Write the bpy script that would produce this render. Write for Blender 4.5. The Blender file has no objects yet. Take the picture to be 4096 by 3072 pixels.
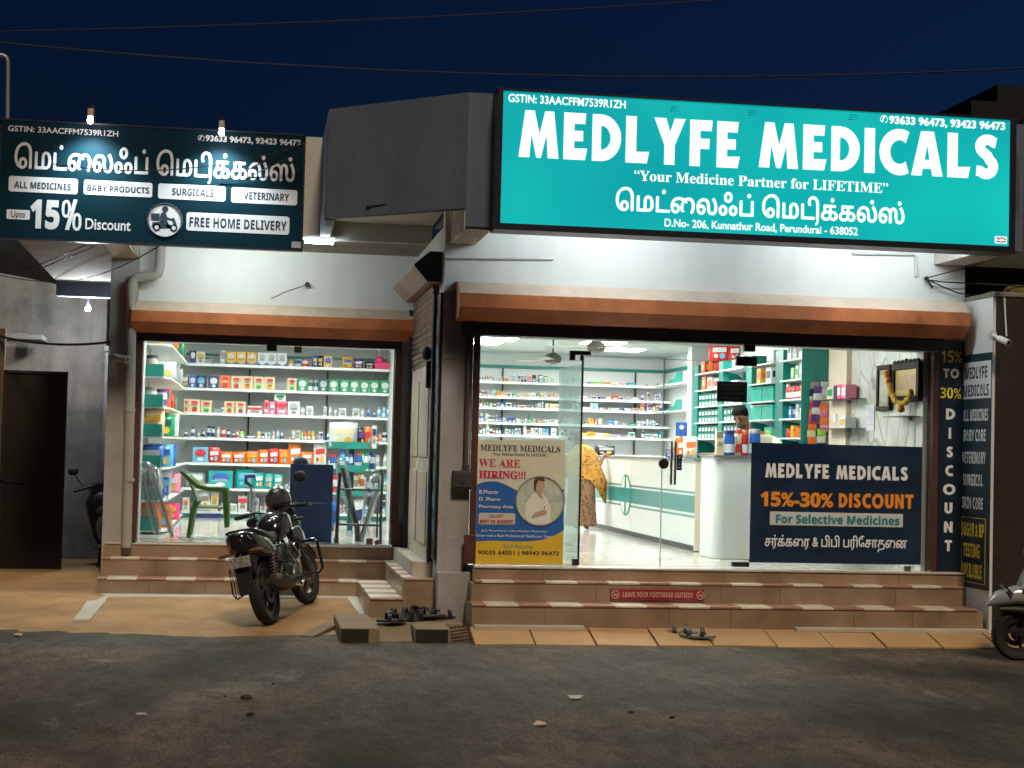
import bpy, bmesh, math, random
from mathutils import Vector, Matrix, noise
PI = math.pi; R = math.radians
rnd = random.Random(11)
sc = bpy.context.scene
COL = sc.collection

# ---------------------------------------------------------------- camera
F = 6571.5; YAW = .153174; PIT = .03979918; ROL = .0250453; EYE = 1.75
CR = Matrix.Rotation(-YAW, 3, 'Z') @ Matrix.Rotation(PI / 2 + PIT, 3, 'X') @ Matrix.Rotation(ROL, 3, 'Z')
cd = bpy.data.cameras.new('camera'); co = bpy.data.objects.new('camera', cd); COL.objects.link(co)
cd.sensor_width = 36; cd.lens = 36 * F / 4096; cd.clip_end = 1500; cd.clip_start = .1
co.matrix_world = Matrix.Translation((0, 0, EYE)) @ CR.to_4x4()
sc.camera = co
# ---------------------------------------------------------------- sky, street light, exposure
w = bpy.data.worlds.new('World'); sc.world = w; w.use_nodes = True
nt = w.node_tree; bg = nt.nodes['Background']
sky = nt.nodes.new('ShaderNodeTexSky'); sky.sky_type = 'NISHITA'; sky.sun_disc = False
sky.sun_elevation = R(-.5); sky.sun_rotation = R(60); sky.altitude = 200; sky.ozone_density = 6; sky.air_density = 1.4; sky.dust_density = .6
nt.links.new(sky.outputs[0], bg.inputs[0]); bg.inputs[1].default_value = .050
sd = bpy.data.lights.new('sun', 'SUN'); so = bpy.data.objects.new('sun', sd); COL.objects.link(so)
sd.energy = 1.05; sd.angle = R(9); sd.color = (1, .80, .56)
so.rotation_euler = (-Vector((.06, -.66, .75))).to_track_quat('-Z', 'Y').to_euler()
sc.view_settings.view_transform = 'Standard'; sc.view_settings.look = 'None'
sc.view_settings.exposure = .85; sc.view_settings.gamma = 1
sc.render.engine = 'CYCLES'
cy = sc.cycles
cy.use_denoising = True; cy.max_bounces = 7; cy.diffuse_bounces = 4; cy.glossy_bounces = 3; cy.transmission_bounces = 4
cy.transparent_max_bounces = 12; cy.sample_clamp_indirect = 4; cy.caustics_reflective = False; cy.caustics_refractive = False

# ---------------------------------------------------------------- pixel -> place
def ray(px, py): return CR @ Vector(((px - 2048) / F, -(py - 1536) / F, -1))
def PY(px, py, Y): d = ray(px, py); return Vector((0, 0, EYE)) + d * (Y / d.y)
def PX(px, py, X): d = ray(px, py); return Vector((0, 0, EYE)) + d * (X / d.x)
def PZ(px, py, Z): d = ray(px, py); return Vector((0, 0, EYE)) + d * ((Z - EYE) / d.z)

# ---------------------------------------------------------------- materials
MC = {}
def M(name, col, rough=.6, metal=0., var=0., scale=6., bump=0., bscale=60., emit=0., spec=.5, col2=None, coat=0., detail=4, stretch=None):
    if name in MC: return MC[name]
    m = bpy.data.materials.new(name); m.use_nodes = True; t = m.node_tree; b = t.nodes['Principled BSDF']
    c = (*col, 1)
    b.inputs['Base Color'].default_value = c; b.inputs['Roughness'].default_value = rough; b.inputs['Metallic'].default_value = metal
    b.inputs['Specular IOR Level'].default_value = spec; b.inputs['Coat Weight'].default_value = coat
    tc = t.nodes.new('ShaderNodeTexCoord'); src = tc.outputs['Object']
    if stretch:
        mp = t.nodes.new('ShaderNodeMapping'); mp.inputs['Scale'].default_value = stretch; t.links.new(src, mp.inputs[0]); src = mp.outputs[0]
    if var or col2:
        n = t.nodes.new('ShaderNodeTexNoise'); n.inputs['Scale'].default_value = scale; n.inputs['Detail'].default_value = detail; n.inputs['Roughness'].default_value = .62
        t.links.new(src, n.inputs['Vector'])
        r = t.nodes.new('ShaderNodeValToRGB'); r.color_ramp.elements[0].position = .32; r.color_ramp.elements[1].position = .68
        c2 = col2 or tuple(min(1, x * (1 + var)) for x in col)
        c1 = col if col2 else tuple(x * (1 - var) for x in col)
        r.color_ramp.elements[0].color = (*c1, 1); r.color_ramp.elements[1].color = (*c2, 1)
        t.links.new(n.outputs['Fac'], r.inputs[0]); t.links.new(r.outputs[0], b.inputs['Base Color'])
        if emit: t.links.new(r.outputs[0], b.inputs['Emission Color'])
    elif emit: b.inputs['Emission Color'].default_value = c
    b.inputs['Emission Strength'].default_value = emit
    if bump:
        n2 = t.nodes.new('ShaderNodeTexNoise'); n2.inputs['Scale'].default_value = bscale; n2.inputs['Detail'].default_value = 5
        t.links.new(src, n2.inputs['Vector'])
        bp = t.nodes.new('ShaderNodeBump'); bp.inputs['Strength'].default_value = bump; bp.inputs['Distance'].default_value = .02
        t.links.new(n2.outputs['Fac'], bp.inputs['Height']); t.links.new(bp.outputs[0], b.inputs['Normal'])
    MC[name] = m; return m
def nodes(m): return m.node_tree, m.node_tree.nodes['Principled BSDF']
def add(t, typ, **kw):
    n = t.nodes.new('ShaderNode' + typ)
    for k, v in kw.items(): setattr(n, k, v)
    return n
def glass_mat(name, tint, refl, rough=0.):
    m = bpy.data.materials.new(name); m.use_nodes = True; t = m.node_tree; t.nodes.remove(t.nodes['Principled BSDF'])
    tr = add(t, 'BsdfTransparent'); tr.inputs[0].default_value = (*tint, 1)
    gl = add(t, 'BsdfGlossy'); gl.inputs['Roughness'].default_value = rough
    mx = add(t, 'MixShader'); lw = add(t, 'LayerWeight'); lw.inputs[0].default_value = .35
    ma = add(t, 'Math', operation='MULTIPLY_ADD'); ma.inputs[1].default_value = .5; ma.inputs[2].default_value = refl
    t.links.new(lw.outputs['Fresnel'], ma.inputs[0]); t.links.new(ma.outputs[0], mx.inputs[0])
    t.links.new(tr.outputs[0], mx.inputs[1]); t.links.new(gl.outputs[0], mx.inputs[2])
    t.links.new(mx.outputs[0], t.nodes['Material Output'].inputs[0]); MC[name] = m; return m
GLASS = glass_mat('clear_glass', (.96, .985, .975), .0)
GLASS2 = glass_mat('green_edge_glass', (.74, .84, .81), .10, .05)
PLASTIC = glass_mat('clear_plastic_wrap', (.93, .95, .96), .07, .25)

# stained plaster: noise mottling, vertical runs, fine grain
def plaster(name, col, dark, amount=.5, bump=.12, runs=.5):
    m = M(name, col, .85, bump=bump, bscale=35); t, b = nodes(m)
    tc = add(t, 'TexCoord'); mp = add(t, 'Mapping'); mp.inputs['Scale'].default_value = (2.2, 2.2, .25)
    t.links.new(tc.outputs['Object'], mp.inputs[0])
    n1 = add(t, 'TexNoise'); n1.inputs['Scale'].default_value = 2.1; n1.inputs['Detail'].default_value = 7; n1.inputs['Roughness'].default_value = .65
    n2 = add(t, 'TexNoise'); n2.inputs['Scale'].default_value = 1.5; n2.inputs['Detail'].default_value = 5
    t.links.new(tc.outputs['Object'], n1.inputs['Vector']); t.links.new(mp.outputs[0], n2.inputs['Vector'])
    a = add(t, 'Math', operation='MULTIPLY_ADD'); a.inputs[1].default_value = runs; t.links.new(n2.outputs['Fac'], a.inputs[0])
    s = add(t, 'Math', operation='MULTIPLY'); s.inputs[1].default_value = 1 - runs; t.links.new(n1.outputs['Fac'], s.inputs[0]); t.links.new(s.outputs[0], a.inputs[2])
    r = add(t, 'ValToRGB'); e = r.color_ramp.elements; e[0].position = .36; e[1].position = .36 + .3
    mix = tuple(d * amount + c * (1 - amount) for c, d in zip(col, dark))
    e[0].color = (*mix, 1); e[1].color = (*col, 1)
    t.links.new(a.outputs[0], r.inputs[0]); t.links.new(r.outputs[0], b.inputs['Base Color']); return m
WALLW = plaster('white_plaster', (.82, .84, .82), (.58, .58, .54), .35)
WALLG = plaster('grey_plaster', (.45, .45, .46), (.2, .19, .19), .75, .2)
PARA = plaster('parapet_plaster', (.135, .17, .25), (.085, .105, .16), .7, .2, .7)
ALLEYW = plaster('old_limewash', (.27, .265, .25), (.06, .06, .06), .85, .3)
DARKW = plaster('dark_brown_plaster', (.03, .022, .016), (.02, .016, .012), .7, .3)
NEIGH = plaster('mossy_plaster', (.07, .075, .05), (.03, .03, .02), .7, .3)
INW = M('interior_white', (.78, .81, .8), .5)
INC = M('interior_ceiling', (.62, .66, .65), .8)
INB = M('interior_beige', (.72, .6, .5), .6, var=.04)

# ---------------------------------------------------------------- geometry collector
class G:
    def __init__(s): s.v = []; s.f = []; s.m = []
    def poly(s, pts, mi=0):
        i = len(s.v); s.v += [Vector(p) for p in pts]; s.f.append(tuple(range(i, i + len(pts)))); s.m.append(mi); return s
    def raw(s, vs, fs, mi=0):
        i = len(s.v); s.v += [Vector(p) for p in vs]
        for f in fs: s.f.append(tuple(j + i for j in f)); s.m.append(mi)
        return s
    def box(s, x0, x1, y0, y1, z0, z1, mi=0):
        v = [(x, y, z) for z in (z0, z1) for y in (y0, y1) for x in (x0, x1)]
        return s.raw(v, [(0, 2, 3, 1), (4, 5, 7, 6), (0, 1, 5, 4), (2, 6, 7, 3), (0, 4, 6, 2), (1, 3, 7, 5)], mi)
    def prism(s, pts, ext, mi=0):
        n = len(pts); e = Vector(ext); p = [Vector(q) for q in pts]
        return s.raw(p + [q + e for q in p], [tuple(range(n))[::-1], tuple(range(n, 2 * n))] + [(i, (i + 1) % n, n + (i + 1) % n, n + i) for i in range(n)], mi)
    def tube(s, pts, r, n=8, mi=0, closed=False):
        P = [Vector(p) for p in pts]; k = len(P); rr = r if isinstance(r, (list, tuple)) else [r] * k
        vs = []; fs = []; pu = None
        for i in range(k):
            if closed: d = P[(i + 1) % k] - P[i - 1]
            else: d = P[min(i + 1, k - 1)] - P[max(i - 1, 0)]
            d = d.normalized() if d.length > 1e-9 else Vector((0, 0, 1))
            if pu is None: pu = d.cross(Vector((0, 0, 1)) if abs(d.z) < .9 else Vector((1, 0, 0)))
            u = (pu - d * pu.dot(d))
            u = u.normalized() if u.length > 1e-6 else d.orthogonal().normalized()
            pu = u; q = d.cross(u)
            vs += [P[i] + (u * math.cos(2 * PI * j / n) + q * math.sin(2 * PI * j / n)) * rr[i] for j in range(n)]
        for i in range(k if closed else k - 1):
            for j in range(n):
                a = i * n + j; b = i * n + (j + 1) % n; c = ((i + 1) % k) * n
                fs.append((a, b, c + (j + 1) % n, c + j))
        if not closed: fs += [tuple(range(n))[::-1], tuple((k - 1) * n + j for j in range(n))]
        return s.raw(vs, fs, mi)
    def lathe(s, prof, c, n=14, ax='z', mi=0, sy=1.):
        c = Vector(c); vs = []; fs = []; k = len(prof)
        for r, h in prof:
            for j in range(n):
                a = 2 * PI * j / n; x, y = r * math.cos(a), r * math.sin(a) * sy
                vs.append(c + (Vector((x, y, h)) if ax == 'z' else Vector((x, h, y)) if ax == 'y' else Vector((h, x, y))))
        for i in range(k - 1):
            for j in range(n):
                fs.append((i * n + j, i * n + (j + 1) % n, (i + 1) * n + (j + 1) % n, (i + 1) * n + j))
        fs += [tuple(range(n))[::-1], tuple((k - 1) * n + j for j in range(n))]
        return s.raw(vs, fs, mi)
    def ring(s, prof, c, n=32, ax='y', mi=0):          # closed profile (r,h) swept round an axis
        c = Vector(c); vs = []; fs = []; k = len(prof)
        for j in range(n):
            a = 2 * PI * j / n
            for r, h in prof:
                x, z = r * math.cos(a), r * math.sin(a)
                vs.append(c + (Vector((x, h, z)) if ax == 'y' else Vector((x, z, h))))
        for j in range(n):
            for i in range(k):
                fs.append((j * k + i, j * k + (i + 1) % k, ((j + 1) % n) * k + (i + 1) % k, ((j + 1) % n) * k + i))
        return s.raw(vs, fs, mi)
    def loft(s, secs, n=14, mi=0, p=2.4):               # secs: (x, yc, zc, ry, rz)
        vs = []; fs = []; k = len(secs)
        for x, yc, zc, ry, rz in secs:
            for j in range(n):
                a = 2 * PI * j / n; ca, sa = math.cos(a), math.sin(a)
                vs.append((x, yc + ry * math.copysign(abs(ca) ** (2 / p), ca), zc + rz * math.copysign(abs(sa) ** (2 / p), sa)))
        for i in range(k - 1):
            for j in range(n):
                fs.append((i * n + j, i * n + (j + 1) % n, (i + 1) * n + (j + 1) % n, (i + 1) * n + j))
        fs += [tuple(range(n))[::-1], tuple((k - 1) * n + j for j in range(n))]
        return s.raw(vs, fs, mi)
    def ball(s, c, rx, ry, rz, n=14, k=9, mi=0):
        prof = [(math.sin(PI * i / k), -math.cos(PI * i / k)) for i in range(k + 1)]
        c = Vector(c); vs = []; fs = []
        for r, h in prof:
            for j in range(n): vs.append(c + Vector((r * rx * math.cos(2 * PI * j / n), r * ry * math.sin(2 * PI * j / n), h * rz)))
        for i in range(k):
            for j in range(n): fs.append((i * n + j, i * n + (j + 1) % n, (i + 1) * n + (j + 1) % n, (i + 1) * n + j))
        return s.raw(vs, fs, mi)
    def disc(s, c, r, n=28, mi=0, rz=None):              # flat disc facing -y
        return s.poly([(c[0] + r * math.cos(2 * PI * j / n), c[1], c[2] + (rz or r) * math.sin(2 * PI * j / n)) for j in range(n)], mi)
    def pillow(s, x0, x1, y0, y1, z0, z1, mi=0, seed=0, lump=.12, n=7):
        vs = []; fs = []; rr = random.Random(seed); cx, cy_, cz = (x0 + x1) / 2, (y0 + y1) / 2, (z0 + z1) / 2
        bm = bmesh.new(); bmesh.ops.create_cube(bm, size=2); bmesh.ops.subdivide_edges(bm, edges=bm.edges[:], cuts=n - 3, use_grid_fill=True)
        o = Vector((rr.random() * 50, rr.random() * 50, 0))
        for v in bm.verts:
            q = v.co.copy(); e = max(abs(q.x), abs(q.z)) ; f = 1 - .3 * min(abs(q.x), abs(q.z)) ** 3
            th = .35 + .65 * (1 - abs(q.x) ** 4) ** .5 * (1 - abs(q.z) ** 6) ** .5 if e < 1 else .35
            q = Vector((q.x * (.94 + .06 * f), q.y * th, q.z * (.93 + .07 * f)))
            q += noise.noise_vector(v.co * 1.7 + o) * lump
            v.co = Vector((cx + q.x * (x1 - x0) / 2, cy_ + q.y * (y1 - y0) / 2, cz + q.z * (z1 - z0) / 2))
        bm.verts.ensure_lookup_table(); zm = min(v.co.z for v in bm.verts)
        vs = [v.co + Vector((0, 0, z0 - zm)) for v in bm.verts]; fs = [tuple(v.index for v in f.verts) for f in bm.faces]; bm.free()
        return s.raw(vs, fs, mi)

WORLD = {}
def build(name, g, mats, parent=None, local=False, smooth=0, bev=0., kind=None, label=None, cat=None, group=None, org=None):
    me = bpy.data.meshes.new(name); o = bpy.data.objects.new(name, me); COL.objects.link(o)
    if parent is not None:
        off = Vector((0, 0, 0)) if local else WORLD[parent]; o.parent = parent; WORLD[o] = off
    else:
        if local: off = Vector((0, 0, 0))
        elif org is not None: off = Vector(org)
        else:
            lo = [min(v[i] for v in g.v) for i in range(3)]; hi = [max(v[i] for v in g.v) for i in range(3)]
            off = Vector(((lo[0] + hi[0]) / 2, (lo[1] + hi[1]) / 2, lo[2]))
        o.location = off; WORLD[o] = off
    me.from_pydata([v - off for v in g.v], [], g.f)
    mats = mats if isinstance(mats, (list, tuple)) else [mats]
    for m in mats: me.materials.append(m)
    if len(mats) > 1: me.polygons.foreach_set('material_index', g.m)
    bm = bmesh.new(); bm.from_mesh(me); bmesh.ops.recalc_face_normals(bm, faces=bm.faces[:]); bm.to_mesh(me); bm.free()
    if smooth:
        me.polygons.foreach_set('use_smooth', [True] * len(me.polygons)); me.set_sharp_from_angle(angle=R(smooth))
    if bev:
        b = o.modifiers.new('bevel', 'BEVEL'); b.width = bev; b.segments = 2; b.limit_method = 'ANGLE'; b.angle_limit = R(40)
    if kind: o['kind'] = kind
    if label: o['label'] = label
    if cat: o['category'] = cat
    if group: o['group'] = group
    return o
def thing(name, label, cat, loc=(0, 0, 0), group=None):
    o = bpy.data.objects.new(name, None); COL.objects.link(o); o.location = loc; WORLD[o] = Vector(loc); o.empty_display_size = .1
    o['label'] = label; o['category'] = cat
    if group: o['group'] = group
    return o
def struct(name, g, mats, **k): return build(name, g, mats, kind='structure', **k)

# ---------------------------------------------------------------- lettering
TC = {}
def text_geo(body, off=0., kern=None):
    key = (body, off, str(kern))
    if key in TC: return TC[key]
    c = bpy.data.curves.new('lettering', 'FONT'); c.body = body; c.size = 1; c.offset = off; c.resolution_u = 4
    if kern:
        for i, k in kern.items(): c.body_format[i].kerning = k
    o = bpy.data.objects.new('lettering', c); COL.objects.link(o)
    dg = bpy.context.evaluated_depsgraph_get(); me = o.evaluated_get(dg).to_mesh()
    vs = [(v.co.x, v.co.y) for v in me.vertices]; fs = [tuple(p.vertices) for p in me.polygons]
    o.evaluated_get(dg).to_mesh_clear(); bpy.data.objects.remove(o); bpy.data.curves.remove(c)
    TC[key] = (vs, fs); return TC[key]
def put(g, vs, fs, o, u, v, mi=0):
    xs = [p[0] for p in vs]; ys = [p[1] for p in vs]; x0, x1, y0, y1 = min(xs), max(xs), min(ys), max(ys)
    o, u, v = Vector(o), Vector(u), Vector(v)
    g.raw([o + u * ((p[0] - x0) / (x1 - x0)) + v * ((p[1] - y0) / (y1 - y0)) for p in vs], fs, mi)
def sb(t): return ''.join(chr(0x1D5D4 + ord(c) - 65) if 'A' <= c <= 'Z' else chr(0x1D5EE + ord(c) - 97) if 'a' <= c <= 'z' else chr(0x1D7EC + ord(c) - 48) if '0' <= c <= '9' else c for c in t)
def se(t): return ''.join(chr(0x1D400 + ord(c) - 65) if 'A' <= c <= 'Z' else chr(0x1D41A + ord(c) - 97) if 'a' <= c <= 'z' else chr(0x1D7CE + ord(c) - 48) if '0' <= c <= '9' else c for c in t)
def rect(pxl, pyb, pyt, pxr, Y):                         # left-baseline, left-top, right end in the photo, on the wall plane y = Y
    a = PY(pxl, pyb, Y); b = PY(pxl, pyt, Y); c = PY(pxr, pyb, Y)
    return Vector((a.x, Y, a.z)), Vector((c.x - a.x, 0, 0)), Vector((0, 0, b.z - a.z))
def line(parent, mat, body, pxl, pyb, pyt, pxr, Y, off=0., kern=None, name='lettering'):
    g = G(); o, u, v = rect(pxl, pyb, pyt, pxr, Y)
    if any('\u0b80' < c < '\u0bff' for c in body):         # Tamil: thickened by close copies (an offset would break its loops)
        vs, fs = text_geo(body, 0., kern); e = off * v.z
        if 'ட\u0bbf' in body:
            xm = max(p[0] for p in text_geo(body[:body.index('ட\u0bbf') + 2])[0]); i = len(vs); t = [(xm - .03, .04), (xm - .035, -.08), (xm - .07, -.17), (xm - .14, -.19)]
            y0, y1 = min(p[1] for p in vs), max(p[1] for p in vs); x0, x1 = min(p[0] for p in vs), max(p[0] for p in vs)
            for q in ribbon(t, .085): g.poly([o + u * ((a - x0) / (x1 - x0)) + v * ((b - y0) / (y1 - y0)) + Vector((0, .0009, 0)) for a, b in q])
        for k, (a, b) in enumerate(((0, 0), (1, 0), (-1, 0), (0, 1), (0, -1), (.7, .7), (-.7, -.7))): put(g, vs, fs, o + Vector((a * e, k * .0004, b * e)), u, v)
        return build(name, g, mat, parent)
    put(g, *text_geo(body, off, kern), o, u, v); return build(name, g, mat, parent)
def arc(cx, cy_, rx, ry, a0, a1, n=12): return [(cx + rx * math.cos(R(a0 + (a1 - a0) * i / n)), cy_ + ry * math.sin(R(a0 + (a1 - a0) * i / n))) for i in range(n + 1)]
def strip(a, b): return [[a[i], a[i + 1], b[i + 1], b[i]] for i in range(len(a) - 1)]
def ribbon(pts, wd):
    L = []; Q = []
    for i, p in enumerate(pts):
        a = pts[max(i - 1, 0)]; b = pts[min(i + 1, len(pts) - 1)]; dx, dy = b[0] - a[0], b[1] - a[1]; l = math.hypot(dx, dy) or 1
        L.append((p[0] - dy / l * wd / 2, p[1] + dx / l * wd / 2)); Q.append((p[0] + dy / l * wd / 2, p[1] - dx / l * wd / 2))
    return strip(L, Q)
CH = {
 'M': (.9, [[(0, 0), (.13, 1), (.34, 1), (.46, .5), (.58, 1), (.78, 1), (.9, 0), (.66, 0), (.62, .5), (.5, 0), (.4, 0), (.28, .5), (.24, 0)]]),
 'E': (.54, [[(0, 0), (0, 1), (.5, 1), (.48, .77), (.24, .77), (.24, .62), (.44, .62), (.44, .4), (.24, .4), (.24, .24), (.54, .25), (.49, 0)]]),
 'L': (.54, [[(0, 0), (0, 1), (.24, 1), (.24, .24), (.54, .25), (.49, 0)]]),
 'Y': (.72, [[(0, 1), (.27, 1), (.37, .7), (.47, 1), (.72, 1), (.48, .42), (.48, 0), (.24, 0), (.24, .42)]]),
 'F': (.52, [[(0, 0), (0, 1), (.52, 1), (.5, .77), (.24, .77), (.24, .6), (.46, .6), (.45, .38), (.24, .38), (.24, 0)]]),
 'I': (.24, [[(0, 0), (0, 1), (.24, 1), (.24, 0)]]),
 'N': (.68, [[(0, 0), (0, 1), (.22, 1), (.45, .45), (.45, 1), (.68, 1), (.68, 0), (.46, 0), (.23, .55), (.23, 0)]]),
 'T': (.64, [[(.2, 0), (.2, .77), (0, .77), (0, 1), (.64, 1), (.64, .77), (.44, .77), (.44, 0)]]),
 'A': (.74, [[(0, 0), (.22, 1), (.37, 1), (.37, .7), (.31, .36), (.37, .36), (.37, .16), (.27, .16), (.24, 0)], [(.74, 0), (.52, 1), (.37, 1), (.37, .7), (.43, .36), (.37, .36), (.37, .16), (.47, .16), (.5, 0)]]),
 'D': (.66, [[(0, 0), (0, 1), (.2, 1), (.2, 0)]] + strip([(.2, 1)] + arc(.2, .5, .46, .5, 90, -90, 14) + [(.2, 0)], [(.2, .76)] + arc(.2, .5, .22, .26, 90, -90, 14) + [(.2, .24)])),
 'C': (.64, strip(arc(.47, .5, .47, .52, 62, 298, 18), arc(.47, .5, .22, .27, 50, 310, 18))),
 'O': (.9, strip(arc(.45, .5, .45, .52, 0, 360, 28), arc(.45, .5, .21, .27, 0, 360, 28))),
 'U': (.66, ribbon([(.12, 1), (.12, .4)] + arc(.33, .34, .21, .22, 180, 360, 10) + [(.54, .4), (.54, 1)], .24)),
 'S': (.56, ribbon([(.5, .82)] + arc(.3, .73, .18, .16, 40, 230, 9) + [(.3, .52)] + arc(.27, .28, .17, .17, 60, -140, 9) + [(.04, .18)], .235)),
}
def chunky_geo(word):
    x = 0; vs = []; fs = []
    for c in word:
        wd, polys = CH[c]
        for p in polys:
            i = len(vs); vs += [(x + a, b) for a, b in p]; fs.append(tuple(range(i, i + len(p))))
        x += wd + .11
    return vs, fs
def chunky(parent, mat, word, pxl, pyb, pyt, pxr, Y):
    g = G(); o, u, v = rect(pxl, pyb, pyt, pxr, Y); put(g, *chunky_geo(word), o, u, v); return build('lettering', g, mat, parent)
# ================================================================ SETTING
FL = .612
def stripes(name, axis, per, a, b, rough=.35, off=0.):
    m = M(name, a, rough); t, bs = nodes(m)
    tc = add(t, 'TexCoord'); sp = add(t, 'SeparateXYZ'); t.links.new(tc.outputs['Object'], sp.inputs[0])
    mu = add(t, 'Math', operation='MULTIPLY_ADD'); mu.inputs[1].default_value = 1 / per; mu.inputs[2].default_value = 50 + off; t.links.new(sp.outputs[axis], mu.inputs[0])
    fr = add(t, 'Math', operation='FRACT'); t.links.new(mu.outputs[0], fr.inputs[0])
    gt = add(t, 'Math', operation='GREATER_THAN'); gt.inputs[1].default_value = .5; t.links.new(fr.outputs[0], gt.inputs[0])
    n = add(t, 'TexNoise'); n.inputs['Scale'].default_value = 9; n.inputs['Detail'].default_value = 5; t.links.new(tc.outputs['Object'], n.inputs['Vector'])
    mx = add(t, 'Mix', data_type='RGBA'); mx.inputs[6].default_value = (*a, 1); mx.inputs[7].default_value = (*b, 1); t.links.new(gt.outputs[0], mx.inputs[0])
    m2 = add(t, 'Mix', data_type='RGBA', blend_type='MULTIPLY'); m2.inputs[0].default_value = .55; t.links.new(mx.outputs[2], m2.inputs[6])
    r = add(t, 'ValToRGB'); r.color_ramp.elements[0].position = .3; r.color_ramp.elements[1].position = .6; r.color_ramp.elements[0].color = (.5, .46, .42, 1)
    t.links.new(n.outputs['Fac'], r.inputs[0]); t.links.new(r.outputs[0], m2.inputs[7]); t.links.new(m2.outputs[2], bs.inputs['Base Color']); return m
TREADX = stripes('striped_tread_tile', 'X', .62, (.70, .64, .53), (.36, .20, .135))
TREADY = stripes('striped_side_tread_tile', 'Y', .56, (.78, .74, .66), (.38, .24, .18))
RISER = plaster('riser_tile', (.38, .27, .185), (.17, .115, .08), .8, .03, .35); nodes(RISER)[1].inputs['Roughness'].default_value = .32
APRON = plaster('earthy_concrete', (.45, .27, .12), (.23, .135, .065), .8, .35, .1)
PAVE = plaster('terracotta_paving', (.46, .28, .13), (.3, .18, .085), .6, .15, .1)
CEMENT = plaster('pale_cement', (.55, .53, .47), (.3, .28, .24), .6, .2)

def asphalt():
    m = M('dusty_asphalt', (.06, .055, .05), .8); t, b = nodes(m); tc = add(t, 'TexCoord')
    def nz(scale, detail, sx=1., sy=1., rough=.6):
        mp = add(t, 'Mapping'); mp.inputs['Scale'].default_value = (sx, sy, 1); t.links.new(tc.outputs['Object'], mp.inputs[0])
        n = add(t, 'TexNoise'); n.inputs['Scale'].default_value = scale; n.inputs['Detail'].default_value = detail; n.inputs['Roughness'].default_value = rough
        t.links.new(mp.outputs[0], n.inputs['Vector']); return n.outputs['Fac']
    def ramp(src, stops):
        r = add(t, 'ValToRGB'); e = r.color_ramp.elements
        while len(e) < len(stops): e.new(.5)
        for q, (p, c) in zip(e, stops): q.position = p; q.color = (*c, 1)
        t.links.new(src, r.inputs[0]); return r.outputs[0]
    def mix(a, bb, f, blend='MIX', fac=None):
        x = add(t, 'Mix', data_type='RGBA', blend_type=blend)
        if fac is not None: x.inputs[0].default_value = fac
        else: t.links.new(f, x.inputs[0])
        t.links.new(a, x.inputs[6]); t.links.new(bb, x.inputs[7]); return x.outputs[2]
    base = ramp(nz(.8, 8, .9, .5), [(.36, (.036, .034, .025)), (.47, (.078, .072, .054)), (.53, (.104, .082, .06)), (.66, (.165, .13, .09))])
    grain = ramp(nz(60, 3, 1., .4), [(.34, (.3, .3, .3)), (.5, (.85, .85, .85)), (.66, (1.6, 1.55, 1.45))])
    grit = ramp(nz(7, 8, 1., .4, .8), [(.36, (.3, .29, .28)), (.52, (.95, .95, .95)), (.70, (1.5, 1.45, 1.38))])
    c = mix(base, grain, None, 'MULTIPLY', .75); c = mix(c, grit, None, 'MULTIPLY', .85)
    scar = ramp(nz(1.5, 9, .8, .35, .72), [(.60, (0, 0, 0)), (.72, (1, 1, 1))])
    pal = add(t, 'RGB'); pal.outputs[0].default_value = (.27, .25, .22, 1)
    s2 = add(t, 'Math', operation='MULTIPLY'); s2.inputs[1].default_value = .8; t.links.new(scar, s2.inputs[0])
    c = mix(c, pal.outputs[0], s2.outputs[0])
    # a worn, dusty scrape crossing the road at a slant
    ge = add(t, 'NewGeometry')
    for (a_, b_, wd_, st_) in ((PZ(560, 2890, -.05), PZ(1120, 2680, -.05), .30, .75), (PZ(330, 2640, -.05), PZ(520, 2640, -.05), .12, .8), (PZ(1930, 3060, -.05), PZ(2130, 3010, -.05), .16, .6), (PZ(2060, 2600, -.05), PZ(2330, 2606, -.05), .10, .6)):
        d = (b_ - a_); L_ = d.length; d = d / L_; n_ = Vector((-d.y, d.x, 0)); m_ = (a_ + b_) / 2
        sb_ = add(t, 'VectorMath', operation='SUBTRACT'); sb_.inputs[1].default_value = m_; t.links.new(ge.outputs['Position'], sb_.inputs[0])
        def proj(ax, k):
            v = add(t, 'VectorMath', operation='DOT_PRODUCT'); v.inputs[1].default_value = ax / k; t.links.new(sb_.outputs[0], v.inputs[0])
            p = add(t, 'Math', operation='MULTIPLY'); t.links.new(v.outputs['Value'], p.inputs[0]); t.links.new(v.outputs['Value'], p.inputs[1]); return p.outputs[0]
        sm = add(t, 'Math', operation='ADD'); t.links.new(proj(d, L_ / 2), sm.inputs[0]); t.links.new(proj(n_, wd_), sm.inputs[1])
        iv = add(t, 'Math', operation='SUBTRACT', use_clamp=True); iv.inputs[0].default_value = 1; t.links.new(sm.outputs[0], iv.inputs[1])
        r_ = ramp(nz(5, 9, 1., .6, .8), [(.42, (0, 0, 0)), (.60, (1, 1, 1))])
        mu = add(t, 'Math', operation='MULTIPLY'); t.links.new(iv.outputs[0], mu.inputs[0]); t.links.new(r_, mu.inputs[1])
        m3 = add(t, 'Math', operation='MULTIPLY', use_clamp=True); m3.inputs[1].default_value = st_; t.links.new(mu.outputs[0], m3.inputs[0]); c = mix(c, pal.outputs[0], m3.outputs[0])
    t.links.new(c, b.inputs['Base Color'])
    bp = add(t, 'Bump'); bp.inputs['Strength'].default_value = .9; bp.inputs['Distance'].default_value = .02
    ad = add(t, 'Math', operation='ADD'); t.links.new(nz(55, 4, 1, .5), ad.inputs[0]); t.links.new(nz(8, 7, 1, .45), ad.inputs[1]); t.links.new(ad.outputs[0], bp.inputs['Height']); t.links.new(bp.outputs[0], b.inputs['Normal'])
    return m
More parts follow.
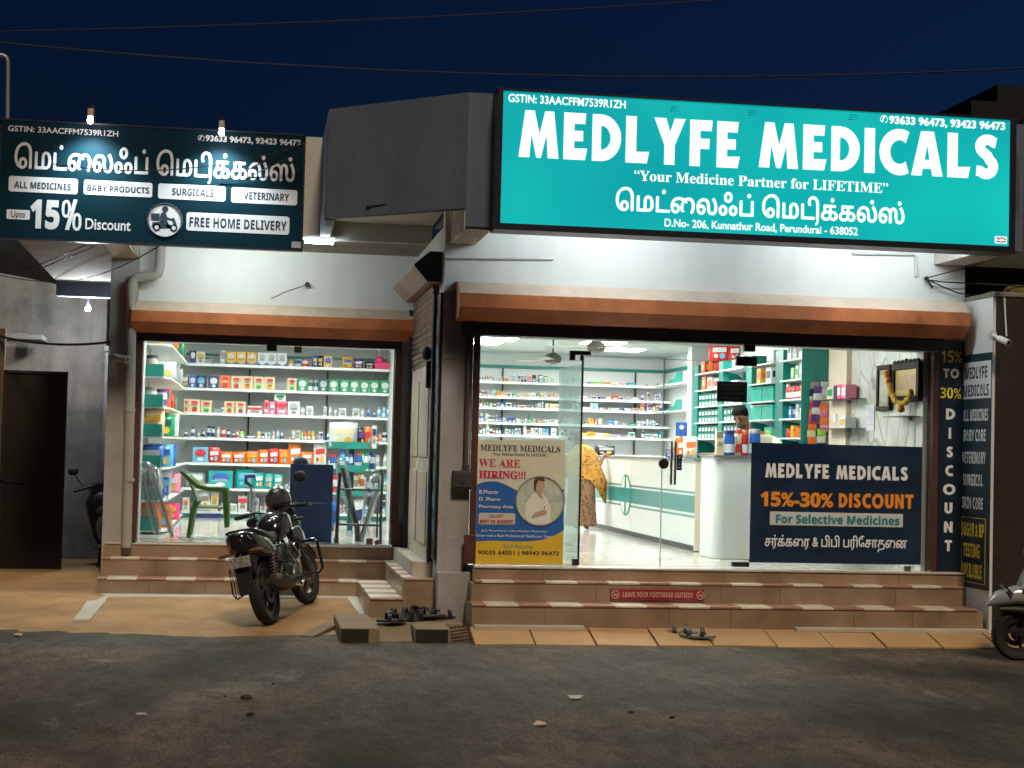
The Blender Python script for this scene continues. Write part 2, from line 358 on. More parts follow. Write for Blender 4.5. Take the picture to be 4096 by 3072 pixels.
def seq(a, b, n): return [a + (b - a) * i / n for i in range(n + 1)]
g = G(); xs = [-400, -120, -40, -14] + seq(-7, 10, 170) + [16, 40, 120, 400]; ys = [-300, -60, -8, 3] + seq(7.5, 16.5, 100) + [19, 24, 40, 120, 400]
for y in ys:
    for x in xs:
        n = noise.noise(Vector((x * .6, y * 1.3, 0))) * .014 + noise.noise(Vector((x * 4, y * 6, 3))) * .005
        g.v.append(Vector((x, y, -.05 + (n if 7 < y < 17 and -8 < x < 11 else 0) - (.03 if y > 16 or y < 7 else 0))))
k = len(xs)
g.f = [(j * k + i, j * k + i + 1, (j + 1) * k + i + 1, (j + 1) * k + i) for j in range(len(ys) - 1) for i in range(k - 1)]; g.m = [0] * len(g.f)
struct('road', g, asphalt(), smooth=60)

# step heights read at their own planes
ZR2 = PY(2600, 2331, 15.68).z; ZR1 = PY(2600, 2424, 15.36).z; ZR0 = PY(2600, 2513, 15.36).z
ZL2 = PY(900, 2236, 18.45).z; ZL1 = PY(900, 2317, 18.12).z; ZL0 = PY(900, 2380, 18.12).z
def apz(y): return -.075 + (ZL0 + .075) * max(0, (y - 15.45) / (18.12 - 15.45))
g = G(); xs = seq(-9, 1.9, 60); ys = seq(15.2, 18.9, 26) + [21.2, 23, 26]
for y in ys:
    for x in xs:
        wob = noise.noise(Vector((x * .8, y * .8, 7))) * .02 + noise.noise(Vector((x * 3, y * 3, 9))) * .005
        g.v.append(Vector((x, y, apz(min(y, 18.9)) + (wob if y < 18.9 else 0))))
k = len(xs); g.f = [(j * k + i, j * k + i + 1, (j + 1) * k + i + 1, (j + 1) * k + i) for j in range(len(ys) - 1) for i in range(k - 1)]; g.m = [0] * len(g.f)
struct('forecourt_ground', g, APRON, smooth=60)
# white cement edging of the ramp
g = G()
def onap(px, py, lift=.03): 
    p = PZ(px, py, 0)
    for _ in range(6): p = PZ(px, py, apz(p.y) + lift)
    return p
for q in ([(398, 2330), (440, 2378), (360, 2476), (292, 2478)], [(398, 2372), (1400, 2379), (1395, 2390), (436, 2384)], [(1385, 2384), (1440, 2380), (1500, 2476), (1452, 2478)]):
    p = [onap(*a) for a in q]; n = 8; top = []
    g.prism([v - Vector((0, 0, .05)) for v in p], (0, 0, .05))
build('ramp_edging', g, CEMENT, bev=.01, label='pale cement edging around the sloping ramp under the motorcycle', cat='edging')
# paving in front of the right steps, laid as slabs with open joints
g = G(); x = 2.02
while x < 7.75:
    wd = rnd.uniform(.52, .62); a, b2 = rnd.uniform(-.006, .006), rnd.uniform(-.006, .006)
    y0 = 14.93 + rnd.uniform(-.02, .02); x1 = min(x + wd, 7.8)
    g.prism([(x + .006, y0, -.03 + a), (x1 - .006, y0, -.03 + b2), (x1 - .006, 15.37, ZR0 + b2), (x + .006, 15.37, ZR0 + a)], (0, 0, -.12)); x = x1
struct('pavement', g, PAVE, bev=.006)
for i, (a, c) in enumerate([(1895, 2335), (3180, 3945)]):
    p = PY(a, 2513, 15.34); q = PY(c, 2516, 15.34)
    build('cement_strip', G().box(p.x, q.x, 15.30, 15.37, ZR0 - .02, ZR0 + .022), CEMENT, bev=.006, label=['pale mortar strip at the foot of the steps beside the grey pillar', 'pale mortar strip at the foot of the steps near the side sign'][i], cat='mortar strip', group='mortar strips at the foot of the steps')

# ================================================================ BUILDING
BL = thing('pharmacy_building', 'white two-shop pharmacy building with orange shutter boxes and glass fronts', 'building', (2.8, 18.5, 0))
ORANGE = M('orange_steel_paint', (.60, .19, .065), .55, var=.35, scale=2.2, bump=.12, bscale=5, detail=8); LITDUST = M('lit_dusty_top', (.60, .47, .36), .75, var=.12, scale=4)  # hood top facets: light from above and dust, painted in as cream
BROWN = M('brown_steel_paint', (.085, .032, .022), .45, var=.2, scale=4); HEAD = M('dark_steel', (.028, .036, .06), .5)
XP = 1.77                                                    # the corner where the right shop steps forward
# walls
g = G(); g.box(XP, 7.168, 15.985, 16.2, 2.86, 4.12); g.box(6.84, 7.168, 15.985, 16.2, ZR0, 2.858)
build('front_wall', g, WALLW, BL)
build('pillar', G().box(XP, 2.075, 15.985, 16.2, 0, 2.858), WALLG, BL, label='grey plastered pillar between the shops')
build('pillar_band', G().box(XP, 2.06, 15.975, 15.984, 2.62, 3.28), WALLG, BL)
build('side_wall', G().box(XP, 1.9, 16.202, 18.9, 0, 3.94), WALLW, BL)
g = G(); g.box(-1.36, 1.768, 18.8, 19.0, 2.86, 3.94); g.box(1.56, 1.768, 18.8, 19.0, .3, 2.858); g.box(-1.36, -1.30, 18.8, 19.0, .3, 2.858)
build('shop_wall', g, WALLW, BL, label='white wall of the recessed shop under the tube light')
g = G(); g.box(-1.66, -1.362, 18.72, 19.2, 0, 3.94); g.box(-1.66, -1.362, 19.2, 21.4, 0, 3.68)
build('pillar', g, WALLG, BL, label='grey corner pillar beside the alley')
# rooms
g = G(); g.box(2.0, 2.1, 16.3, 27, .4, 3.4); g.box(-1.62, -1.5, 19.25, 26.2, .4, 3.4); g.box(-1.5, 2.0, 26.1, 26.2, .4, 3.4); g.box(2.1, 6.75, 26.9, 27, .4, 3.4)
g.box(6.75, 6.838, 18.75, 27, .4, 3.4)
build('inner_wall', g, INW, BL)
build('inner_pier', G().box(6.69, 6.838, 18.1, 18.7, FL, 3.4), INB, BL)
g = G(); g.box(-1.5, 2.0, 19.0, 26.1, 3.36, 3.46); g.box(2.1, 6.838, 16.2, 26.9, 3.36, 3.46); build('ceiling', g, INC, BL)
FLOORM = M('polished_floor_tile', (.62, .60, .55), .12, var=.05, scale=2)
g = G(); g.box(-1.66, 2.0, 18.82, 26.1, .4, FL - .002); g.box(2.0, 6.84, 16.03, 26.9, .4, FL - .002); build('floor', g, FLOORM, BL)
def marble():
    m = M('veined_marble', (.62, .62, .60), .25); t, b = nodes(m); tc = add(t, 'TexCoord')
    n = add(t, 'TexNoise'); n.inputs['Scale'].default_value = 1.2; n.inputs['Detail'].default_value = 4; t.links.new(tc.outputs['Object'], n.inputs['Vector'])
    mp = add(t, 'Mapping'); mp.inputs['Rotation'].default_value = (.7, .2, 0); mp.inputs['Scale'].default_value = (1, 1.5, .9); t.links.new(tc.outputs['Object'], mp.inputs[0])
    mm = add(t, 'Mix', data_type='RGBA', blend_type='LINEAR_LIGHT'); mm.inputs[0].default_value = .12; t.links.new(mp.outputs[0], mm.inputs[6]); t.links.new(n.outputs['Color'], mm.inputs[7])
    v = add(t, 'TexVoronoi', feature='DISTANCE_TO_EDGE'); v.inputs['Scale'].default_value = 1.7; t.links.new(mm.outputs[2], v.inputs['Vector'])
    r = add(t, 'ValToRGB'); e = r.color_ramp.elements; e[0].position = 0; e[1].position = .035; e[0].color = (.36, .31, .29, 1); e[1].color = (.63, .62, .6, 1)
    t.links.new(v.outputs['Distance'], r.inputs[0])
    n3 = add(t, 'TexNoise'); n3.inputs['Scale'].default_value = 2.2; n3.inputs['Detail'].default_value = 6; t.links.new(tc.outputs['Object'], n3.inputs['Vector'])
    r3 = add(t, 'ValToRGB'); r3.color_ramp.elements[0].position = .35; r3.color_ramp.elements[1].position = .6; r3.color_ramp.elements[0].color = (.72, .71, .7, 1); t.links.new(n3.outputs['Fac'], r3.inputs[0])
    m2 = add(t, 'Mix', data_type='RGBA', blend_type='MULTIPLY'); m2.inputs[0].default_value = 1; t.links.new(r.outputs[0], m2.inputs[6]); t.links.new(r3.outputs[0], m2.inputs[7])
    t.links.new(m2.outputs[2], b.inputs['Base Color']); return m
build('marble_panel', G().box(6.75, 6.838, 16.21, 18.1, FL, 3.36), marble(), BL, label='veined marble wall panel with the picture frames')
# canopies and parapets
g = G(); g.box(1.83, 7.26, 14.88, 15.0, 3.782, 5.02); g.box(1.9, 7.2, 15.0, 16.2, 4.12, 4.25); g.box(7.14, 7.26, 15.0, 16.2, 3.782, 5.02)
build('parapet', g, PARA, BL)
for x_, w_ in ((1.82, .25), (6.83, .309)): build('canopy_beam', G().prism([(x_, 14.9, 3.757), (x_, 15.98, 3.757), (x_, 15.98, 4.118), (x_, 14.9, 4.118)], (w_, 0, 0)), plaster('beam_plaster', (.62, .58, .52), (.4, .36, .32), .5) if w_ < .3 else MC['beam_plaster'], BL)
g = G(); A, B = Vector((.597, 16.0, 3.954)), Vector((1.828, 14.88, 3.954)); d = (B - A).normalized(); nn = Vector((-d.y, d.x, 0)) * .12
g.prism([A, B, B + nn + d * -.0, A + nn], (0, 0, 1.066)); g.box(.597, .70, 16.13, 17.556, 3.954, 5.02)
build('balcony_face', g, PARA, BL, label='dark splayed balcony face between the two signs')
build('canopy_cheek', G().box(1.832, 1.9, 15.001, 17.7, 4.121, 5.0), PARA, BL)
g = G(); c_ = PY(1492, 826, 15.62); g.tube([c_ + Vector((-.06, .03, 0)), c_, c_ + Vector((.07, -.07, .005)), c_ + Vector((.13, -.13, .012))], [.014, .018, .012, .004], 6); build('plaster_chip', g, M('chip_dark', (.03, .03, .04), .9), BL)
build('balcony_slab', G().prism([(.72, 16.1, 4.132), (1.8, 15.12, 4.132), (1.8, 17.55, 4.132), (.72, 17.55, 4.132)], (0, 0, .12)), plaster('soffit_plaster', (.55, .53, .49), (.35, .33, .3), .5), BL)
g = G(); g.box(-2.66, 1.80, 17.56, 17.70, 3.94, 5.03)
build('parapet', g, plaster('pale_parapet', (.6, .62, .62), (.4, .41, .42), .5), BL)
g = G(); g.box(-1.36, 1.768, 17.702, 19.0, 3.942, 4.1); g.prism([(-2.52, 17.45, 3.80), (-2.52, 21.0, 3.70), (-2.52, 21.0, 3.9), (-2.52, 17.45, 3.938)], (1.16, 0, 0))
build('canopy_slab', g, plaster('grimy_soffit', (.33, .31, .27), (.16, .15, .13), .6), BL)
zb = PY(500, 1035, 18.72).z
build('bracket_beam', G().box(-1.62, -1.37, 17.40, 18.719, zb, zb + .22), MC['beam_plaster'], BL)
build('alley_beam', G().box(-2.52, -1.662, 21.0, 21.2, 3.52, 3.70), PARA, BL)
# shutter boxes: an octagonal hood per opening
def hood(x0, x1, Y, zt, zb_, dep=.36):
    h = zt - zb_; pr = [(0, zt), (dep * .55, zt - .02), (dep, zt - h * .36), (dep, zb_ + h * .30), (dep * .62, zb_), (0, zb_)]
    g = G(); n = len(pr); L = [Vector((x0, Y - a, b)) for a, b in pr]; Q = [Vector((x1, Y - a, b)) for a, b in pr]
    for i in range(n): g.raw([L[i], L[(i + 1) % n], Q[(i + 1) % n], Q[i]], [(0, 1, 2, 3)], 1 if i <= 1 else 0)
    g.raw(L, [tuple(range(n))], 0); g.raw(Q, [tuple(range(n))], 0)
    return build('shutter_box', g, [ORANGE, LITDUST], BL, bev=.006)
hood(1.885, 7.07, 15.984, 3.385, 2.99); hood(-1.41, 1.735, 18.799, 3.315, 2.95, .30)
g = G(); g.box(1.95, 6.92, 15.90, 15.983, 2.862, 2.985); build('lintel', g, HEAD, BL, bev=.004)
build('lintel', G().box(-1.36, 1.6, 18.72, 18.799, 2.862, 2.945), HEAD, BL, bev=.004)
g = G(); g.box(2.077, 2.135, 15.9, 15.99, FL + .02, 2.86); g.box(2.02, 2.135, 15.86, 15.899, FL + .02, FL + .3)
build('shutter_guide', g, BROWN, BL, bev=.004)
g = G(); g.box(6.805, 6.868, 15.9, 15.984, FL + .02, 2.86); build('shutter_guide', g, BROWN, BL, bev=.004)
for a, b2, c2 in ((-1.365, -1.285, -1.42), (1.535, 1.615, 1.69)):
    g = G(); g.box(a, b2, 18.7, 18.799, FL + .02, 2.86); g.box(min(a, c2), max(b2, c2), 18.66, 18.699, FL + .02, FL + .26); build('shutter_guide', g, BROWN, BL, bev=.004)
# side door with its half lowered shutter
zt = PY(1650, 1005, 16.3).z; z3 = PY(1680, 1140, 16.4).z
pr = [(0, zt), (.12, zt), (.27, zt - .13), (.27, z3 + .17), (.14, z3 + .02), (0, z3 + .02)]
g = G(); L = [Vector((XP - .002 - a, 16.22, b)) for a, b in pr]; Q = [Vector((XP - .002 - a, 18.7, b)) for a, b in pr]
for i in range(6): g.raw([L[i], L[(i + 1) % 6], Q[(i + 1) % 6], Q[i]], [(0, 1, 2, 3)], 1)
g.raw(L, [tuple(range(6))]); g.raw(Q, [tuple(range(6))]); build('shutter_box', g, [M('shaded_box_end', (.03, .045, .08), .6, var=.2), plaster('lit_box_facets', (.5, .4, .33), (.25, .2, .17), .6)], BL, bev=.006)  # shade on the end cap and lamplight on the facets put into the colours
g = G(); zz = 2.62
while zz < z3 + .1: g.tube([(XP - .03, 16.45, zz), (XP - .03, 18.55, zz)], .036, 8); zz += .062
build('rolling_shutter', g, M('ribbed_brown_steel', (.22, .14, .1), .5, var=.3, scale=5, metal=.3), BL, smooth=50)
CREAM = M('cream_door_paint', (.76, .66, .53), .5, var=.08, scale=3)
for a, b2 in ((16.46, 17.48), (17.5, 18.5)):
    d = build('side_door', G().box(XP - .055, XP - .004, a, b2, FL, 2.62), CREAM, BL, bev=.004)
    build('door_panel', G().box(XP - .068, XP - .056, a + .12, b2 - .12, FL + .15, 1.5).box(XP - .068, XP - .056, a + .12, b2 - .12, 1.65, 2.45), CREAM, d, bev=.004)
build('door_latch', G().box(XP - .1, XP - .057, 16.5, 16.56, 2.35, 2.62).ball((XP - .1, 16.55, 2.7), .05, .07, .07), HEAD, BL)
build('shutter_guide', G().box(XP - .06, XP - .003, 16.33, 16.44, FL, 3.3), HEAD, BL)
build('shutter_guide', G().box(XP - .10, XP - .003, 18.56, 18.69, FL, 3.3), HEAD, BL)
# steps
def stair(name, solids, treads, tm, lab):
    s = build(name, solids, RISER, BL, bev=.003, label=lab)
    build('tread', treads, tm, s, bev=.004); return s
def joints(s, xs_, y, z0, z1):
    for x in xs_: build('tile_joint', G().box(x - .002, x + .002, y - .001, y + .004, z0, z1), M('grout_dark', (.06, .045, .035), .9), s)
xl = PY(1882, 2400, 15.5).x; x2 = PY(3849, 2352, 15.68).x; x1 = PY(3909, 2444, 15.36).x; x0 = PY(3946, 2500, 15.36).x
g = G(); g.box(xl + .06, 7.16, 15.86, 16.1, 0, FL - .02); g.box(xl + .03, x2, 15.69, 16.08, 0, ZR2 - .022); g.box(xl, x0 - .03, 15.372, 15.9, -.1, ZR1 - .022)
t = G(); t.box(xl + .06, x2 + .005, 15.678, 15.858, ZR2 - .021, ZR2); t.box(xl, x1 + .01, 15.36, 15.688, ZR1 - .021, ZR1)
es = stair('entrance_steps', g, t, TREADX, 'brown tiled steps up to the wide glass front')
joints(es, [2.75, 3.95, 4.56, 5.8, 6.4], 15.372, ZR0, ZR1 - .024); joints(es, [3.3, 4.55, 5.15, 6.35], 15.69, ZR1 + .002, ZR2 - .024); joints(es, [2.8, 4.62, 5.2, 6.45], 15.86, ZR2 + .002, FL - .022)
build('sill', G().box(xl + .07, 7.15, 15.845, 16.1, FL - .019, FL), M('sill_stone', (.5, .46, .4), .3, var=.1), BL, bev=.004)
lx2 = PY(407, 2234, 18.45).x; lx1 = PY(389, 2315, 18.12).x
YF = PZ(1482, 2390, ZL1).y; YF2 = PZ(1612, 2315, ZL2).y; YF = (YF + YF2) / 2
xa = PY(1482, 2400, YF).x; xb = PY(1612, 2400, YF).x
g = G(); g.box(-1.64, XP - .002, 18.69, 18.83, 0, FL - .02); g.box(lx2, xb, 18.46, 18.69, 0, ZL2 - .022); g.box(lx1, xa, 18.13, 18.46, -.1, ZL1 - .022)
g.box(xb, XP - .002, YF + .01, 18.69, -.1, ZL2 - .022); g.box(xa, xb, YF + .012, 18.46, -.1, ZL1 - .022)
t = G(); t.box(lx2 - .01, xb, 18.45, 18.688, ZL2 - .021, ZL2); t.box(lx1 - .01, xa, 18.12, 18.458, ZL1 - .021, ZL1)
s = stair('shop_steps', g, t, TREADX, 'brown tiled steps wrapping the recessed shop corner')
joints(s, [-1.1, -.5, .72], 18.13, ZL0, ZL1 - .024); joints(s, [-1.05, .1, .72], 18.46, ZL1 + .002, ZL2 - .024)
t = G(); t.box(xb + .001, XP - .003, YF, 18.688, ZL2 - .0215, ZL2 - .0005); t.box(xa + .001, xb - .001, YF, 18.457, ZL1 - .0215, ZL1 - .0005)
build('side_tread', t, TREADY, s, bev=.004)
build('sill', G().box(-1.62, XP - .004, 18.68, 18.83, FL - .019, FL), MC['sill_stone'], BL, bev=.004)
build('door_sill', G().box(XP - .2, XP - .004, YF + .25, 18.67, ZL2, FL), CEMENT, BL, bev=.006)
# pillar foot
build('pillar_foot', G().box(XP - .0, 2.10, 15.93, 15.984, -.02, .55), WALLG, BL, bev=.02)
# glazing of the wide shop front
def pane(parent, name, x0, x1, y, z0, z1, m=GLASS): return build(name, G().box(x0, x1, y, y + .012, z0, z1), m, parent)
xj = PY(2322, 1800, 16).x; xd = PY(2649, 1800, 16).x; xf = PY(2998, 1800, 16).x; zd = PY(2650, 1437, 16).z
pane(BL, 'window_pane', 2.136, xj - .004, 16.0, FL + .005, 2.86)
pane(BL, 'transom_pane', xj, xf, 16.0, zd + .004, 2.86)
pane(BL, 'window_pane', xf + .004, 6.80, 16.0, FL + .03, 2.86)
door = pane(BL, 'glass_door', xd, xf - .004, 15.998, FL + .012, zd - .004)
STEEL = M('brushed_steel', (.3, .28, .24), .3, .9); BLACK = M('black_fitting', (.012, .013, .016), .4)
hx = PY(2692, 1800, 15.95).x; ha = PY(2692, 1765, 15.95).z; hb = PY(2692, 1938, 15.95).z
h = build('handle', G().box(hx - .03, hx - .008, 15.92, 15.94, hb, ha).box(hx + .008, hx + .03, 15.92, 15.94, hb, ha).box(hx - .025, hx - .012, 15.94, 15.997, hb + .06, hb + .09).box(hx + .012, hx + .025, 15.94, 15.997, ha - .09, ha - .06), STEEL, door)
c = PY(2655, 1855, 15.98); build('lock', G().lathe([(.052, 0), (.052, .012), (.02, .02)], (c.x, 15.975, c.z), 18, 'y'), M('bronze_lock', (.05, .028, .022), .4, .6), door, smooth=40)
c = PY(2717, 1850, 15.99); a = PY(2708, 1820, 15.99); b2 = PY(2727, 1881, 15.99)
st = build('pull_sticker', G().box(a.x, b2.x, 15.992, 15.996, b2.z, a.z), M('navy_vinyl', (.008, .018, .07), .5), door)
g = G()
q_ = lambda u_, v_: Vector((c.x + u_ * .02, 15.989, a.z - v_ * (a.z - b2.z)))
for pts in ([(.5, .08), (-.1, .14), (0, .24)], [(0, .42), (.02, .45)], [(.1, .55), (.3, .63), (-.3, .64)], [(-.6, .85), (0, .80), (.6, .85)]): g.tube([q_(*p_) for p_ in pts], .0045, 5)
build('lettering', g, M('sticker_white', (.5, .5, .6), .5), st)
g = G()
for a_, b_ in (((2284, 1402), (2364, 1421)), ((2280, 1402), (2301, 1441)), ((2323, 1421), (2334, 1443)), ((2946, 1424), (3028, 1465)), ((2977, 1376), (3022, 1407)), ((2930, 2248), (2997, 2268)), ((2290, 2236), (2316, 2262))):
    p, q = PY(*a_, 15.97), PY(*b_, 15.97); build('patch_fitting', G().box(p.x, q.x, 15.965, 16.03, q.z, p.z), BLACK, BL, bev=.004)
EDGE = M('pale_glass_edge', (.55, .62, .6), .3)
build('edge_polish', G().box(xd - .007, xd + .004, 15.99, 15.996, FL + .012, zd).box(xd + .004, xf, 15.99, 15.996, zd - .003, zd + .003), EDGE, door); build('edge_polish', G().box(xj, xd - .008, 15.99, 15.998, zd, zd + .006), EDGE, BL)
# the other leaf stands open into the shop
p = PY(2236, 1500, 17.0)
leaf = build('glass_door', G().prism([(xj, 16.02, FL + .02), (p.x, 17.0, FL + .02), (p.x + .012, 17.0, FL + .02), (xj + .012, 16.02, FL + .02)], (0, 0, 1.98)), GLASS2, BL, label='glass door leaf swung open into the shop')
build('edge_seal', G().box(xj - .006, xj + .012, 15.99, 16.018, FL + .02, zd), BLACK, leaf)
build('handle', G().tube([(p.x + .1, 16.9, 1.2), (p.x + .07, 16.9, 1.2), (p.x + .07, 16.9, 1.7), (p.x + .1, 16.9, 1.7)], .012), STEEL, leaf)
# glazing of the recessed shop
xc = PY(1068, 1800, 18.8).x
pane(BL, 'window_pane', -1.283, xc - .003, 18.8, FL + .01, 2.86); pane(BL, 'window_pane', xc + .003, 1.532, 18.8, FL + .01, 2.86)
p, q = PY(1068, 1360, 18.78), PY(1107, 1405, 18.78); g = G().box(p.x, q.x, 18.76, 18.83, q.z, 2.87)
build('patch_fitting', g, BLACK, BL, bev=.004)
build('window_trim', G().box(-1.29, -1.278, 18.775, 18.81, FL, 2.86).box(1.525, 1.537, 18.775, 18.81, FL, 2.86).box(-1.29, 1.537, 18.775, 18.81, FL, FL + .012), M('aluminium', (.5, .52, .5), .35, .6), BL)
g = G(); g.box(2.13, 2.145, 15.97, 16.03, FL, 2.86); p = PY(3690, 1800, 16); g.box(6.752, 6.80, 16.03, 16.205, FL, 2.86)
build('window_trim', g, M('pale_trim', (.62, .6, .56), .5), BL)
# downpipe on the corner pillar
PIPE = plaster('old_pvc', (.40, .39, .36), (.22, .2, .18), .6, .05)
pts = [PY(505, 2190, 18.62), PY(520, 1600, 18.62), PY(526, 1150, 18.62), PY(530, 1122, 18.62), PY(548, 1108, 18.62), PY(612, 1104, 18.62), PY(632, 1094, 18.62), PY(638, 1070, 18.62), PY(644, 975, 18.62)]
dp = build('downpipe', G().tube(pts, .056, 14), PIPE, BL, smooth=50)
g = G()
for y in (1170, 1640, 1920): c = PY(519 + (1640 - y) * .012, y, 18.62); g.lathe([(.062, -.02), (.064, 0), (.062, .02)], c, 14)
g.lathe([(.066, -.05), (.068, 0), (.066, .05)], PY(526, 1150, 18.62), 14)
build('pipe_collar', g, PIPE, dp, smooth=40)
# ---- alley at the left: end wall, gate, lamp, boundary wall at the right
g = G(); p = [PY(-700, 1020, 22.6), PY(0, 1092, 22.6), PY(90, 1108, 22.6), PY(215, 1135, 22.6), PY(430, 1190, 22.6)]
top = [(q.x, 22.6, q.z) for q in p]
for a, b2 in zip(top, top[1:]): g.prism([(a[0], 22.6, -.1), (b2[0], 22.6, -.1), b2, a], (0, .2, 0))
g.box(-1.85, -1.5, 22.62, 22.8, -.1, 3.6)
build('alley_wall', g, ALLEYW, label='old limewashed wall at the back of the alley with a ragged top', cat='wall')
p = PY(235, 1120, 22.0)
build('alley_side_wall', G().box(-1.99, -1.87, 22.0, 22.58, 0, 2.9).box(-2.0, -1.87, 21.98, 22.58, 2.9, 2.97), ALLEYW, label='short dim wall stub behind the alley gate', cat='wall')
ga = PY(20, 1480, 20.6); gb = PY(272, 1500, 20.6)
gt = build('alley_gate', G().box(ga.x, gb.x, 20.6, 20.64, .16, ga.z), M('rusty_black_gate', (.009, .006, .005), .75, var=.5, scale=3), label='dark steel gate leaf closing the alley at the left', cat='gate')
build('gate_post', G().box(ga.x - .10, ga.x - .004, 20.55, 20.65, .0, ga.z + .5), M('gate_post_brown', (.10, .075, .05), .8, var=.3), gt)
build('gate_frame', G().box(ga.x, ga.x + .03, 20.58, 20.598, .16, ga.z).box(gb.x - .03, gb.x, 20.58, 20.598, .16, ga.z).box(ga.x, gb.x, 20.58, 20.598, ga.z - .03, ga.z).box(ga.x, gb.x, 20.58, 20.598, 1.2, 1.23), M('gate_frame_black', (.014, .012, .011), .7), gt)
g = G(); g.box(-3.6, -2.75, 21.6, 22.2, 3.0, 3.06); p = PY(5, 1320, 22.3); g.box(-3.2, p.x + .32, 22.35, 22.59, p.z - .08, p.z - .03)
build('stone_ledge', g, ALLEYW, label='small stone ledge on the alley wall above the gate', cat='ledge')
# right boundary: white flank, dark front, neighbours behind
g = G(); g.box(7.169, 7.6, 15.32, 16.6, -.1, 3.38)
bw = build('boundary_wall', g, [WALLW], label='narrow white flank wall carrying the blue service list sign', cat='wall')
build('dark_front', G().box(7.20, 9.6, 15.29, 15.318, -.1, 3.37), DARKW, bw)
build('wall_cap', G().box(7.165, 9.6, 15.28, 16.6, 3.381, 3.43), plaster('grimy_cap', (.3, .28, .24), (.1, .1, .08), .8), bw, bev=.01)
build('dark_backdrop', G().box(-12, -2.2, 24.2, 32, 0, 5.3), M('backdrop_black', (.012, .014, .018), .9, var=.4), label='black backdrop added for darkness behind the ragged alley wall', cat='building')  # dark mass added to fill the gap above the alley wall with darkness
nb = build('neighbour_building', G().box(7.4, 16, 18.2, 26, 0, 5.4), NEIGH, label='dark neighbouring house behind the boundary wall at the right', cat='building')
build('pilaster', G().box(7.402, 7.66, 18.0, 18.198, 0, 5.2), M('slate_plaster', (.045, .05, .065), .8), nb)
build('ledge', G().box(7.45, 16, 17.9, 18.199, 4.0, 4.06), NEIGH, nb)
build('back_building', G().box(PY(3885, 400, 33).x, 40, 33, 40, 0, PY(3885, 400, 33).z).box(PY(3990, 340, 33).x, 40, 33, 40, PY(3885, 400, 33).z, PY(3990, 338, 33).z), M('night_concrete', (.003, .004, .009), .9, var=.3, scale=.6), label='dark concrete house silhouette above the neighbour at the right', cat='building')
# ================================================================ SIGNS AND LAMPS
TEAL = M('backlit_teal', (.0, .29, .35), .35, emit=.52, col2=(.004, .45, .43), scale=.55, detail=1, var=.1)
WLIT = M('backlit_white', (.93, .95, .90), .4, emit=.56, spec=.2)
FRAMEM = M('navy_frame', (.012, .014, .028), .4)
def zx(x): return 1950 + .9702 * x
def zy(y): return 330 + .9702 * y
YS = 14.58
a = PY(2013, 362, YS); b = PY(4041, 484, YS); c = PY(2004, 891, YS)
SX0, SX1, SZ0, SZ1 = a.x + .004, b.x, c.z, a.z
sg = thing('sign_board', 'large backlit teal sign with white lettering above the glass entrance', 'sign', ((SX0 + SX1) / 2, 14.7, SZ0))
build('sign_face', G().box(SX0, SX1, YS + .003, YS + .02, SZ0, SZ1), TEAL, sg)
g = G(); g.box(SX0 - .05, SX1 + .06, YS + .021, 14.878, SZ0 - .06, SZ1 + .03); g.box(SX0 - .05, SX0 - .002, YS - .01, YS + .0205, SZ0 - .06, SZ1 + .03); g.box(SX1 + .002, SX1 + .06, YS - .01, YS + .0205, SZ0 - .06, SZ1 + .03)
g.box(SX0 - .001, SX1 + .001, YS - .01, YS + .0205, SZ0 - .06, SZ0 - .002); g.box(SX0 - .001, SX1 + .001, YS - .01, YS + .0205, SZ1 + .002, SZ1 + .02)
build('sign_frame', g, FRAMEM, sg)
def L(body, l, bt, tp, r, off=0., kern=None): return line(sg, WLIT, body, zx(l), zy(bt), zy(tp), zx(r), YS, off, kern)
L('GSTIN: 33AACFFM7539R1ZH', 86, 80, 46, 570, .014)
chunky(sg, WLIT, 'MEDLYFE', zx(128), zy(306), zy(112), zx(1040), YS); chunky(sg, WLIT, 'MEDICALS', zx(1118), zy(352), zy(158), zx(2105), YS)
L(se('“Your Medicine Partner for LIFETIME”'), 605, 404, 361, 1652)
TAM = '\u0bc6ம' + 'ட\u0bcd' + '\u0bc8ல' + 'ஃப\u0bcd' + ' \u0bc6மட\u0bbf' + 'க\u0bcdகல\u0bcdஸ\u0bcd'
L(TAM, 530, 526, 430, 1718, .018)
L('D.No- 206, Kunnathur Road, Perundurai - 638052', 730, 599, 560, 1527, .014)
L('93633 96473, 93423 96473', 1656, 175, 136, 2134, .03)
L('✆', 1619, 168, 134, 1650, .012)
g = G()
for x, y in ((756, 95), (1076, 112), (1491, 130)):
    for i in range(3): o, u, v = rect(zx(x - 3 * i + 3), zy(y + 9 * i + 4), zy(y + 9 * i), zx(x + 44 - 3 * i), YS); g.poly([o, o + u, o + u + v - Vector((0, 0, .008)), o + v * .6])
build('vent_slot', g, M('vent_dark', (.0, .03, .05), .6), sg)
o, u, v = rect(zx(2092), zy(663), zy(633), zx(2141), YS)
stk = build('maker_sticker', G().poly([o, o + u, o + u + v, o + v]), M('sticker_paper', (.75, .68, .72), .5, emit=.6), sg)
g = G(); q = lambda s, t: o + u * s + v * t + Vector((0, -.003, 0))
g.tube([q(.1, .6), q(.2, .85), q(.35, .6), q(.25, .45), q(.4, .75), q(.6, .8), q(.9, .55)], .005, 5); g.tube([q(.1, .3), q(.5, .22), q(.9, .3)], .005, 5)
build('squiggle', g, M('sticker_red', (.5, .06, .15), .5), stk)
g = G(); p = PY(4080, 490, 14.75); g.tube([p, p + Vector((.02, -.1, .03)), p + Vector((.06, -.2, .0)), p + Vector((.07, -.2, -.5))], .012, 6); build('hook_pipe', g, BLACK, sg, smooth=50)

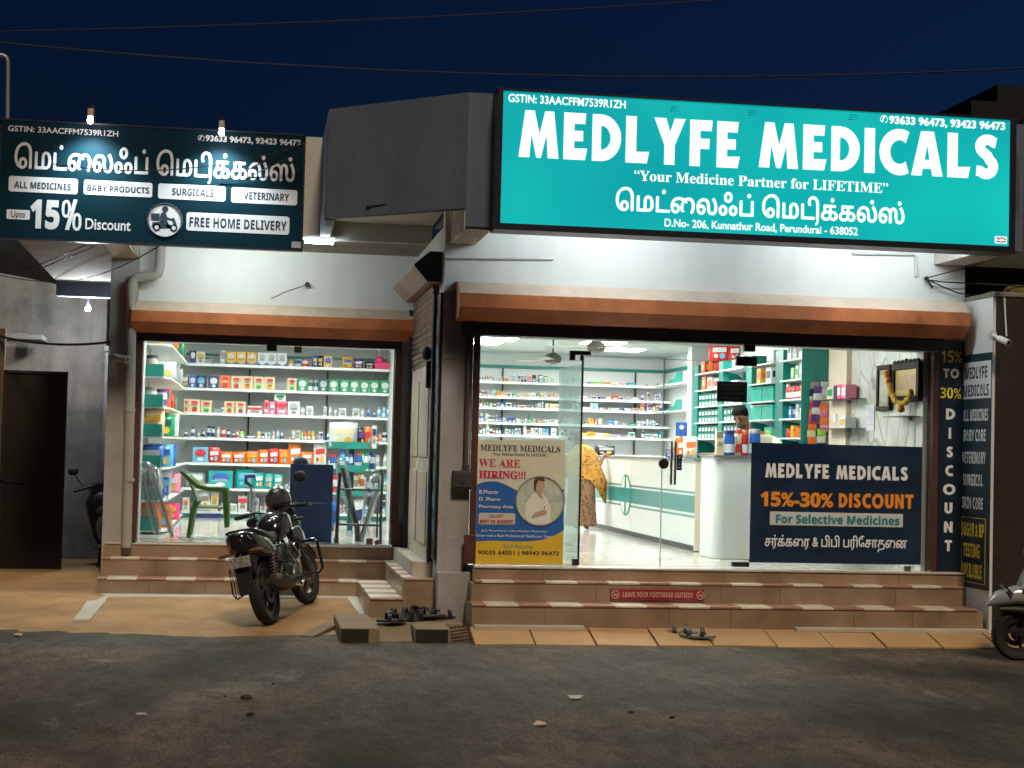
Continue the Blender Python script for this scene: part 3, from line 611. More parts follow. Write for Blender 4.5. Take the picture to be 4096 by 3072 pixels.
# ---- unlit Tamil sign over the recessed shop
TEALD = M('printed_teal_flex', (.001, .018, .031), .6, var=.05, scale=1.2, spec=.08); WPR = M('printed_white', (.56, .58, .64), .5); NAVYP = M('printed_navy', (.012, .03, .06), .5)
def lx(x): return .6329 * x
YL = 17.30
a = PY(lx(20), lx(758), YL); b = PY(lx(1922), lx(870), YL); c = PY(lx(0), lx(1495), YL)
LX0, LX1, LZ0, LZ1 = -2.672, b.x, c.z, a.z
ls = thing('sign_board', 'unlit dark teal sign with Tamil lettering lit by two lamps along its top', 'sign', ((LX0 + LX1) / 2, 17.4, LZ0))
build('sign_face', G().box(LX0, LX1, YL + .003, YL + .03, LZ0, LZ1), TEALD, ls)
build('sign_frame', G().box(LX0 - .02, LX1 + .02, YL + .031, YL + .10, LZ0 - .02, LZ1 + .02).box(LX0 - .02, LX1 + .02, YL - .003, YL + .0305, LZ0 - .02, LZ0 - .001).box(LX0 - .02, LX1 + .02, YL - .003, YL + .0305, LZ1 + .001, LZ1 + .018), FRAMEM, ls)
build('back_strut', G().box(-2.3, -2.24, 17.402, 17.559, 4.0, 4.06).box(-.2, -.14, 17.402, 17.559, 4.0, 4.06).box(-2.3, -2.24, 17.402, 17.559, 4.8, 4.86).box(-.2, -.14, 17.402, 17.559, 4.8, 4.86), BLACK, ls)
def LL(body, l, bt, tp, r, off=0., m=WPR, Y=YL, par=None): return line(par or ls, m, body, lx(l), lx(bt), lx(tp), lx(r), Y, off)
LL('GSTIN: 33AACFFM7539R1ZH', 50, 828, 791, 748, .014)
LL('93633 96473, 93423 96473', 1298, 898, 852, 1900, .03); LL('✆', 1250, 892, 852, 1292, .012)
LL(TAM, 92, 1062, 898, 1862, .018)
def lbox(l, bt, tp, r, txt, tl, tb, tt, tr, font=sb):
    o, u, v = rect(lx(l), lx(bt), lx(tp), lx(r), YL); e = .06
    g = G(); ru = v.z * .1 / u.x; g.poly([o + u * ru, o + u * (1 - ru), o + u + v * .1, o + u + v * .9, o + u * (1 - ru) + v, o + u * ru + v, o + v * .9, o + v * .1])
    bx = build('text_box', g, WPR, ls); line(bx, NAVYP, font(txt), lx(tl), lx(tb), lx(tt), lx(tr), YL - .003); return bx
lbox(53, 1208, 1110, 491, 'ALL MEDICINES', 90, 1186, 1144, 448); lbox(528, 1228, 1135, 962, 'BABY PRODUCTS', 550, 1204, 1166, 942)
lbox(998, 1254, 1158, 1425, 'SURGICALS', 1088, 1232, 1187, 1350); lbox(1460, 1279, 1182, 1878, 'VETERINARY', 1540, 1257, 1211, 1825)
lbox(40, 1383, 1322, 188, 'Upto', 70, 1382, 1330, 158, lambda s: s); lbox(1176, 1456, 1340, 1828, 'FREE HOME DELIVERY', 1197, 1430, 1370, 1810)
LL(sb('15'), 186, 1444, 1258, 374, .03); LL(sb('0'), 388, 1375, 1262, 446); LL(sb('0'), 455, 1457, 1345, 513)
g = G(); p = [PY(lx(410), lx(1452), YL), PY(lx(436), lx(1455), YL), PY(lx(490), lx(1262), YL), PY(lx(466), lx(1260), YL)]; g.poly([Vector((q.x, YL, q.z)) for q in p]); build('lettering', g, WPR, ls)
LL('Discount', 538, 1449, 1378, 825, .016)
c = PY(lx(1042), lx(1393), YL); rr = (PY(lx(1154), lx(1393), YL).x - c.x)
ic = build('delivery_emblem', G().disc((c.x, YL, c.z), rr), WPR, ls)
def loc(x, y, d=.003): return Vector((c.x + (x - 1042) / 112 * rr, YL - d, c.z - (y - 1393) / 112 * rr))
g = G(); pg = lambda *pts: g.poly([loc(*p) for p in pts])
pg((955, 1350), (1008, 1350), (1008, 1396), (955, 1396)); pg((965, 1408), (1030, 1402), (1050, 1420), (1078, 1418), (1092, 1440), (1010, 1445), (960, 1440))
pg((1018, 1345), (1042, 1338), (1058, 1372), (1092, 1384), (1090, 1392), (1050, 1386), (1062, 1405), (1080, 1440), (1062, 1444), (1040, 1408), (1010, 1404), (1012, 1365))
pg((1085, 1378), (1100, 1372), (1118, 1420), (1108, 1430), (1092, 1400))
q = loc(1042, 1320); g.disc(q, rr * 20 / 112)
for x in (992, 1100): g.disc(loc(x, 1440), rr * 24 / 112)
build('rider_silhouette', g, NAVYP, ic)
g = G()
for x in (992, 1100): g.disc(loc(x, 1440, .006), rr * 13 / 112)
pts = [loc(1042, 1393, .004) + Vector((math.cos(t) * rr * .96, 0, math.sin(t) * rr * .96)) for t in seq(0, 2 * PI, 40)][:-1]
build('wheel_hub', g, WPR, ic); build('emblem_rim', G().tube(pts, .006, 5, closed=True), NAVYP, ic)
o, u, v = rect(lx(1842), lx(1566), lx(1526), lx(1902), YL); build('maker_sticker', G().poly([o, o + u, o + u + v, o + v]), M('sticker_dull', (.3, .3, .33), .5, var=.4, scale=30), ls)

# ---- lamps
def lamp_mat(name, col, s): return M(name, col, .4, emit=s)
TUBE = lamp_mat('tube_light_glow', (.90, 1.0, .97), 48); PANEL = lamp_mat('panel_glow', (.96, 1.0, .93), 32)
for i, (px, py) in enumerate(((361, 478), (886, 526))):
    p = PY(px, py + 4, 17.0)
    t = thing('sign_lamp', ['small lamp over the start of the Tamil sign near GSTIN', 'small lamp over the phone number of the Tamil sign'][i], 'lamp', p, 'lamps over the Tamil sign')
    build('lamp_arm', G().tube([(p.x, 17.5, p.z - .05), (p.x, 17.4, p.z + .18), (p.x, 17.1, p.z + .2), (p.x, 17.0, p.z + .12)], .012, 8), BLACK, t, smooth=50)
    build('lamp_holder', G().lathe([(.03, .12), (.034, .06), (.03, .04)], p, 12), M('lamp_holder_white', (.6, .5, .45), .5), t, smooth=40)
    build('bulb', G().ball(p, .03, .03, .034, 12, 8), lamp_mat('bulb_glow', (1.0, .93, .88), 60), t, smooth=60)
    ld = bpy.data.lights.new('lamp_light', 'SPOT'); ld.energy = 75; ld.color = (.85, 1.0, .97); ld.shadow_soft_size = .05; ld.spot_size = R(120); ld.spot_blend = 1.0
    lo = bpy.data.objects.new('lamp_light', ld); COL.objects.link(lo); lo.parent = t; lo.location = (0, 0, -.06); lo.rotation_euler = (-Vector((0, -.45, 1))).to_track_quat('-Z', 'Y').to_euler()
def tube_light(lab, x0, x1, y, z, kind='tube_light'):
    t = thing(kind, lab, 'tube light', ((x0 + x1) / 2, y, z), 'tube lights under the canopies')
    build('tube', G().tube([(x0 + .03, y, z - .035), (x1 - .03, y, z - .035)], .018, 10), TUBE if y > 16 else lamp_mat('bright_tube_glow', (.92, 1.0, .98), 52), t, smooth=50)
    build('batten', G().box(x0, x1, y - .025, y + .025, z - .012, z), M('batten_white', (.7, .7, .7), .5), t, bev=.004)
    return t
p, q = PY(1208, 985, 17.5), PY(1344, 992, 17.5)
tube_light('glowing tube light under the canopy edge beside the Tamil sign', p.x, q.x, 17.52, 3.937)
tube_light('tube light on the soffit hidden behind the Tamil sign', -1.0, .2, 17.85, 3.94)
tube_light('tube light above the entrance hidden behind the poster end of the teal sign', 2.6, 4.0, 15.08, 4.118); tube_light('tube light above the entrance hidden behind the phone number of the teal sign', 5.2, 6.72, 15.08, 4.118)
p = PY(352, 1234, 21.3)
t = thing('bulb_lamp', 'bright bare bulb hanging in the alley under the beam', 'lamp', p)
build('bulb', G().ball(p, .034, .034, .038, 14, 9), lamp_mat('alley_bulb_glow', (.95, 1.0, 1.0), 70), t, smooth=60)
build('bulb_holder', G().tube([(p.x, p.y, p.z + .05), (p.x, p.y, p.z + .12)], .025, 10).tube([(p.x, p.y, p.z + .12), (p.x, p.y - .1, 3.55), (p.x, 21.05, 3.7)], .006, 6), BLACK, t)
ld = bpy.data.lights.new('bulb_light', 'POINT'); ld.energy = 42; ld.color = (.9, .97, 1); ld.shadow_soft_size = .05
lo = bpy.data.objects.new('bulb_light', ld); COL.objects.link(lo); lo.parent = t; lo.location = (0, -.12, -.05)
pa = PZ(1985, 1352, 3.355); pb = PZ(2412, 1370, 3.355)
spots = [(pa.x, pa.y, 'panel light on the ceiling above the poster'), (pb.x, pb.y, 'panel light on the ceiling beyond the door fitting'), (3.2, 18.0, 'panel light near the poster window'), (5.0, 18.6, 'panel light over the counter corner'), (5.9, 21.6, 'panel light over the green drawer units'), (3.3, 24.5, 'panel light by the far shelves'), (5.6, 25.0, 'panel light at the far shelf corner'), (4.4, 16.9, 'panel light just inside the glass door'),
         (-.4, 20.2, 'panel light above the green chair'), (1.0, 20.2, 'panel light above the navy board'), (-.4, 23.4, 'panel light before the baby food shelves'), (1.1, 23.4, 'panel light before the pink tub shelf')]
for x, y, lab in spots:
    t = thing('ceiling_light', 'square white ' + lab, 'ceiling light', (x, y, 3.35), 'ceiling panel lights')
    build('diffuser', G().box(x - .29, x + .29, y - .29, y + .29, 3.338, 3.345), PANEL, t)
    build('light_frame', G().box(x - .31, x + .31, y - .31, y + .31, 3.346, 3.359), M('light_frame_white', (.75, .75, .75), .5), t)

# ---- film with the discount text on the right pane
FILM = M('navy_window_film', (.008, .022, .058), .16, var=.3, scale=2.0); t_, b_ = nodes(FILM); b_.inputs['Alpha'].default_value = .9
def rx_(x): return 2700 + .6329 * x
def ry_(y): return 1300 + .6329 * y
YFm = 15.990
o, u, v = rect(rx_(470), ry_(1500), ry_(742), rx_(1553), YFm)
fs = build('discount_film', G().box(o.x, o.x + u.x, YFm + .002, YFm + .006, o.z, o.z + v.z), FILM, label='navy window film offering a discount, stuck on the right glass pane', cat='window film')
SILV = M('silver_vinyl', (.85, .85, .87), .5); ORV = M('orange_vinyl', (.85, .28, .02), .5); TEV = M('teal_vinyl', (.01, .22, .27), .5); GRV = M('grey_vinyl', (.6, .62, .62), .5)
ch = lambda w_, l, b2, t2, r, m: chunky(fs, m, w_, rx_(l), ry_(b2), ry_(t2), rx_(r), YFm)
ch('MEDLYFE', 570, 963, 872, 975, SILV); ch('MEDICALS', 1017, 976, 885, 1471, SILV); ch('DISCOUNT', 1035, 1155, 1060, 1507, ORV)
line(fs, ORV, sb('15') + '%-' + sb('30') + '%', rx_(538), ry_(1146), ry_(1050), rx_(1000), YFm, .03)
o, u, v = rect(rx_(599), ry_(1263), ry_(1178), rx_(1440), YFm); bx = build('text_box', G().poly([o, o + u, o + u + v, o + v]), GRV, fs)
line(bx, TEV, sb('For Selective Medicines'), rx_(637), ry_(1252), ry_(1194), rx_(1419), YFm - .003, .02)
TM2 = 'சர\u0bcdக\u0bcdக\u0bc8ர & ப\u0bbfப\u0bbf பர\u0bbf\u0bc7சாத\u0bc8ன'
line(fs, SILV, TM2, rx_(568), ry_(1424), ry_(1322), rx_(1465), YFm, .014)
build('film_clip', G().box(PY(3618, 2255, 15.97).x, PY(3644, 2255, 15.97).x, 15.97, 15.996, FL, FL + .05), STEEL, fs)
# ---- vertical sign on the right pilaster
def v3(x, y): return (3500 + 1.0247 * x, 1000 + 1.0247 * y)
YV = 15.955
a = PY(*v3(246, 352), YV); b = PY(*v3(345, 1260), YV)
NAV = M('navy_board', (.006, .018, .036), .4, var=.2); YELV = M('yellow_vinyl', (.88, .66, .04), .5); PALE = M('pale_vinyl', (.8, .83, .83), .5)
vs_ = build('vertical_sign', G().box(6.872, 7.163, YV + .003, 15.983, b.z, a.z), NAV, label='tall navy board reading 15% TO 30% DISCOUNT on the pilaster by the film', cat='sign')
def vline(fn, txt, cy_, l, r, h, m):
    pl, pb = v3(l, cy_ + h / 2); pr, pt = v3(r, cy_ - h / 2)
    fn(vs_, m, txt, pl, pb, pt, pr, YV)
vline(line, sb('15') + '%', 415, 258, 340, 46, YELV); vline(chunky, 'TO', 481, 266, 328, 38, PALE); vline(line, sb('30') + '%', 557, 254, 337, 42, YELV)
for ch_, y, l, r in zip('DISCOUNT', (640, 715, 788, 861, 934, 1007, 1081, 1154), (277, 287, 279, 274, 265, 271, 269, 272), (313, 297, 304, 305, 314, 302, 303, 300)): vline(chunky, ch_, y, l, r, 43, PALE)
# ---- service list on the flank wall
XW = 7.166
def wz(y): return PX(3858, 1000 + 1.0247 * y, XW).z
GRB = M('green_navy_board', (.008, .03, .045), .45, var=.2)
ws = build('service_sign', G().box(XW - .006, XW + .002, 15.325, 15.975, wz(1312), wz(412)), GRB, label='narrow blue board listing ALL MEDICINES, BABY CARE and more on the flank wall', cat='sign')
build('name_band', G().box(XW - .009, XW - .0065, 15.325, 15.975, wz(583), wz(442)), M('white_vinyl', (.85, .85, .85), .5), ws)
def wl(txt, y, h, y0, y1, m, fn=sb):
    g = G(); zc = wz(y); dz = (wz(y - h / 2) - wz(y + h / 2)); put(g, *text_geo(fn(txt), .01), (XW - .012, y0, zc - dz / 2), (0, y1 - y0, 0), (0, 0, dz)); return build('lettering', g, m, ws)
NV = M('navy_vinyl2', (.008, .02, .07), .5)
wl('MEDLYFE', 484, 46, 15.92, 15.40, NV); wl('MEDICALS', 552, 46, 15.95, 15.36, NV)
for tx, y, a_, b_ in (('ALL MEDICINES', 646, 15.95, 15.37), ('BABY CARE', 724, 15.93, 15.42), ('VETERINARY', 810, 15.96, 15.41), ('SURGICAL', 896, 15.93, 15.47), ('SKIN CARE', 985, 15.95, 15.46)): wl(tx, y, 46, a_, b_, PALE)
for tx, y, a_, b_ in (('SUGAR & BP', 1088, 15.95, 15.43), ('TESTING', 1168, 15.90, 15.52), ('AVAILABLE', 1246, 15.95, 15.47)): wl(tx, y, 54, a_, b_, YELV)
za, zb2 = wz(1292), wz(1042); build('yellow_border', G().tube([(XW - .009, 15.96, za), (XW - .009, 15.40, za), (XW - .009, 15.40, zb2), (XW - .009, 15.96, zb2)], .004, 4, closed=True), YELV, ws)
# ---- footwear notice on the riser
a, b = PY(2443, 2358, 15.66), PY(2818, 2399, 15.66); za, zb2 = PY(2443, 2398, 15.675).z, PY(2443, 2357, 15.675).z
REDV = M('red_notice', (.28, .012, .012), .45, var=.2); PKV = M('pink_white_vinyl', (.5, .38, .36), .5)
fn = build('footwear_notice', G().box(a.x, b.x, 15.668, 15.677, za, zb2), REDV, label='red strip reading LEAVE YOUR FOOTWEAR OUTSIDE on the middle step', cat='notice')
line(fn, PKV, sb('LEAVE YOUR FOOTWEAR OUTSIDE'), 2491, 2388, 2367, 2771, 15.665)
g = G()
for px, py in ((2461, 2378), (2802, 2382)):
    c = PY(px, py, 15.664); r = .037; pts = [c + Vector((r * math.cos(t), 0, r * math.sin(t))) for t in seq(0, 2 * PI, 24)][:-1]
    g.tube(pts, .005, 5, closed=True); g.tube([c + Vector((-.026, 0, .026)), c + Vector((.026, 0, -.026))], .004, 5); g.tube([c + Vector((-.02, .001, -.008)), c + Vector((.005, .001, -.002)), c + Vector((.022, .001, .006))], .006, 5)
build('prohibition_mark', g, PKV, fn)
# ---- narrow side sign on the pillar flank
g = G(); z0, z1 = PY(1735, 2232, 16.3).z, PY(1757, 1180, 16.3).z
ss = build('corner_sign', G().box(XP - .03, XP - .003, 16.0, 16.31, z0, z1), M('dark_blue_board', (.005, .013, .022), .35, var=.2), label='thin dark board with pale blue letters on the flank of the grey pillar', cat='sign')
g = G(); LB = M('pale_blue_letters', (.3, .42, .55), .5)
for i, c_ in enumerate('DISCOUNT'):
    zc = z1 - .25 - i * (z1 - z0 - .35) / 8; put(g, *chunky_geo(c_), (XP - .033, 16.24, zc - .17), (0, -.17, 0), (0, 0, .18))
build('lettering', g, LB, ss)

# ---- hiring poster on the left pane
YPo = 15.990
def hx_(x): return 1890 + .3255 * x
def hy_(y): return 1740 + .3255 * y
def hp(x, y, d=0.):
    p = PY(hx_(x), hy_(y), YPo); return Vector((p.x, YPo - d, p.z))
ps = build('hiring_poster', G().prism([hp(18, 1592), hp(1110, 1600), hp(1140, 65), hp(50, 62)], (0, .003, 0)), M('poster_cream', (.70, .68, .53), .45, var=.06, scale=3), label='WE ARE HIRING poster in cream, blue and yellow on the left pane', cat='poster')
g = G(); g.poly([hp(x, y, .002) for x, y in ((40, 612), (120, 582), (210, 568), (310, 574), (400, 606), (480, 648), (545, 682), (640, 720), (900, 720), (1122, 660), (1122, 1168), (1040, 1220), (960, 1256), (830, 1295), (660, 1308), (400, 1304), (200, 1298), (22, 1312))])
build('poster_blue', g, M('poster_blue_ink', (.025, .13, .46), .45, var=.05), ps)
g = G(); g.poly([hp(x, y, .0025) for x, y in ((22, 1312), (200, 1298), (400, 1304), (660, 1308), (830, 1295), (960, 1256), (1040, 1220), (1118, 1168), (1108, 1590), (20, 1585))]); build('poster_yellow', g, M('poster_yellow_ink', (.72, .47, .04), .45, var=.06), ps)
g = G(); c = hp(830, 810, .005); r = hp(1125, 810).x - c.x; g.disc(c, r, 40); ci = build('poster_portrait', g, M('portrait_ground', (.38, .48, .40), .5, col2=(.68, .72, .62), scale=7), ps)
def hpo(name, pts, col, d): return build(name, G().poly([hp(x, y, d) for x, y in pts]), M(name + '_ink', col, .5), ci)
hpo('portrait_coat', ((640, 1000), (655, 850), (720, 740), (790, 700), (860, 720), (920, 780), (960, 900), (965, 1060), (900, 1098), (760, 1096), (690, 1070)), (.8, .8, .75), .007)
hpo('portrait_neck', ((770, 690), (850, 720), (862, 800), (815, 760)), (.55, .36, .25), .008)
hpo('portrait_face', ((768, 640), (770, 570), (820, 540), (880, 560), (890, 620), (870, 680), (830, 705), (790, 690)), (.58, .38, .27), .009)
hpo('portrait_hair', ((755, 680), (752, 560), (790, 515), (860, 515), (892, 560), (870, 570), (812, 556), (785, 600), (772, 690)), (.09, .05, .03), .010)
hpo('portrait_arm', ((720, 1010), (760, 955), (860, 920), (910, 925), (910, 970), (840, 990), (740, 1020)), (.55, .36, .26), .010)
hpo('portrait_pen', ((872, 905), (886, 868), (894, 874), (880, 910)), (.05, .05, .08), .012)
pts = [c + Vector((r * math.cos(t), -.001, r * math.sin(t))) for t in seq(0, 2 * PI, 48)][:-1]; build('portrait_rim', G().tube(pts, .008, 5, closed=True), M('rim_grey', (.3, .3, .28), .5), ci)
def hl(txt, l, b2, t2, r_, m, off=0., d=.004, par=None): return line(par or ps, m, txt, hx_(l), hy_(b2), hy_(t2), hx_(r_), YPo - d, off)
PN = M('ink_navy', (.012, .02, .07), .5); PM = M('ink_magenta', (.6, .015, .13), .5); PW = M('ink_white', (.8, .82, .84), .5); PK = M('ink_black', (.03, .03, .025), .5)
hl(se('MEDLYFE MEDICALS'), 95, 190, 113, 1078, PN); hl(se('“Your Medicine Partner for LIFETIME”'), 248, 247, 214, 918, PN)
hl(se('WE ARE'), 78, 388, 290, 588, PM); hl(se('HIRING!!!'), 78, 530, 434, 652, PM, .02)
hl('B.Pharm', 82, 722, 672, 312, PW, .012); hl('D. Pharm', 80, 810, 762, 342, PW, .012); hl('Pharmacy Aide', 78, 906, 856, 500, PW, .012)
sbx = build('salary_box', G().poly([hp(x, y, .004) for x, y in ((74, 1085), (90, 1098), (505, 1100), (522, 1085), (524, 975), (508, 960), (92, 956), (76, 968))]), M('salary_paper', (.6, .57, .5), .5), ps)
hl('SALARY', 205, 1014, 972, 386, M('ink_red', (.42, .05, .04), .5), .01, .007, sbx); hl(sb('BEST IN MARKET'), 92, 1082, 1038, 500, MC['ink_red'], .02, .007, sbx)
hl('Join Perundurai’s New Modern Pharmacy', 108, 1192, 1158, 912, PW, .004); hl('Grow with a Best Professional Healthcare Team', 45, 1248, 1214, 975, PW, .004)
hl('Send Resume', 375, 1390, 1345, 745, M('ink_teal', (.05, .3, .3), .5), .008); hl('90035 64051 | 98943 96473', 66, 1482, 1415, 1060, PK, .022)
build('poster_crease', G().prism([hp(30, 806, .006), hp(1125, 816, .006), hp(1125, 824, .003), hp(30, 812, .003)], (0, .002, 0)), M('crease_grey', (.30, .31, .27), .6), ps)
# black slatted board hanging inside the door
a, b = PY(2868, 1524, 16.25), PY(2987, 1610, 16.25)
hb_ = build('hanging_board', G().box(a.x, b.x, 16.24, 16.26, b.z, a.z), M('matt_black_board', (.012, .012, .014), .5), label='black slatted notice board hanging inside the glass above the pharmacist', cat='notice board', bev=.006)
g = G()
for i in range(4): z = a.z - (a.z - b.z) * (i + .65) / 4.6; g.box(a.x + .04, b.x - .05 - .03 * (i % 2), 16.232, 16.239, z - .016, z + .012)
build('slat', g, M('board_slat', (.07, .07, .07), .5), hb_)
build('hanger', G().tube([(a.x + .05, 16.25, a.z), (a.x + .05, 16.25, 2.86)], .002, 4).tube([(b.x - .05, 16.25, b.z + .3), (b.x - .05, 16.25, 2.86)], .002, 4), PLASTIC, hb_)
# ================================================================ GOODS
PAL = dict(W=(.72, .74, .74), S=(.42, .44, .46), B=(.03, .12, .45), N=(.015, .03, .14), O=(.75, .16, .02), R=(.6, .03, .03), Y=(.7, .38, .04), G=(.01, .28, .12), T=(.02, .38, .38), K=(.025, .025, .03), C=(.72, .60, .38), P=(.75, .22, .35), U=(.1, .04, .22), A=(.32, .11, .02), L=(.12, .42, .62), M=(.25, .6, .04), H=(.8, .04, .2), E=(.3, .24, .2), D=(.01, .1, .08))
CN = dict(W='white', S='silver grey', B='blue', N='navy', O='orange', R='red', Y='golden', G='green', T='teal', K='black', C='cream', P='pink', U='purple', A='amber', L='light blue', M='lime green', H='hot pink', E='brown', D='dark green')
def gm(c, rough=.45): return M('goods_' + CN[c].replace(' ', '_') + ('_shiny' if rough < .3 else ''), PAL[c], rough, var=.06, scale=9)
ORD = 'first second third fourth fifth sixth seventh eighth ninth tenth eleventh twelfth thirteenth fourteenth fifteenth sixteenth seventeenth eighteenth nineteenth twentieth twenty-first twenty-second twenty-third twenty-fourth twenty-fifth twenty-sixth twenty-seventh twenty-eighth twenty-ninth thirtieth thirty-first thirty-second thirty-third thirty-fourth thirty-fifth thirty-sixth thirty-seventh thirty-eighth thirty-ninth fortieth'.split()
def product(kind, x0, x1, y, z0, z1, c1, c2, lab, group, seed=0):
    """y is the front plane of the product"""
    w_, h_ = x1 - x0, z1 - z0; cx = (x0 + x1) / 2; K = dict(label=lab, group=group); e = .0025
    if kind in 'bcf':                                        # cartons: b emblem, c band, f flat top stripe
        dp = min(.16, max(.05, w_ * .6)); g = G().box(x0 + .002, x1 - .002, y, y + dp, z0, z1)
        o = build('carton', g, gm(c1), cat='carton', bev=min(.004, w_ * .05), **K)
        f = G(); yy = y - e
        if kind == 'b': f.disc((cx, yy, z0 + h_ * .62), w_ * .36, 18, 0, min(h_ * .24, w_ * .36)); f.disc((cx, yy, z0 + h_ * .22), w_ * .2, 12, 1, h_ * .12)
        elif kind == 'c': f.poly([(x0 + .006, yy, z0 + h_ * .55), (x1 - .006, yy, z0 + h_ * .55), (x1 - .006, yy, z0 + h_ * .85), (x0 + .006, yy, z0 + h_ * .85)]); f.poly([(x0 + w_ * .2, yy, z0 + h_ * .2), (x1 - w_ * .2, yy, z0 + h_ * .2), (x1 - w_ * .2, yy, z0 + h_ * .38), (x0 + w_ * .2, yy, z0 + h_ * .38)], 1)
        else: f.poly([(x0 + .004, yy, z0 + h_ * .72), (x1 - .004, yy, z0 + h_ * .72), (x1 - .004, yy, z1 - .006), (x0 + .004, yy, z1 - .006)])
        build('printed_label', f, [gm(c2), gm('W' if c1 not in 'WC' else 'E')], o)
    elif kind == 'g':                                        # gold/white formula carton, scalloped foot
        o = build('carton', G().box(x0 + .002, x1 - .002, y, y + .12, z0, z1), gm(c1), cat='carton', **K); yy = y - e
        f = G(); f.disc((cx, yy, z0 + h_ * .66), w_ * .3, 18, 0, h_ * .22); f.poly([(x0 + .003, yy, z0 + .004), (x1 - .003, yy, z0 + .004), (x1 - .003, yy, z0 + h_ * .24), (cx, yy, z0 + h_ * .07), (x0 + .003, yy, z0 + h_ * .24)], 1)
        build('printed_label', f, [gm(c2), gm('B')], o)
    elif kind == 'm':                                        # cereal carton: red oval brand patch, bowl below
        o = build('carton', G().box(x0 + .002, x1 - .002, y, y + .12, z0, z1), gm(c1), cat='carton', **K); yy = y - e
        f = G(); f.disc((cx, yy, z0 + h_ * .76), w_ * .32, 18, 0, h_ * .12); f.poly([(x0 + w_ * .25, yy, z0 + h_ * .34), (x1 - w_ * .25, yy, z0 + h_ * .34), (x1 - w_ * .33, yy, z0 + h_ * .08), (x0 + w_ * .33, yy, z0 + h_ * .08)], 1); f.disc((cx, yy - .001, z0 + h_ * .38), w_ * .2, 14, 2, h_ * .08)
        build('printed_label', f, [gm('R'), gm(c2), gm('A' if c2 != 'G' else 'M')], o)
    elif kind in 'tju':                                      # t bottle, j jar, u tube bottle
        r = w_ / 2; rr = {'t': .42, 'j': .86, 'u': .75}[kind]; nk = {'t': .72, 'j': .84, 'u': .8}[kind]
        g = G().lathe([(r * .9, z0), (r, z0 + h_ * .03), (r, z0 + h_ * (nk - .12)), (r * rr, z0 + h_ * nk), (r * rr, z0 + h_ * (nk + .04))], (cx, y + r, 0), 12)
        o = build({'t': 'bottle', 'j': 'jar', 'u': 'lotion_bottle'}[kind], g, gm(c1, .25), cat='bottle' if kind != 'j' else 'jar', smooth=45, **K)
        build('cap', G().lathe([(r * rr * 1.1, z0 + h_ * nk), (r * rr * 1.1, z1 - h_ * .02), (r * rr * .9, z1)], (cx, y + r, 0), 10), gm(c2), o, smooth=40)
        build('printed_label', G().lathe([(r * 1.02, z0 + h_ * .12), (r * 1.02, z0 + h_ * .45)], (cx, y + r, 0), 12), gm('W' if c1 not in 'WSC' else c2), o, smooth=40)
    elif kind in 'pd':                                       # p pouch, d soft pack
        dp = min(.22, max(.06, w_ * .5)); o = build('soft_pack', G().pillow(x0 - .004, x1 + .004, y, y + dp, z0, z1, 0, seed, .07 if kind == 'p' else .1), gm(c1, .25), cat='pack', smooth=60, **K)
        f = G(); yy = y - .006; f.poly([(x0 + w_ * .14, yy, z0 + h_ * .5), (x1 - w_ * .12, yy, z0 + h_ * .54), (x1 - w_ * .12, yy, z0 + h_ * .80), (x0 + w_ * .14, yy, z0 + h_ * .76)]); f.disc((x0 + w_ * .66, yy, z0 + h_ * .3), w_ * .15, 12, 1, h_ * .16); f.disc((x0 + w_ * .3, yy - .001, z0 + h_ * .28), w_ * .12, 10, 0, h_ * .1)
        build('printed_label', f, [gm(c2), gm('L' if c1 in 'OR' else 'Y')], o)
    if kind in 'bcfgm':
        yy = y - .0035; g = G()
        for i in range(2): zz = z0 + h_ * (.40 + .09 * i) if kind != 'm' else z0 + h_ * (.52 + .07 * i); g.poly([(cx - w_ * (.34 - .1 * i), yy, zz), (cx + w_ * (.30 - .05 * i), yy, zz), (cx + w_ * (.30 - .05 * i), yy, zz + h_ * .035), (cx - w_ * (.34 - .1 * i), yy, zz + h_ * .035)])
        build('printed_line', g, gm('N' if c1 in 'WCYSLP' else 'W'), o)
    o.rotation_euler.z = random.Random(seed * 7 + int(x0 * 100)).uniform(-.1, .1)
    return o
KN = dict(b='carton', c='carton', f='carton', g='scalloped carton', m='cereal carton', t='bottle', j='jar', u='lotion bottle', p='pouch', d='soft pack')
def shelf_goods(items, zt, Y, where, group):
    used = {}
    for i, (a, b, top, kind, cc) in enumerate(items):
        xa, xb = PY(a, 1700, Y).x, PY(b, 1700, Y).x; z1 = PY((a + b) / 2, top, Y).z
        c1, c2 = cc[0], cc[1] if len(cc) > 1 else 'W'
        k = CN[c1] + ' ' + KN[kind]; used[k] = used.get(k, 0) + 1
        n = sum(1 for q in items if CN[q[4][0]] + ' ' + KN[q[3]] == k)
        lab = (k if n == 1 else ORD[used[k] - 1] + ' ' + k) + ' along ' + where
        if kind in 'tu' and xb - xa > .14: xb = xa + .14
        product(kind, xa, xb, Y + rnd.uniform(0, .03), zt + .001, max(z1, zt + .05), c1, c2, lab, group, i)
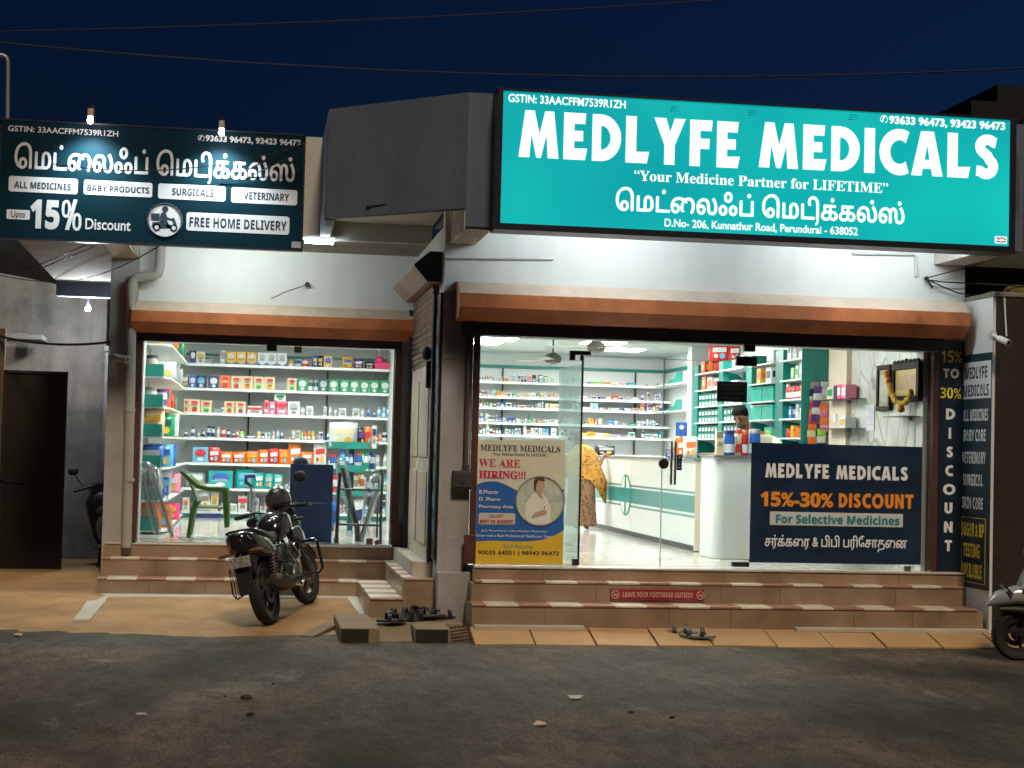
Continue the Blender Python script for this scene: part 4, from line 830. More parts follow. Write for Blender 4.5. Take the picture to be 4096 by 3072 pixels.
# ---------------- back shelving of the recessed shop
SHW = M('shelf_white', (.78, .8, .8), .4); GRN = M('shop_green', (.008, .2, .17), .35, var=.08); EDG = M('price_rail', (.8, .83, .83), .35)
ZS = [2.93, 2.558, 2.183, 1.81, 1.43, 1.05, .70]; YB = 25.35
back = thing('wall_shelving', 'white wall shelving full of baby food and packs behind the motorcycle window', 'shelving', (.4, 25.8, FL))
build('back_panel', G().box(-1.12, 1.99, 26.04, 26.098, FL, 3.09), SHW, back)
build('green_rail', G().box(-1.12, 1.99, 26.0, 26.039, 3.09, 3.13), GRN, back)
for z in ZS:
    s = build('shelf', G().box(-1.10, 1.99, YB - .06, 26.038, z - .028, z), SHW, back, bev=.003)
    build('price_rail', G().box(-1.10, 1.99, YB - .072, YB - .061, z - .034, z + .006), EDG, s)
    build('price_tag', G().box(PY(855, 1500, YB).x, PY(900, 1500, YB).x, YB - .08, YB - .073, z - .03, z + .008), EDG, s)
UPR = M('upright_dark', (.04, .05, .055), .4, .5)
for px in (993, 1305): x = PY(px, 1700, 26.0).x; build('upright', G().box(x - .012, x + .012, 26.0, 26.036, .7, 3.09), UPR, back)
build('plinth', G().box(-1.10, 1.99, YB - .055, 26.038, .62, .67), GRN, back)
LS = [
 [(747, 776, 1401, 'g', 'NW'), (776, 812, 1405, 'b', 'WY'), (812, 838, 1429, 'f', 'SK'), (870, 894, 1400, 'c', 'SE'), (897, 938, 1406, 'g', 'YW'), (938, 978, 1407, 'g', 'YW'), (979, 1018, 1408, 'g', 'YW'), (1020, 1059, 1410, 'g', 'WS'), (1060, 1100, 1411, 'g', 'WS'), (1101, 1141, 1412, 'g', 'WS'), (1146, 1170, 1436, 'j', 'YE'), (1173, 1198, 1437, 'j', 'BL'), (1200, 1227, 1437, 'j', 'WR'), (1242, 1263, 1422, 'p', 'BY'), (1264, 1285, 1422, 'p', 'NY'), (1287, 1321, 1423, 'b', 'YB'), (1362, 1404, 1428, 'p', 'YB'), (1410, 1445, 1436, 'p', 'UW'), (1453, 1491, 1446, 'p', 'KS')],
 [(723, 748, 1497, 'p', 'EW'), (751, 779, 1500, 'b', 'BW'), (780, 820, 1501, 'b', 'NL'), (828, 869, 1503, 'b', 'NW'), (873, 916, 1502, 'm', 'OR'), (917, 961, 1504, 'm', 'CR'), (962, 1006, 1505, 'm', 'CO'), (1008, 1051, 1507, 'm', 'CG'), (1053, 1095, 1508, 'm', 'CY'), (1143, 1182, 1513, 'm', 'CG'), (1183, 1225, 1514, 'b', 'GW'), (1227, 1248, 1520, 'u', 'DS'), (1249, 1270, 1520, 'u', 'DS'), (1272, 1308, 1516, 'b', 'DS'), (1311, 1351, 1518, 'b', 'GW'), (1353, 1392, 1519, 'b', 'GW'), (1394, 1433, 1520, 'b', 'GW'), (1435, 1474, 1521, 'b', 'GW'), (1476, 1514, 1522, 'b', 'GW'), (1516, 1555, 1523, 'b', 'GW')],
 [(731, 750, 1595, 'm', 'CR'), (753, 799, 1597, 'm', 'CR'), (801, 846, 1602, 'm', 'CG'), (895, 937, 1605, 'm', 'CA'), (938, 980, 1606, 'm', 'CU'), (988, 1048, 1624, 'c', 'WR'), (1053, 1075, 1601, 'c', 'PR'), (1076, 1100, 1605, 'b', 'PW'), (1102, 1145, 1604, 'c', 'PR'), (1147, 1197, 1606, 'b', 'WS'), (1199, 1219, 1628, 'j', 'WS'), (1222, 1252, 1624, 'b', 'WS'), (1292, 1306, 1626, 'c', 'WS'), (1313, 1328, 1628, 'u', 'WS'), (1334, 1348, 1634, 'u', 'WS'), (1353, 1386, 1633, 'c', 'WS'), (1407, 1438, 1634, 'c', 'WS'), (1440, 1458, 1636, 'u', 'WS'), (1467, 1482, 1630, 'u', 'SB'), (1492, 1503, 1645, 'u', 'WK'), (1507, 1525, 1630, 'u', 'WL'), (1527, 1543, 1630, 'u', 'LW'), (1545, 1562, 1630, 'u', 'WL')],
 [(737, 752, 1722, 'u', 'WU'), (764, 780, 1708, 'u', 'WU'), (790, 800, 1728, 'u', 'WS'), (808, 819, 1720, 'u', 'WN'), (829, 843, 1704, 'u', 'WN'), (846, 860, 1706, 'u', 'WN'), (866, 882, 1708, 'u', 'WS'), (886, 904, 1712, 'u', 'WR'), (907, 922, 1718, 'u', 'WN'), (929, 941, 1726, 'u', 'WK'), (944, 956, 1720, 'u', 'WR'), (958, 978, 1716, 'u', 'MU'), (984, 1024, 1742, 'c', 'UW'), (1028, 1045, 1724, 'u', 'YW'), (1047, 1058, 1728, 'u', 'NW'), (1061, 1071, 1730, 'u', 'CW'), (1072, 1083, 1730, 'u', 'LW'), (1089, 1101, 1726, 'u', 'PW'), (1108, 1119, 1722, 'u', 'WL'), (1122, 1134, 1724, 'u', 'WU'), (1145, 1162, 1748, 'c', 'WR'), (1168, 1182, 1720, 'c', 'EW'), (1184, 1202, 1722, 'c', 'WE'), (1206, 1216, 1726, 'u', 'MY'), (1219, 1230, 1724, 'u', 'OR'), (1232, 1244, 1726, 'u', 'OY'), (1247, 1261, 1724, 'u', 'YM'), (1530, 1552, 1730, 'u', 'NW')],
 [(773, 836, 1788, 'b', 'LR'), (838, 883, 1791, 'd', 'RW'), (885, 933, 1808, 'd', 'OW'), (935, 985, 1808, 'd', 'OW'), (987, 1037, 1806, 'd', 'OY'), (1039, 1078, 1800, 'd', 'OW'), (1080, 1118, 1796, 'd', 'RW'), (1120, 1156, 1800, 'd', 'OY'), (1158, 1208, 1777, 'd', 'OW'), (1210, 1255, 1808, 'd', 'OW'), (1259, 1308, 1776, 'p', 'WR'), (1318, 1340, 1816, 'j', 'BR'), (1386, 1400, 1818, 'u', 'WB'), (1404, 1420, 1814, 'u', 'WN'), (1426, 1446, 1808, 'j', 'BO'), (1450, 1474, 1808, 'u', 'WG'), (1478, 1498, 1812, 'u', 'WN'), (1508, 1524, 1820, 'u', 'WS'), (1538, 1554, 1818, 'u', 'WS')],
 [(752, 824, 1890, 'p', 'SW'), (841, 938, 1882, 'b', 'TB'), (950, 1020, 1880, 'd', 'TL'), (1026, 1060, 1890, 'd', 'TW'), (1066, 1098, 1896, 'd', 'TS'), (1102, 1136, 1898, 'd', 'TW'), (1340, 1362, 1908, 'u', 'WR'), (1410, 1432, 1904, 'u', 'EC'), (1436, 1450, 1900, 'u', 'AE'), (1456, 1474, 1910, 'u', 'SW'), (1530, 1556, 1915, 'd', 'TW')],
 [(740, 768, 1990, 'b', 'WO'), (792, 850, 1968, 'd', 'WE'), (853, 884, 1970, 'b', 'CY'), (926, 958, 2016, 'd', 'WS'), (962, 998, 1984, 'c', 'WR'), (1024, 1044, 1994, 'd', 'SN'), (1318, 1340, 1990, 'd', 'BN'), (1420, 1450, 1996, 'd', 'NW'), (1490, 1510, 2020, 'b', 'RW'), (1532, 1552, 2000, 'c', 'SN')],
]
def fill(items, x0, x1, y0, y1, pal, seed, p=.8, wmin=9, wmax=17):
    r = random.Random(seed); px = x0; out = list(items)
    while px < x1:
        w_ = r.uniform(wmin, wmax)
        if r.random() < p and all(px + w_ < a - 1 or px > b + 1 for a, b, *_ in items):
            base = y0 + (y1 - y0) * (px - x0) / (x1 - x0); out.append((px, px + w_, base - r.uniform(16, 36), r.choice('cubcuc'), r.choice(pal)))
        px += w_ + r.uniform(1, 5)
    return sorted(out)
PALES = ['WS', 'WL', 'WB', 'CW', 'WR', 'SW', 'WU', 'WG', 'WP', 'LW', 'WN', 'CO']
for i_, (a_, b_) in enumerate(((1459, 1482), (1555, 1579), (1653, 1674), (1750, 1770), (1850, 1862), (1947, 1960), (2040, 2055))):
    if i_ in (2, 3, 5, 6): LS[i_] = fill(LS[i_], 740, 1560, a_, b_, PALES if i_ < 4 else PALES + ['TW', 'TL', 'RW', 'OW', 'NW'], 5 + i_, .8 if i_ != 2 else .55)
SN = ['the top back shelf behind the motorcycle window', 'the second back shelf behind the motorcycle window', 'the third back shelf behind the motorcycle window', 'the fourth back shelf behind the motorcycle window', 'the diaper shelf behind the motorcycle window', 'the teal pack shelf behind the motorcycle window', 'the lowest back shelf behind the motorcycle window']
for items, z, nm in zip(LS, ZS, SN): shelf_goods(items, z, YB, nm, 'goods on the back shelves of the recessed shop')
# extra pieces lying on others
xa, xb = PY(1097, 1600, YB).x, PY(1144, 1600, YB).x; product('b', xa, xb, YB + .02, PY(1120, 1604, YB).z + .002, PY(1120, 1575, YB).z, 'W', 'G', 'small white carton lying on the pink cartons', 'goods on the back shelves of the recessed shop')
xa, xb = PY(870, 1500, YB).x, PY(894, 1500, YB).x
# pink tub with a dryer-like white spout on the top shelf
a, b = PY(1497, 1482, YB), PY(1562, 1450, YB)
t = thing('pink_tub', 'hot pink plastic tub at the end of the top back shelf', 'tub', (a.x, YB, 2.93))
HP = M('hot_pink_plastic', (.8, .05, .2), .35)
build('tub', G().prism([(a.x + .01, YB, 2.932), (b.x - .01, YB, 2.932), (b.x, YB, b.z), (a.x, YB, b.z - .01)], (0, .3, 0)), HP, t, bev=.012)
build('lid_knob', G().lathe([(.075, 0), (.075, .05), (.05, .09), (.02, .1)], (a.x + .09, YB + .15, b.z), 14), HP, t, smooth=50)
build('spout', G().tube([(a.x + .09, YB + .15, b.z + .09), (a.x + .07, YB + .15, b.z + .25), (a.x + .14, YB + .15, b.z + .36), (a.x + .25, YB + .15, b.z + .33)], .014, 8), INW, t, smooth=50)
# ---------------- side shelving at the left, green tray ends towards the window
side = thing('side_shelving', 'tall side shelving with green tray ends just inside the motorcycle window', 'shelving', (-1.28, 22.5, FL))
YN = 20.4
build('upright_panel', G().box(-1.495, -1.46, YN, 25.2, FL, 3.3), SHW, side)
for z in (2.93, 2.53, 2.16, 1.80, 1.42, 1.03, .66):
    s = build('shelf', G().prism([(-1.458, YN, z), (-1.13, YN, z), (-1.06, YN + .25, z), (-1.06, 25.2, z), (-1.458, 25.2, z)], (0, 0, -.02)), INB if z == 2.16 else SHW, side)
    if z < 2.9: build('green_tray', G().box(-1.458, -1.15, YN - .02, YN - .002, z, z + .15).prism([(-1.149, YN - .02, z), (-1.149, YN + .3, z), (-1.149, YN + .3, z + .05), (-1.149, YN - .02, z + .15)], (.006, 0, 0)), GRN, s)
sidegoods = [(2.93, [('p', 'YM'), ('p', 'OG'), ('u', 'WY'), ('p', 'GY')], 'top'), (2.53, [('j', 'EK'), ('p', 'SW'), ('c', 'WS'), ('p', 'SE'), ('c', 'WE'), ('p', 'SW'), ('p', 'ES')], 'second'), (2.16, [('j', 'SE'), ('j', 'SU'), ('b', 'WC'), ('c', 'OB'), ('p', 'RO'), ('c', 'RW'), ('p', 'RG'), ('c', 'GW')], 'third'),
             (1.80, [('d', 'CY'), ('d', 'GD'), ('d', 'YW'), ('d', 'WS'), ('p', 'WL'), ('c', 'NW')], 'fourth'), (1.42, [('d', 'BW'), ('d', 'LB'), ('p', 'PR'), ('d', 'BL'), ('c', 'YO'), ('c', 'HW'), ('p', 'PW'), ('u', 'GM')], 'fifth'), (1.03, [('d', 'SN'), ('c', 'BW'), ('c', 'NW'), ('c', 'BL'), ('d', 'SW'), ('p', 'PW')], 'sixth'), (.66, [('d', 'OE'), ('d', 'OA'), ('d', 'OR'), ('c', 'TW'), ('c', 'UP'), ('p', 'HY')], 'lowest')]
for z, lst, nm in sidegoods:
    used = {}; k = len(lst)
    for i, (kd, cc) in enumerate(lst):
        yy = YN + .06 + i * (3.2 / k); xw = .31 if kd in 'dp' else .17; xo = -1.44 + .10 * (i % 2) + (.05 if kd not in 'dp' else 0)
        key = CN[cc[0]] + ' ' + KN[kd]; used[key] = used.get(key, 0) + 1; n = sum(1 for q in lst if CN[q[1][0]] + ' ' + KN[q[0]] == key)
        product(kd, xo, xo + xw, yy, z + .002, z + (rnd.uniform(.27, .34) if kd == 'd' else rnd.uniform(.19, .27)), cc[0], cc[1], (key if n == 1 else ORD[used[key] - 1] + ' ' + key) + ' on the ' + nm + ' side shelf behind the drainpipe', 'goods on the side shelves by the drainpipe', i + 40)
# ---------------- green plastic armchair
GC = M('green_plastic', (.04, .105, .012), .3)
ch0 = PZ(700, 2150, FL); cx, cy_ = ch0.x + .27, 19.75
t = thing('plastic_chair', 'green plastic armchair turned sideways behind the glass', 'chair', (cx, cy_, FL))
def P3(px, py, Y): return PY(px, py, Y)
yn, yf = 19.45, 20.0                                         # near and far side of the chair; it faces right
for y_, d in ((yn, 0), (yf, 1)):
    a = [P3(753, 2150, yn), P3(772, 2040, yn), P3(788, 2005, yn)]; s = Vector((0, y_ - yn, 0))
    build('leg', G().tube([v + s for v in a], [.026, .034, .04], 8), GC, t, smooth=60)
    a = [P3(908, 2110, yn), P3(905, 2030, yn), P3(900, 1955, yn)]
    build('leg', G().tube([v + s for v in a], [.03, .038, .04], 8), GC, t, smooth=60)
    a = [P3(725, 1885, yn), P3(752, 1910, yn), P3(790, 1945, yn), P3(835, 1954, yn), P3(890, 1955, yn)]
    build('armrest', G().tube([v + s for v in a], [.022, .03, .032, .034, .034], 8), GC, t, smooth=60)
p, q = P3(790, 2025, yn), P3(905, 2030, yn)
build('seat', G().box(p.x - .02, q.x + .02, yn, yf, p.z - .025, p.z), GC, t, bev=.012)
b0, b1 = P3(785, 2010, yn), P3(742, 1898, yn)
build('backrest', G().prism([(b0.x, yn + .02, b0.z), (b0.x, yf - .02, b0.z), (b1.x, yf - .02, b1.z), (b1.x, yn + .02, b1.z)], (.022, 0, 0)), GC, t, bev=.008)
# ---------------- navy board
a, b = PY(1162, 1855, 19.25), PY(1325, 2171, 19.25)
t = thing('navy_board', 'tall plain navy display board standing behind the glass by the motorcycle', 'display board', ((a.x + b.x) / 2, 19.3, FL))
NVB = M('navy_cloth_board', (.03, .07, .2), .7, var=.12, scale=5)
b = PY(1322, 2171, 19.25); zm = PY(1200, 2012, 19.25).z
build('upper_panel', G().box(a.x, b.x + .01, 19.25, 19.30, zm + .004, a.z), NVB, t, bev=.006); build('lower_panel', G().box(a.x, b.x + .01, 19.252, 19.30, FL + .002, zm), NVB, t, bev=.006)
p = PY(1203, 1838, 19.3); build('top_knob', G().ball((p.x, 19.32, a.z + .015), .09, .05, .07, 12, 7), M('navy_cap', (.01, .014, .035), .6), t, smooth=60)
# ---------------- round green display stand
t0 = PY(1408, 1770, 22.2); t = thing('display_stand', 'green tiered display stand with round trays behind the glass at the right', 'display stand', (t0.x, 22.2, FL))
build('post', G().box(t0.x - .035, t0.x + .035, 22.15, 22.25, FL, t0.z + .1), M('stand_teal', (.008, .1, .13), .4), t, bev=.004)
TR = M('tray_teal', (.01, .27, .22), .35, var=.1)
trays = []
for py, hw, name in ((1768, .365, 0), (1860, .345, 1), (1957, .35, 2), (2135, .36, 3)):
    z = PY(1408, py, 22.0).z; h = .09 if py < 2100 else .13
    pr = [(hw * .9, z - h), (hw, z), (hw - .012, z), (hw * .88, z - h + .012), (.02, z - h + .012)]
    build('tray', G().lathe([(.03, z - h)] + pr, (t0.x, 22.2, 0), 10 if py < 2100 else 8), TR, t, smooth=30); trays.append(z - h + .014)
def on_tray(k, dx, w_, top, kd, cc, lab, dy=-.25):
    z1 = PY(1408, top, 22.0).z; product(kd, t0.x + dx, t0.x + dx + w_, 22.2 + dy, trays[k], z1, cc[0], cc[1], lab + ' on the green display stand', 'goods on the green display stand', int(dx * 99))
on_tray(0, -.31, .36, 1694, 'd', 'WC', 'big crumpled white plastic bag'); on_tray(0, .06, .1, 1712, 'p', 'KU', 'black pouch'); on_tray(0, .15, .1, 1708, 'p', 'OR', 'orange pouch'); on_tray(0, .25, .06, 1700, 'c', 'WN', 'slim white carton')
on_tray(1, -.30, .1, 1820, 'j', 'BR', 'blue jar'); on_tray(1, -.17, .08, 1800, 'u', 'LB', 'light blue bottle'); on_tray(1, -.05, .06, 1815, 'u', 'WB', 'white and blue bottle'); on_tray(1, .03, .1, 1808, 'j', 'BO', 'blue jar with an orange lid'); on_tray(1, .14, .08, 1808, 'u', 'WG', 'white bottle with a green cap'); on_tray(1, .23, .08, 1812, 'u', 'SN', 'grey bottle')
on_tray(2, -.28, .09, 1905, 'u', 'WR', 'white bottle with a red cap'); on_tray(2, .02, .07, 1905, 'u', 'EC', 'brown bottle'); on_tray(2, .1, .07, 1898, 'u', 'AC', 'amber bottle'); on_tray(2, .18, .08, 1912, 'u', 'SU', 'grey and purple bottle')
on_tray(3, .04, .12, 2000, 'd', 'WN', 'white and navy pack with a pink emblem'); on_tray(3, .06, .08, 2070, 'c', 'CW', 'cream carton'); on_tray(3, -.28, .12, 2010, 'd', 'BN', 'blue bag')
# ---------------- walking frame with wrapped crutches
WFM = M('walker_metal', (.06, .07, .08), .35, .6)
t = thing('walker', 'dark tubular walking frame standing inside the glass', 'walking frame', (1.1, 19.4, FL))
def wt(name, pts, r, m=WFM, dy=0.): return build(name, G().tube([PY(a, b, 19.35 + dy) for a, b in pts], r, 8), m, t, smooth=50)
wt('side_tube', [(1345, 2166), (1350, 2090), (1355, 1960), (1362, 1890)], .022); wt('side_tube', [(1522, 2166), (1524, 2060), (1528, 1960), (1532, 1898), (1522, 1878), (1512, 1886)], .016)
wt('cross_bar', [(1352, 1957), (1528, 1961)], .014); wt('cross_bar', [(1350, 2097), (1522, 2102)], .014)
wt('side_tube', [(1507, 2150), (1510, 2060), (1518, 1890)], .013, dy=.4); wt('rubber_foot', [(1345, 2175), (1345, 2150)], .03, M('rubber_grey', (.1, .1, .09), .8)); wt('rubber_foot', [(1522, 2175), (1522, 2155)], .022, MC['rubber_grey'])
def crutch(lab, pts, wrap, r):
    c = thing('crutch', lab, 'crutch', PY(*pts[0], 19.6)); Y = 19.6
    build('shaft', G().tube([PY(a, b, Y) for a, b in pts], r, 8), WFM if 'dark' in lab else M('crutch_grey', (.35, .36, .36), .4, .3), c, smooth=50)
    build('plastic_wrap', G().tube([PY(a, b, Y) for a, b, _ in wrap], [k for _, _, k in wrap], 10), PLASTIC, c, smooth=60)
crutch('dark crutch wrapped in clear plastic leaning inside the walking frame', [(1430, 2165), (1428, 2110), (1398, 1990), (1372, 1870)], [(1412, 2080, .02), (1392, 1980, .07), (1372, 1900, .08), (1360, 1845, .07), (1360, 1832, .02)], .034)
crutch('pale crutch wrapped in clear plastic leaning to the right in the frame', [(1440, 2170), (1480, 2040), (1510, 1960)], [(1436, 2172, .05), (1470, 2060, .07), (1490, 1960, .10), (1505, 1915, .09), (1508, 1895, .03)], .028)
crutch('grey crutch in clear plastic leaning against the side shelves', [(632, 2140), (600, 2010), (575, 1900)], [(630, 2135, .05), (612, 2060, .05), (592, 1960, .08), (582, 1870, .1), (588, 1845, .05)], .02)
crutch('second grey crutch in clear plastic nearer the green chair', [(690, 2150), (650, 2020), (612, 1890)], [(688, 2140, .03), (660, 2040, .07), (630, 1950, .10), (612, 1880, .08), (606, 1862, .03)], .02)
t = thing('walking_stick', 'walking stick with a blue angled handle in clear plastic', 'walking stick', PY(1003, 2100, 20.2))
build('handle', G().tube([PY(1020, 1903, 20.2), PY(984, 1906, 20.2), PY(984, 1930, 20.2), PY(1006, 1944, 20.2)], [.03, .03, .026, .022], 8), M('handle_blue', (.02, .03, .2), .4), t, smooth=50)
build('shaft', G().tube([PY(1006, 1944, 20.2), PY(1004, 2170, 20.2)], .012, 8), MC['crutch_grey'], t, smooth=50); build('plastic_wrap', G().tube([PY(1008, 1940, 20.2), PY(1012, 2000, 20.2), PY(1008, 2100, 20.2)], [.02, .05, .03], 8), PLASTIC, t, smooth=60)
p = PY(1484, 2172, 19.0); t = build('door_stop', G().box(p.x - .05, p.x + .02, 19.0, 19.08, FL + .001, FL + .07), M('wood_block', (.14, .07, .03), .7), label='small brown wooden block on the sill inside the glass', cat='wooden block', bev=.004)
p = PY(1511, 2176, 19.0); build('red_ball', G().ball((p.x, 19.05, FL + .03), .03, .03, .03, 10, 7), M('red_rubber', (.2, .01, .01), .4), label='small dark red ball on the sill inside the glass', cat='ball', smooth=60)
p = PY(1192, 1392, 18.95); build('price_card', G().box(p.x - .045, p.x + .04, 18.84, 18.845, 2.79, 2.858), M('olive_card', (.16, .17, .09), .6), label='small olive card hanging at the top of the recessed shop glass', cat='card')
p = PZ(810, 2075, FL); build('blue_box', G().box(p.x - .17, p.x + .26, 25.1, 25.28, FL + .001, FL + .06), gm('N'), label='flat blue and white box on the floor under the shelves', cat='box', bev=.004)
# ================================================================ RIGHT SHOP
YR = 26.45; ZRS = [2.845, 2.60, 2.424, 2.18, 1.985]
rs = thing('wall_shelving', 'long white wall shelving of medicines at the back behind the hiring poster', 'shelving', (4.6, 26.7, FL))
build('back_panel', G().box(2.12, 6.74, 26.86, 26.898, FL, 3.09), SHW, rs); build('green_rail', G().box(2.12, 6.74, 26.82, 26.859, 3.09, 3.14), GRN, rs)
for z in ZRS + [1.70]:
    s = build('shelf', G().box(2.12, 6.74, YR - .04, 26.858, z - .024, z), SHW, rs, bev=.003); build('price_rail', G().box(2.12, 6.74, YR - .052, YR - .041, z - .03, z + .006), EDG, s)
for px in (2010, 2542): x = PY(px, 1600, 26.8).x; build('upright', G().box(x - .012, x + .012, 26.82, 26.857, 1.0, 3.09), UPR, rs)
for z in (2.86, 2.43):                                       # return shelves on the flank wall
    s = build('return_shelf', G().box(6.46, 6.748, 24.6, 26.38, z - .024, z), SHW, rs, bev=.003)
    build('green_tray', G().prism([(6.45, 24.6, z), (6.45, 25.5, z), (6.45, 25.4, z + .05), (6.45, 25.1, z + .06), (6.45, 24.95, z + .16), (6.45, 24.6, z + .16)], (.006, 0, 0)), GRN, s)
build('return_rail', G().box(6.70, 6.748, 24.3, 26.8, 3.09, 3.14), GRN, rs)
build('white_post', G().box(6.40, 6.748, 23.87, 24.1, FL, 3.36), SHW, rs)
RSG = [
 [(1912, 1920, 1503, 't', 'KW'), (1923, 1932, 1503, 't', 'KW'), (1934, 1941, 1502, 't', 'AE'), (1942, 1949, 1502, 't', 'AR'), (1950, 1958, 1502, 't', 'OA'), (1960, 1968, 1502, 't', 'YA'), (1969, 1977, 1508, 't', 'KL'), (1982, 2006, 1506, 'c', 'WS'), (2010, 2020, 1513, 'b', 'RO'), (2022, 2032, 1513, 'b', 'YO'), (2045, 2058, 1498, 'c', 'WL'), (2065, 2079, 1500, 'c', 'WU'), (2081, 2090, 1503, 'u', 'SK'), (2094, 2102, 1503, 'u', 'SK'), (2107, 2123, 1494, 'f', 'PC'), (2125, 2141, 1499, 'c', 'DK'), (2151, 2167, 1499, 'c', 'DW'), (2172, 2188, 1504, 'c', 'DC'), (2205, 2213, 1512, 'c', 'WS'), (2341, 2369, 1534, 'c', 'WU'), (2371, 2407, 1528, 'f', 'MG'), (2409, 2440, 1534, 'c', 'YO'), (2442, 2470, 1534, 'c', 'CW'), (2472, 2503, 1532, 'c', 'WP'), (2506, 2545, 1531, 'f', 'TB')],
 [(1911, 1925, 1556, 't', 'AO'), (1926, 1934, 1562, 't', 'KW'), (1936, 1945, 1562, 't', 'KB'), (1947, 1957, 1563, 't', 'RW'), (1960, 1969, 1567, 't', 'KW'), (1972, 1980, 1552, 'u', 'CT'), (1982, 1998, 1566, 'c', 'YA'), (1999, 2016, 1566, 'c', 'YO'), (2026, 2041, 1572, 'b', 'WK'), (2047, 2061, 1573, 'c', 'TG'), (2062, 2076, 1571, 'c', 'RW'), (2084, 2101, 1574, 'c', 'WO'), (2102, 2120, 1572, 'c', 'CS'), (2121, 2140, 1571, 'c', 'WC'), (2142, 2156, 1574, 'c', 'TB'), (2158, 2170, 1562, 't', 'CY'), (2172, 2184, 1566, 't', 'SC'), (2187, 2197, 1577, 'c', 'WB'), (2199, 2214, 1574, 'c', 'YO'), (2216, 2231, 1577, 'c', 'WR'), (2296, 2322, 1590, 'c', 'WS'), (2324, 2352, 1588, 'c', 'WS'), (2355, 2389, 1585, 'c', 'WK'), (2391, 2419, 1588, 'c', 'KB'), (2421, 2444, 1594, 'c', 'YW'), (2446, 2472, 1581, 'c', 'OR'), (2474, 2494, 1592, 'c', 'WK'), (2496, 2524, 1594, 'c', 'WS'), (2526, 2552, 1588, 'f', 'WS')],
 [(1916, 1930, 1598, 't', 'AK'), (1932, 1942, 1612, 'u', 'BW'), (1944, 1956, 1609, 'u', 'NM'), (1958, 1970, 1612, 'u', 'MW'), (1972, 1984, 1612, 'u', 'WK'), (1986, 1998, 1612, 'u', 'UW'), (2000, 2018, 1611, 'u', 'LB'), (2022, 2046, 1611, 'b', 'WN'), (2052, 2064, 1626, 'c', 'BW'), (2070, 2104, 1623, 'c', 'WR'), (2106, 2133, 1622, 'c', 'WN'), (2142, 2150, 1618, 'c', 'WK'), (2181, 2194, 1614, 'b', 'WY'), (2196, 2213, 1614, 'c', 'YW'), (2214, 2237, 1616, 'b', 'WY'), (2329, 2358, 1632, 'c', 'PW'), (2361, 2392, 1612, 'c', 'WL'), (2394, 2410, 1632, 'c', 'BW'), (2412, 2427, 1634, 'c', 'WR'), (2429, 2440, 1630, 'c', 'GM'), (2442, 2472, 1632, 'c', 'WS'), (2474, 2490, 1632, 'c', 'WK'), (2492, 2528, 1632, 'c', 'BW'), (2530, 2558, 1632, 'c', 'CR'), (2562, 2579, 1612, 'c', 'CR'), (2588, 2610, 1613, 'c', 'WU'), (2613, 2622, 1612, 't', 'YK'), (2624, 2634, 1620, 'b', 'CR'), (2637, 2650, 1607, 'u', 'WB')],
 [(1907, 1918, 1654, 't', 'BC'), (1920, 1934, 1654, 't', 'BC'), (1942, 1953, 1655, 'c', 'WS'), (1955, 1966, 1659, 't', 'KW'), (1968, 1980, 1659, 't', 'KS'), (1982, 1993, 1660, 'c', 'SK'), (1995, 2007, 1664, 'c', 'NB'), (2010, 2022, 1672, 'c', 'WS'), (2033, 2047, 1668, 'c', 'BN'), (2048, 2062, 1671, 'c', 'NU'), (2064, 2082, 1674, 'c', 'EW'), (2114, 2119, 1657, 'c', 'GT'), (2121, 2130, 1675, 'c', 'GD'), (2131, 2144, 1676, 'c', 'CE'), (2146, 2173, 1677, 'f', 'EA'), (2178, 2196, 1678, 'c', 'WS'), (2200, 2214, 1678, 'b', 'WU'), (2216, 2234, 1678, 'b', 'SW'), (2338, 2346, 1686, 'c', 'GD'), (2354, 2377, 1674, 'f', 'YO'), (2379, 2388, 1674, 'c', 'UY'), (2391, 2409, 1673, 'c', 'EC'), (2436, 2454, 1684, 'c', 'LB'), (2456, 2473, 1682, 'c', 'BW'), (2490, 2500, 1696, 'c', 'SW'), (2516, 2545, 1690, 'f', 'GD')],
 [(1908, 1916, 1710, 'u', 'WG'), (1919, 1929, 1697, 't', 'KY'), (1932, 1944, 1710, 'u', 'WS'), (1946, 1958, 1698, 'c', 'WS'), (1960, 1972, 1708, 'u', 'WK'), (1974, 1982, 1718, 'u', 'WR'), (1984, 1994, 1702, 't', 'DK'), (1996, 2006, 1704, 't', 'DK'), (2022, 2034, 1716, 'b', 'WG'), (2037, 2043, 1716, 'c', 'WS'), (2045, 2056, 1717, 'c', 'BL'), (2060, 2072, 1714, 'b', 'WU'), (2074, 2084, 1714, 'c', 'WU'), (2094, 2106, 1690, 'b', 'WS'), (2108, 2122, 1720, 'c', 'WR'), (2124, 2138, 1712, 'b', 'WS'), (2140, 2154, 1712, 'b', 'WK'), (2156, 2170, 1712, 'b', 'WS'), (2172, 2182, 1716, 'c', 'WB'), (2184, 2196, 1714, 'c', 'LT'), (2204, 2228, 1710, 'c', 'SW'), (2326, 2348, 1732, 'd', 'CY'), (2351, 2384, 1727, 'd', 'YO'), (2388, 2412, 1732, 'd', 'WC'), (2414, 2442, 1734, 'd', 'CY'), (2444, 2478, 1740, 'c', 'WS'), (2480, 2510, 1740, 'c', 'WU'), (2515, 2542, 1729, 'c', 'WG'), (2568, 2580, 1714, 't', 'KW'), (2584, 2610, 1736, 'c', 'WT'), (2612, 2634, 1736, 'c', 'WS'), (2636, 2648, 1726, 'c', 'TB')],
]
for i_, (a_, b_) in enumerate(((1524, 1550), (1584, 1607), (1628, 1648), (1688, 1706), (1738, 1750))): RSG[i_] = fill(RSG[i_], 1908, 2640, a_, b_, PALES + ['WK', 'WT'], 30 + i_, (.35, .7, .75, .6, .75)[i_], 7, 14)
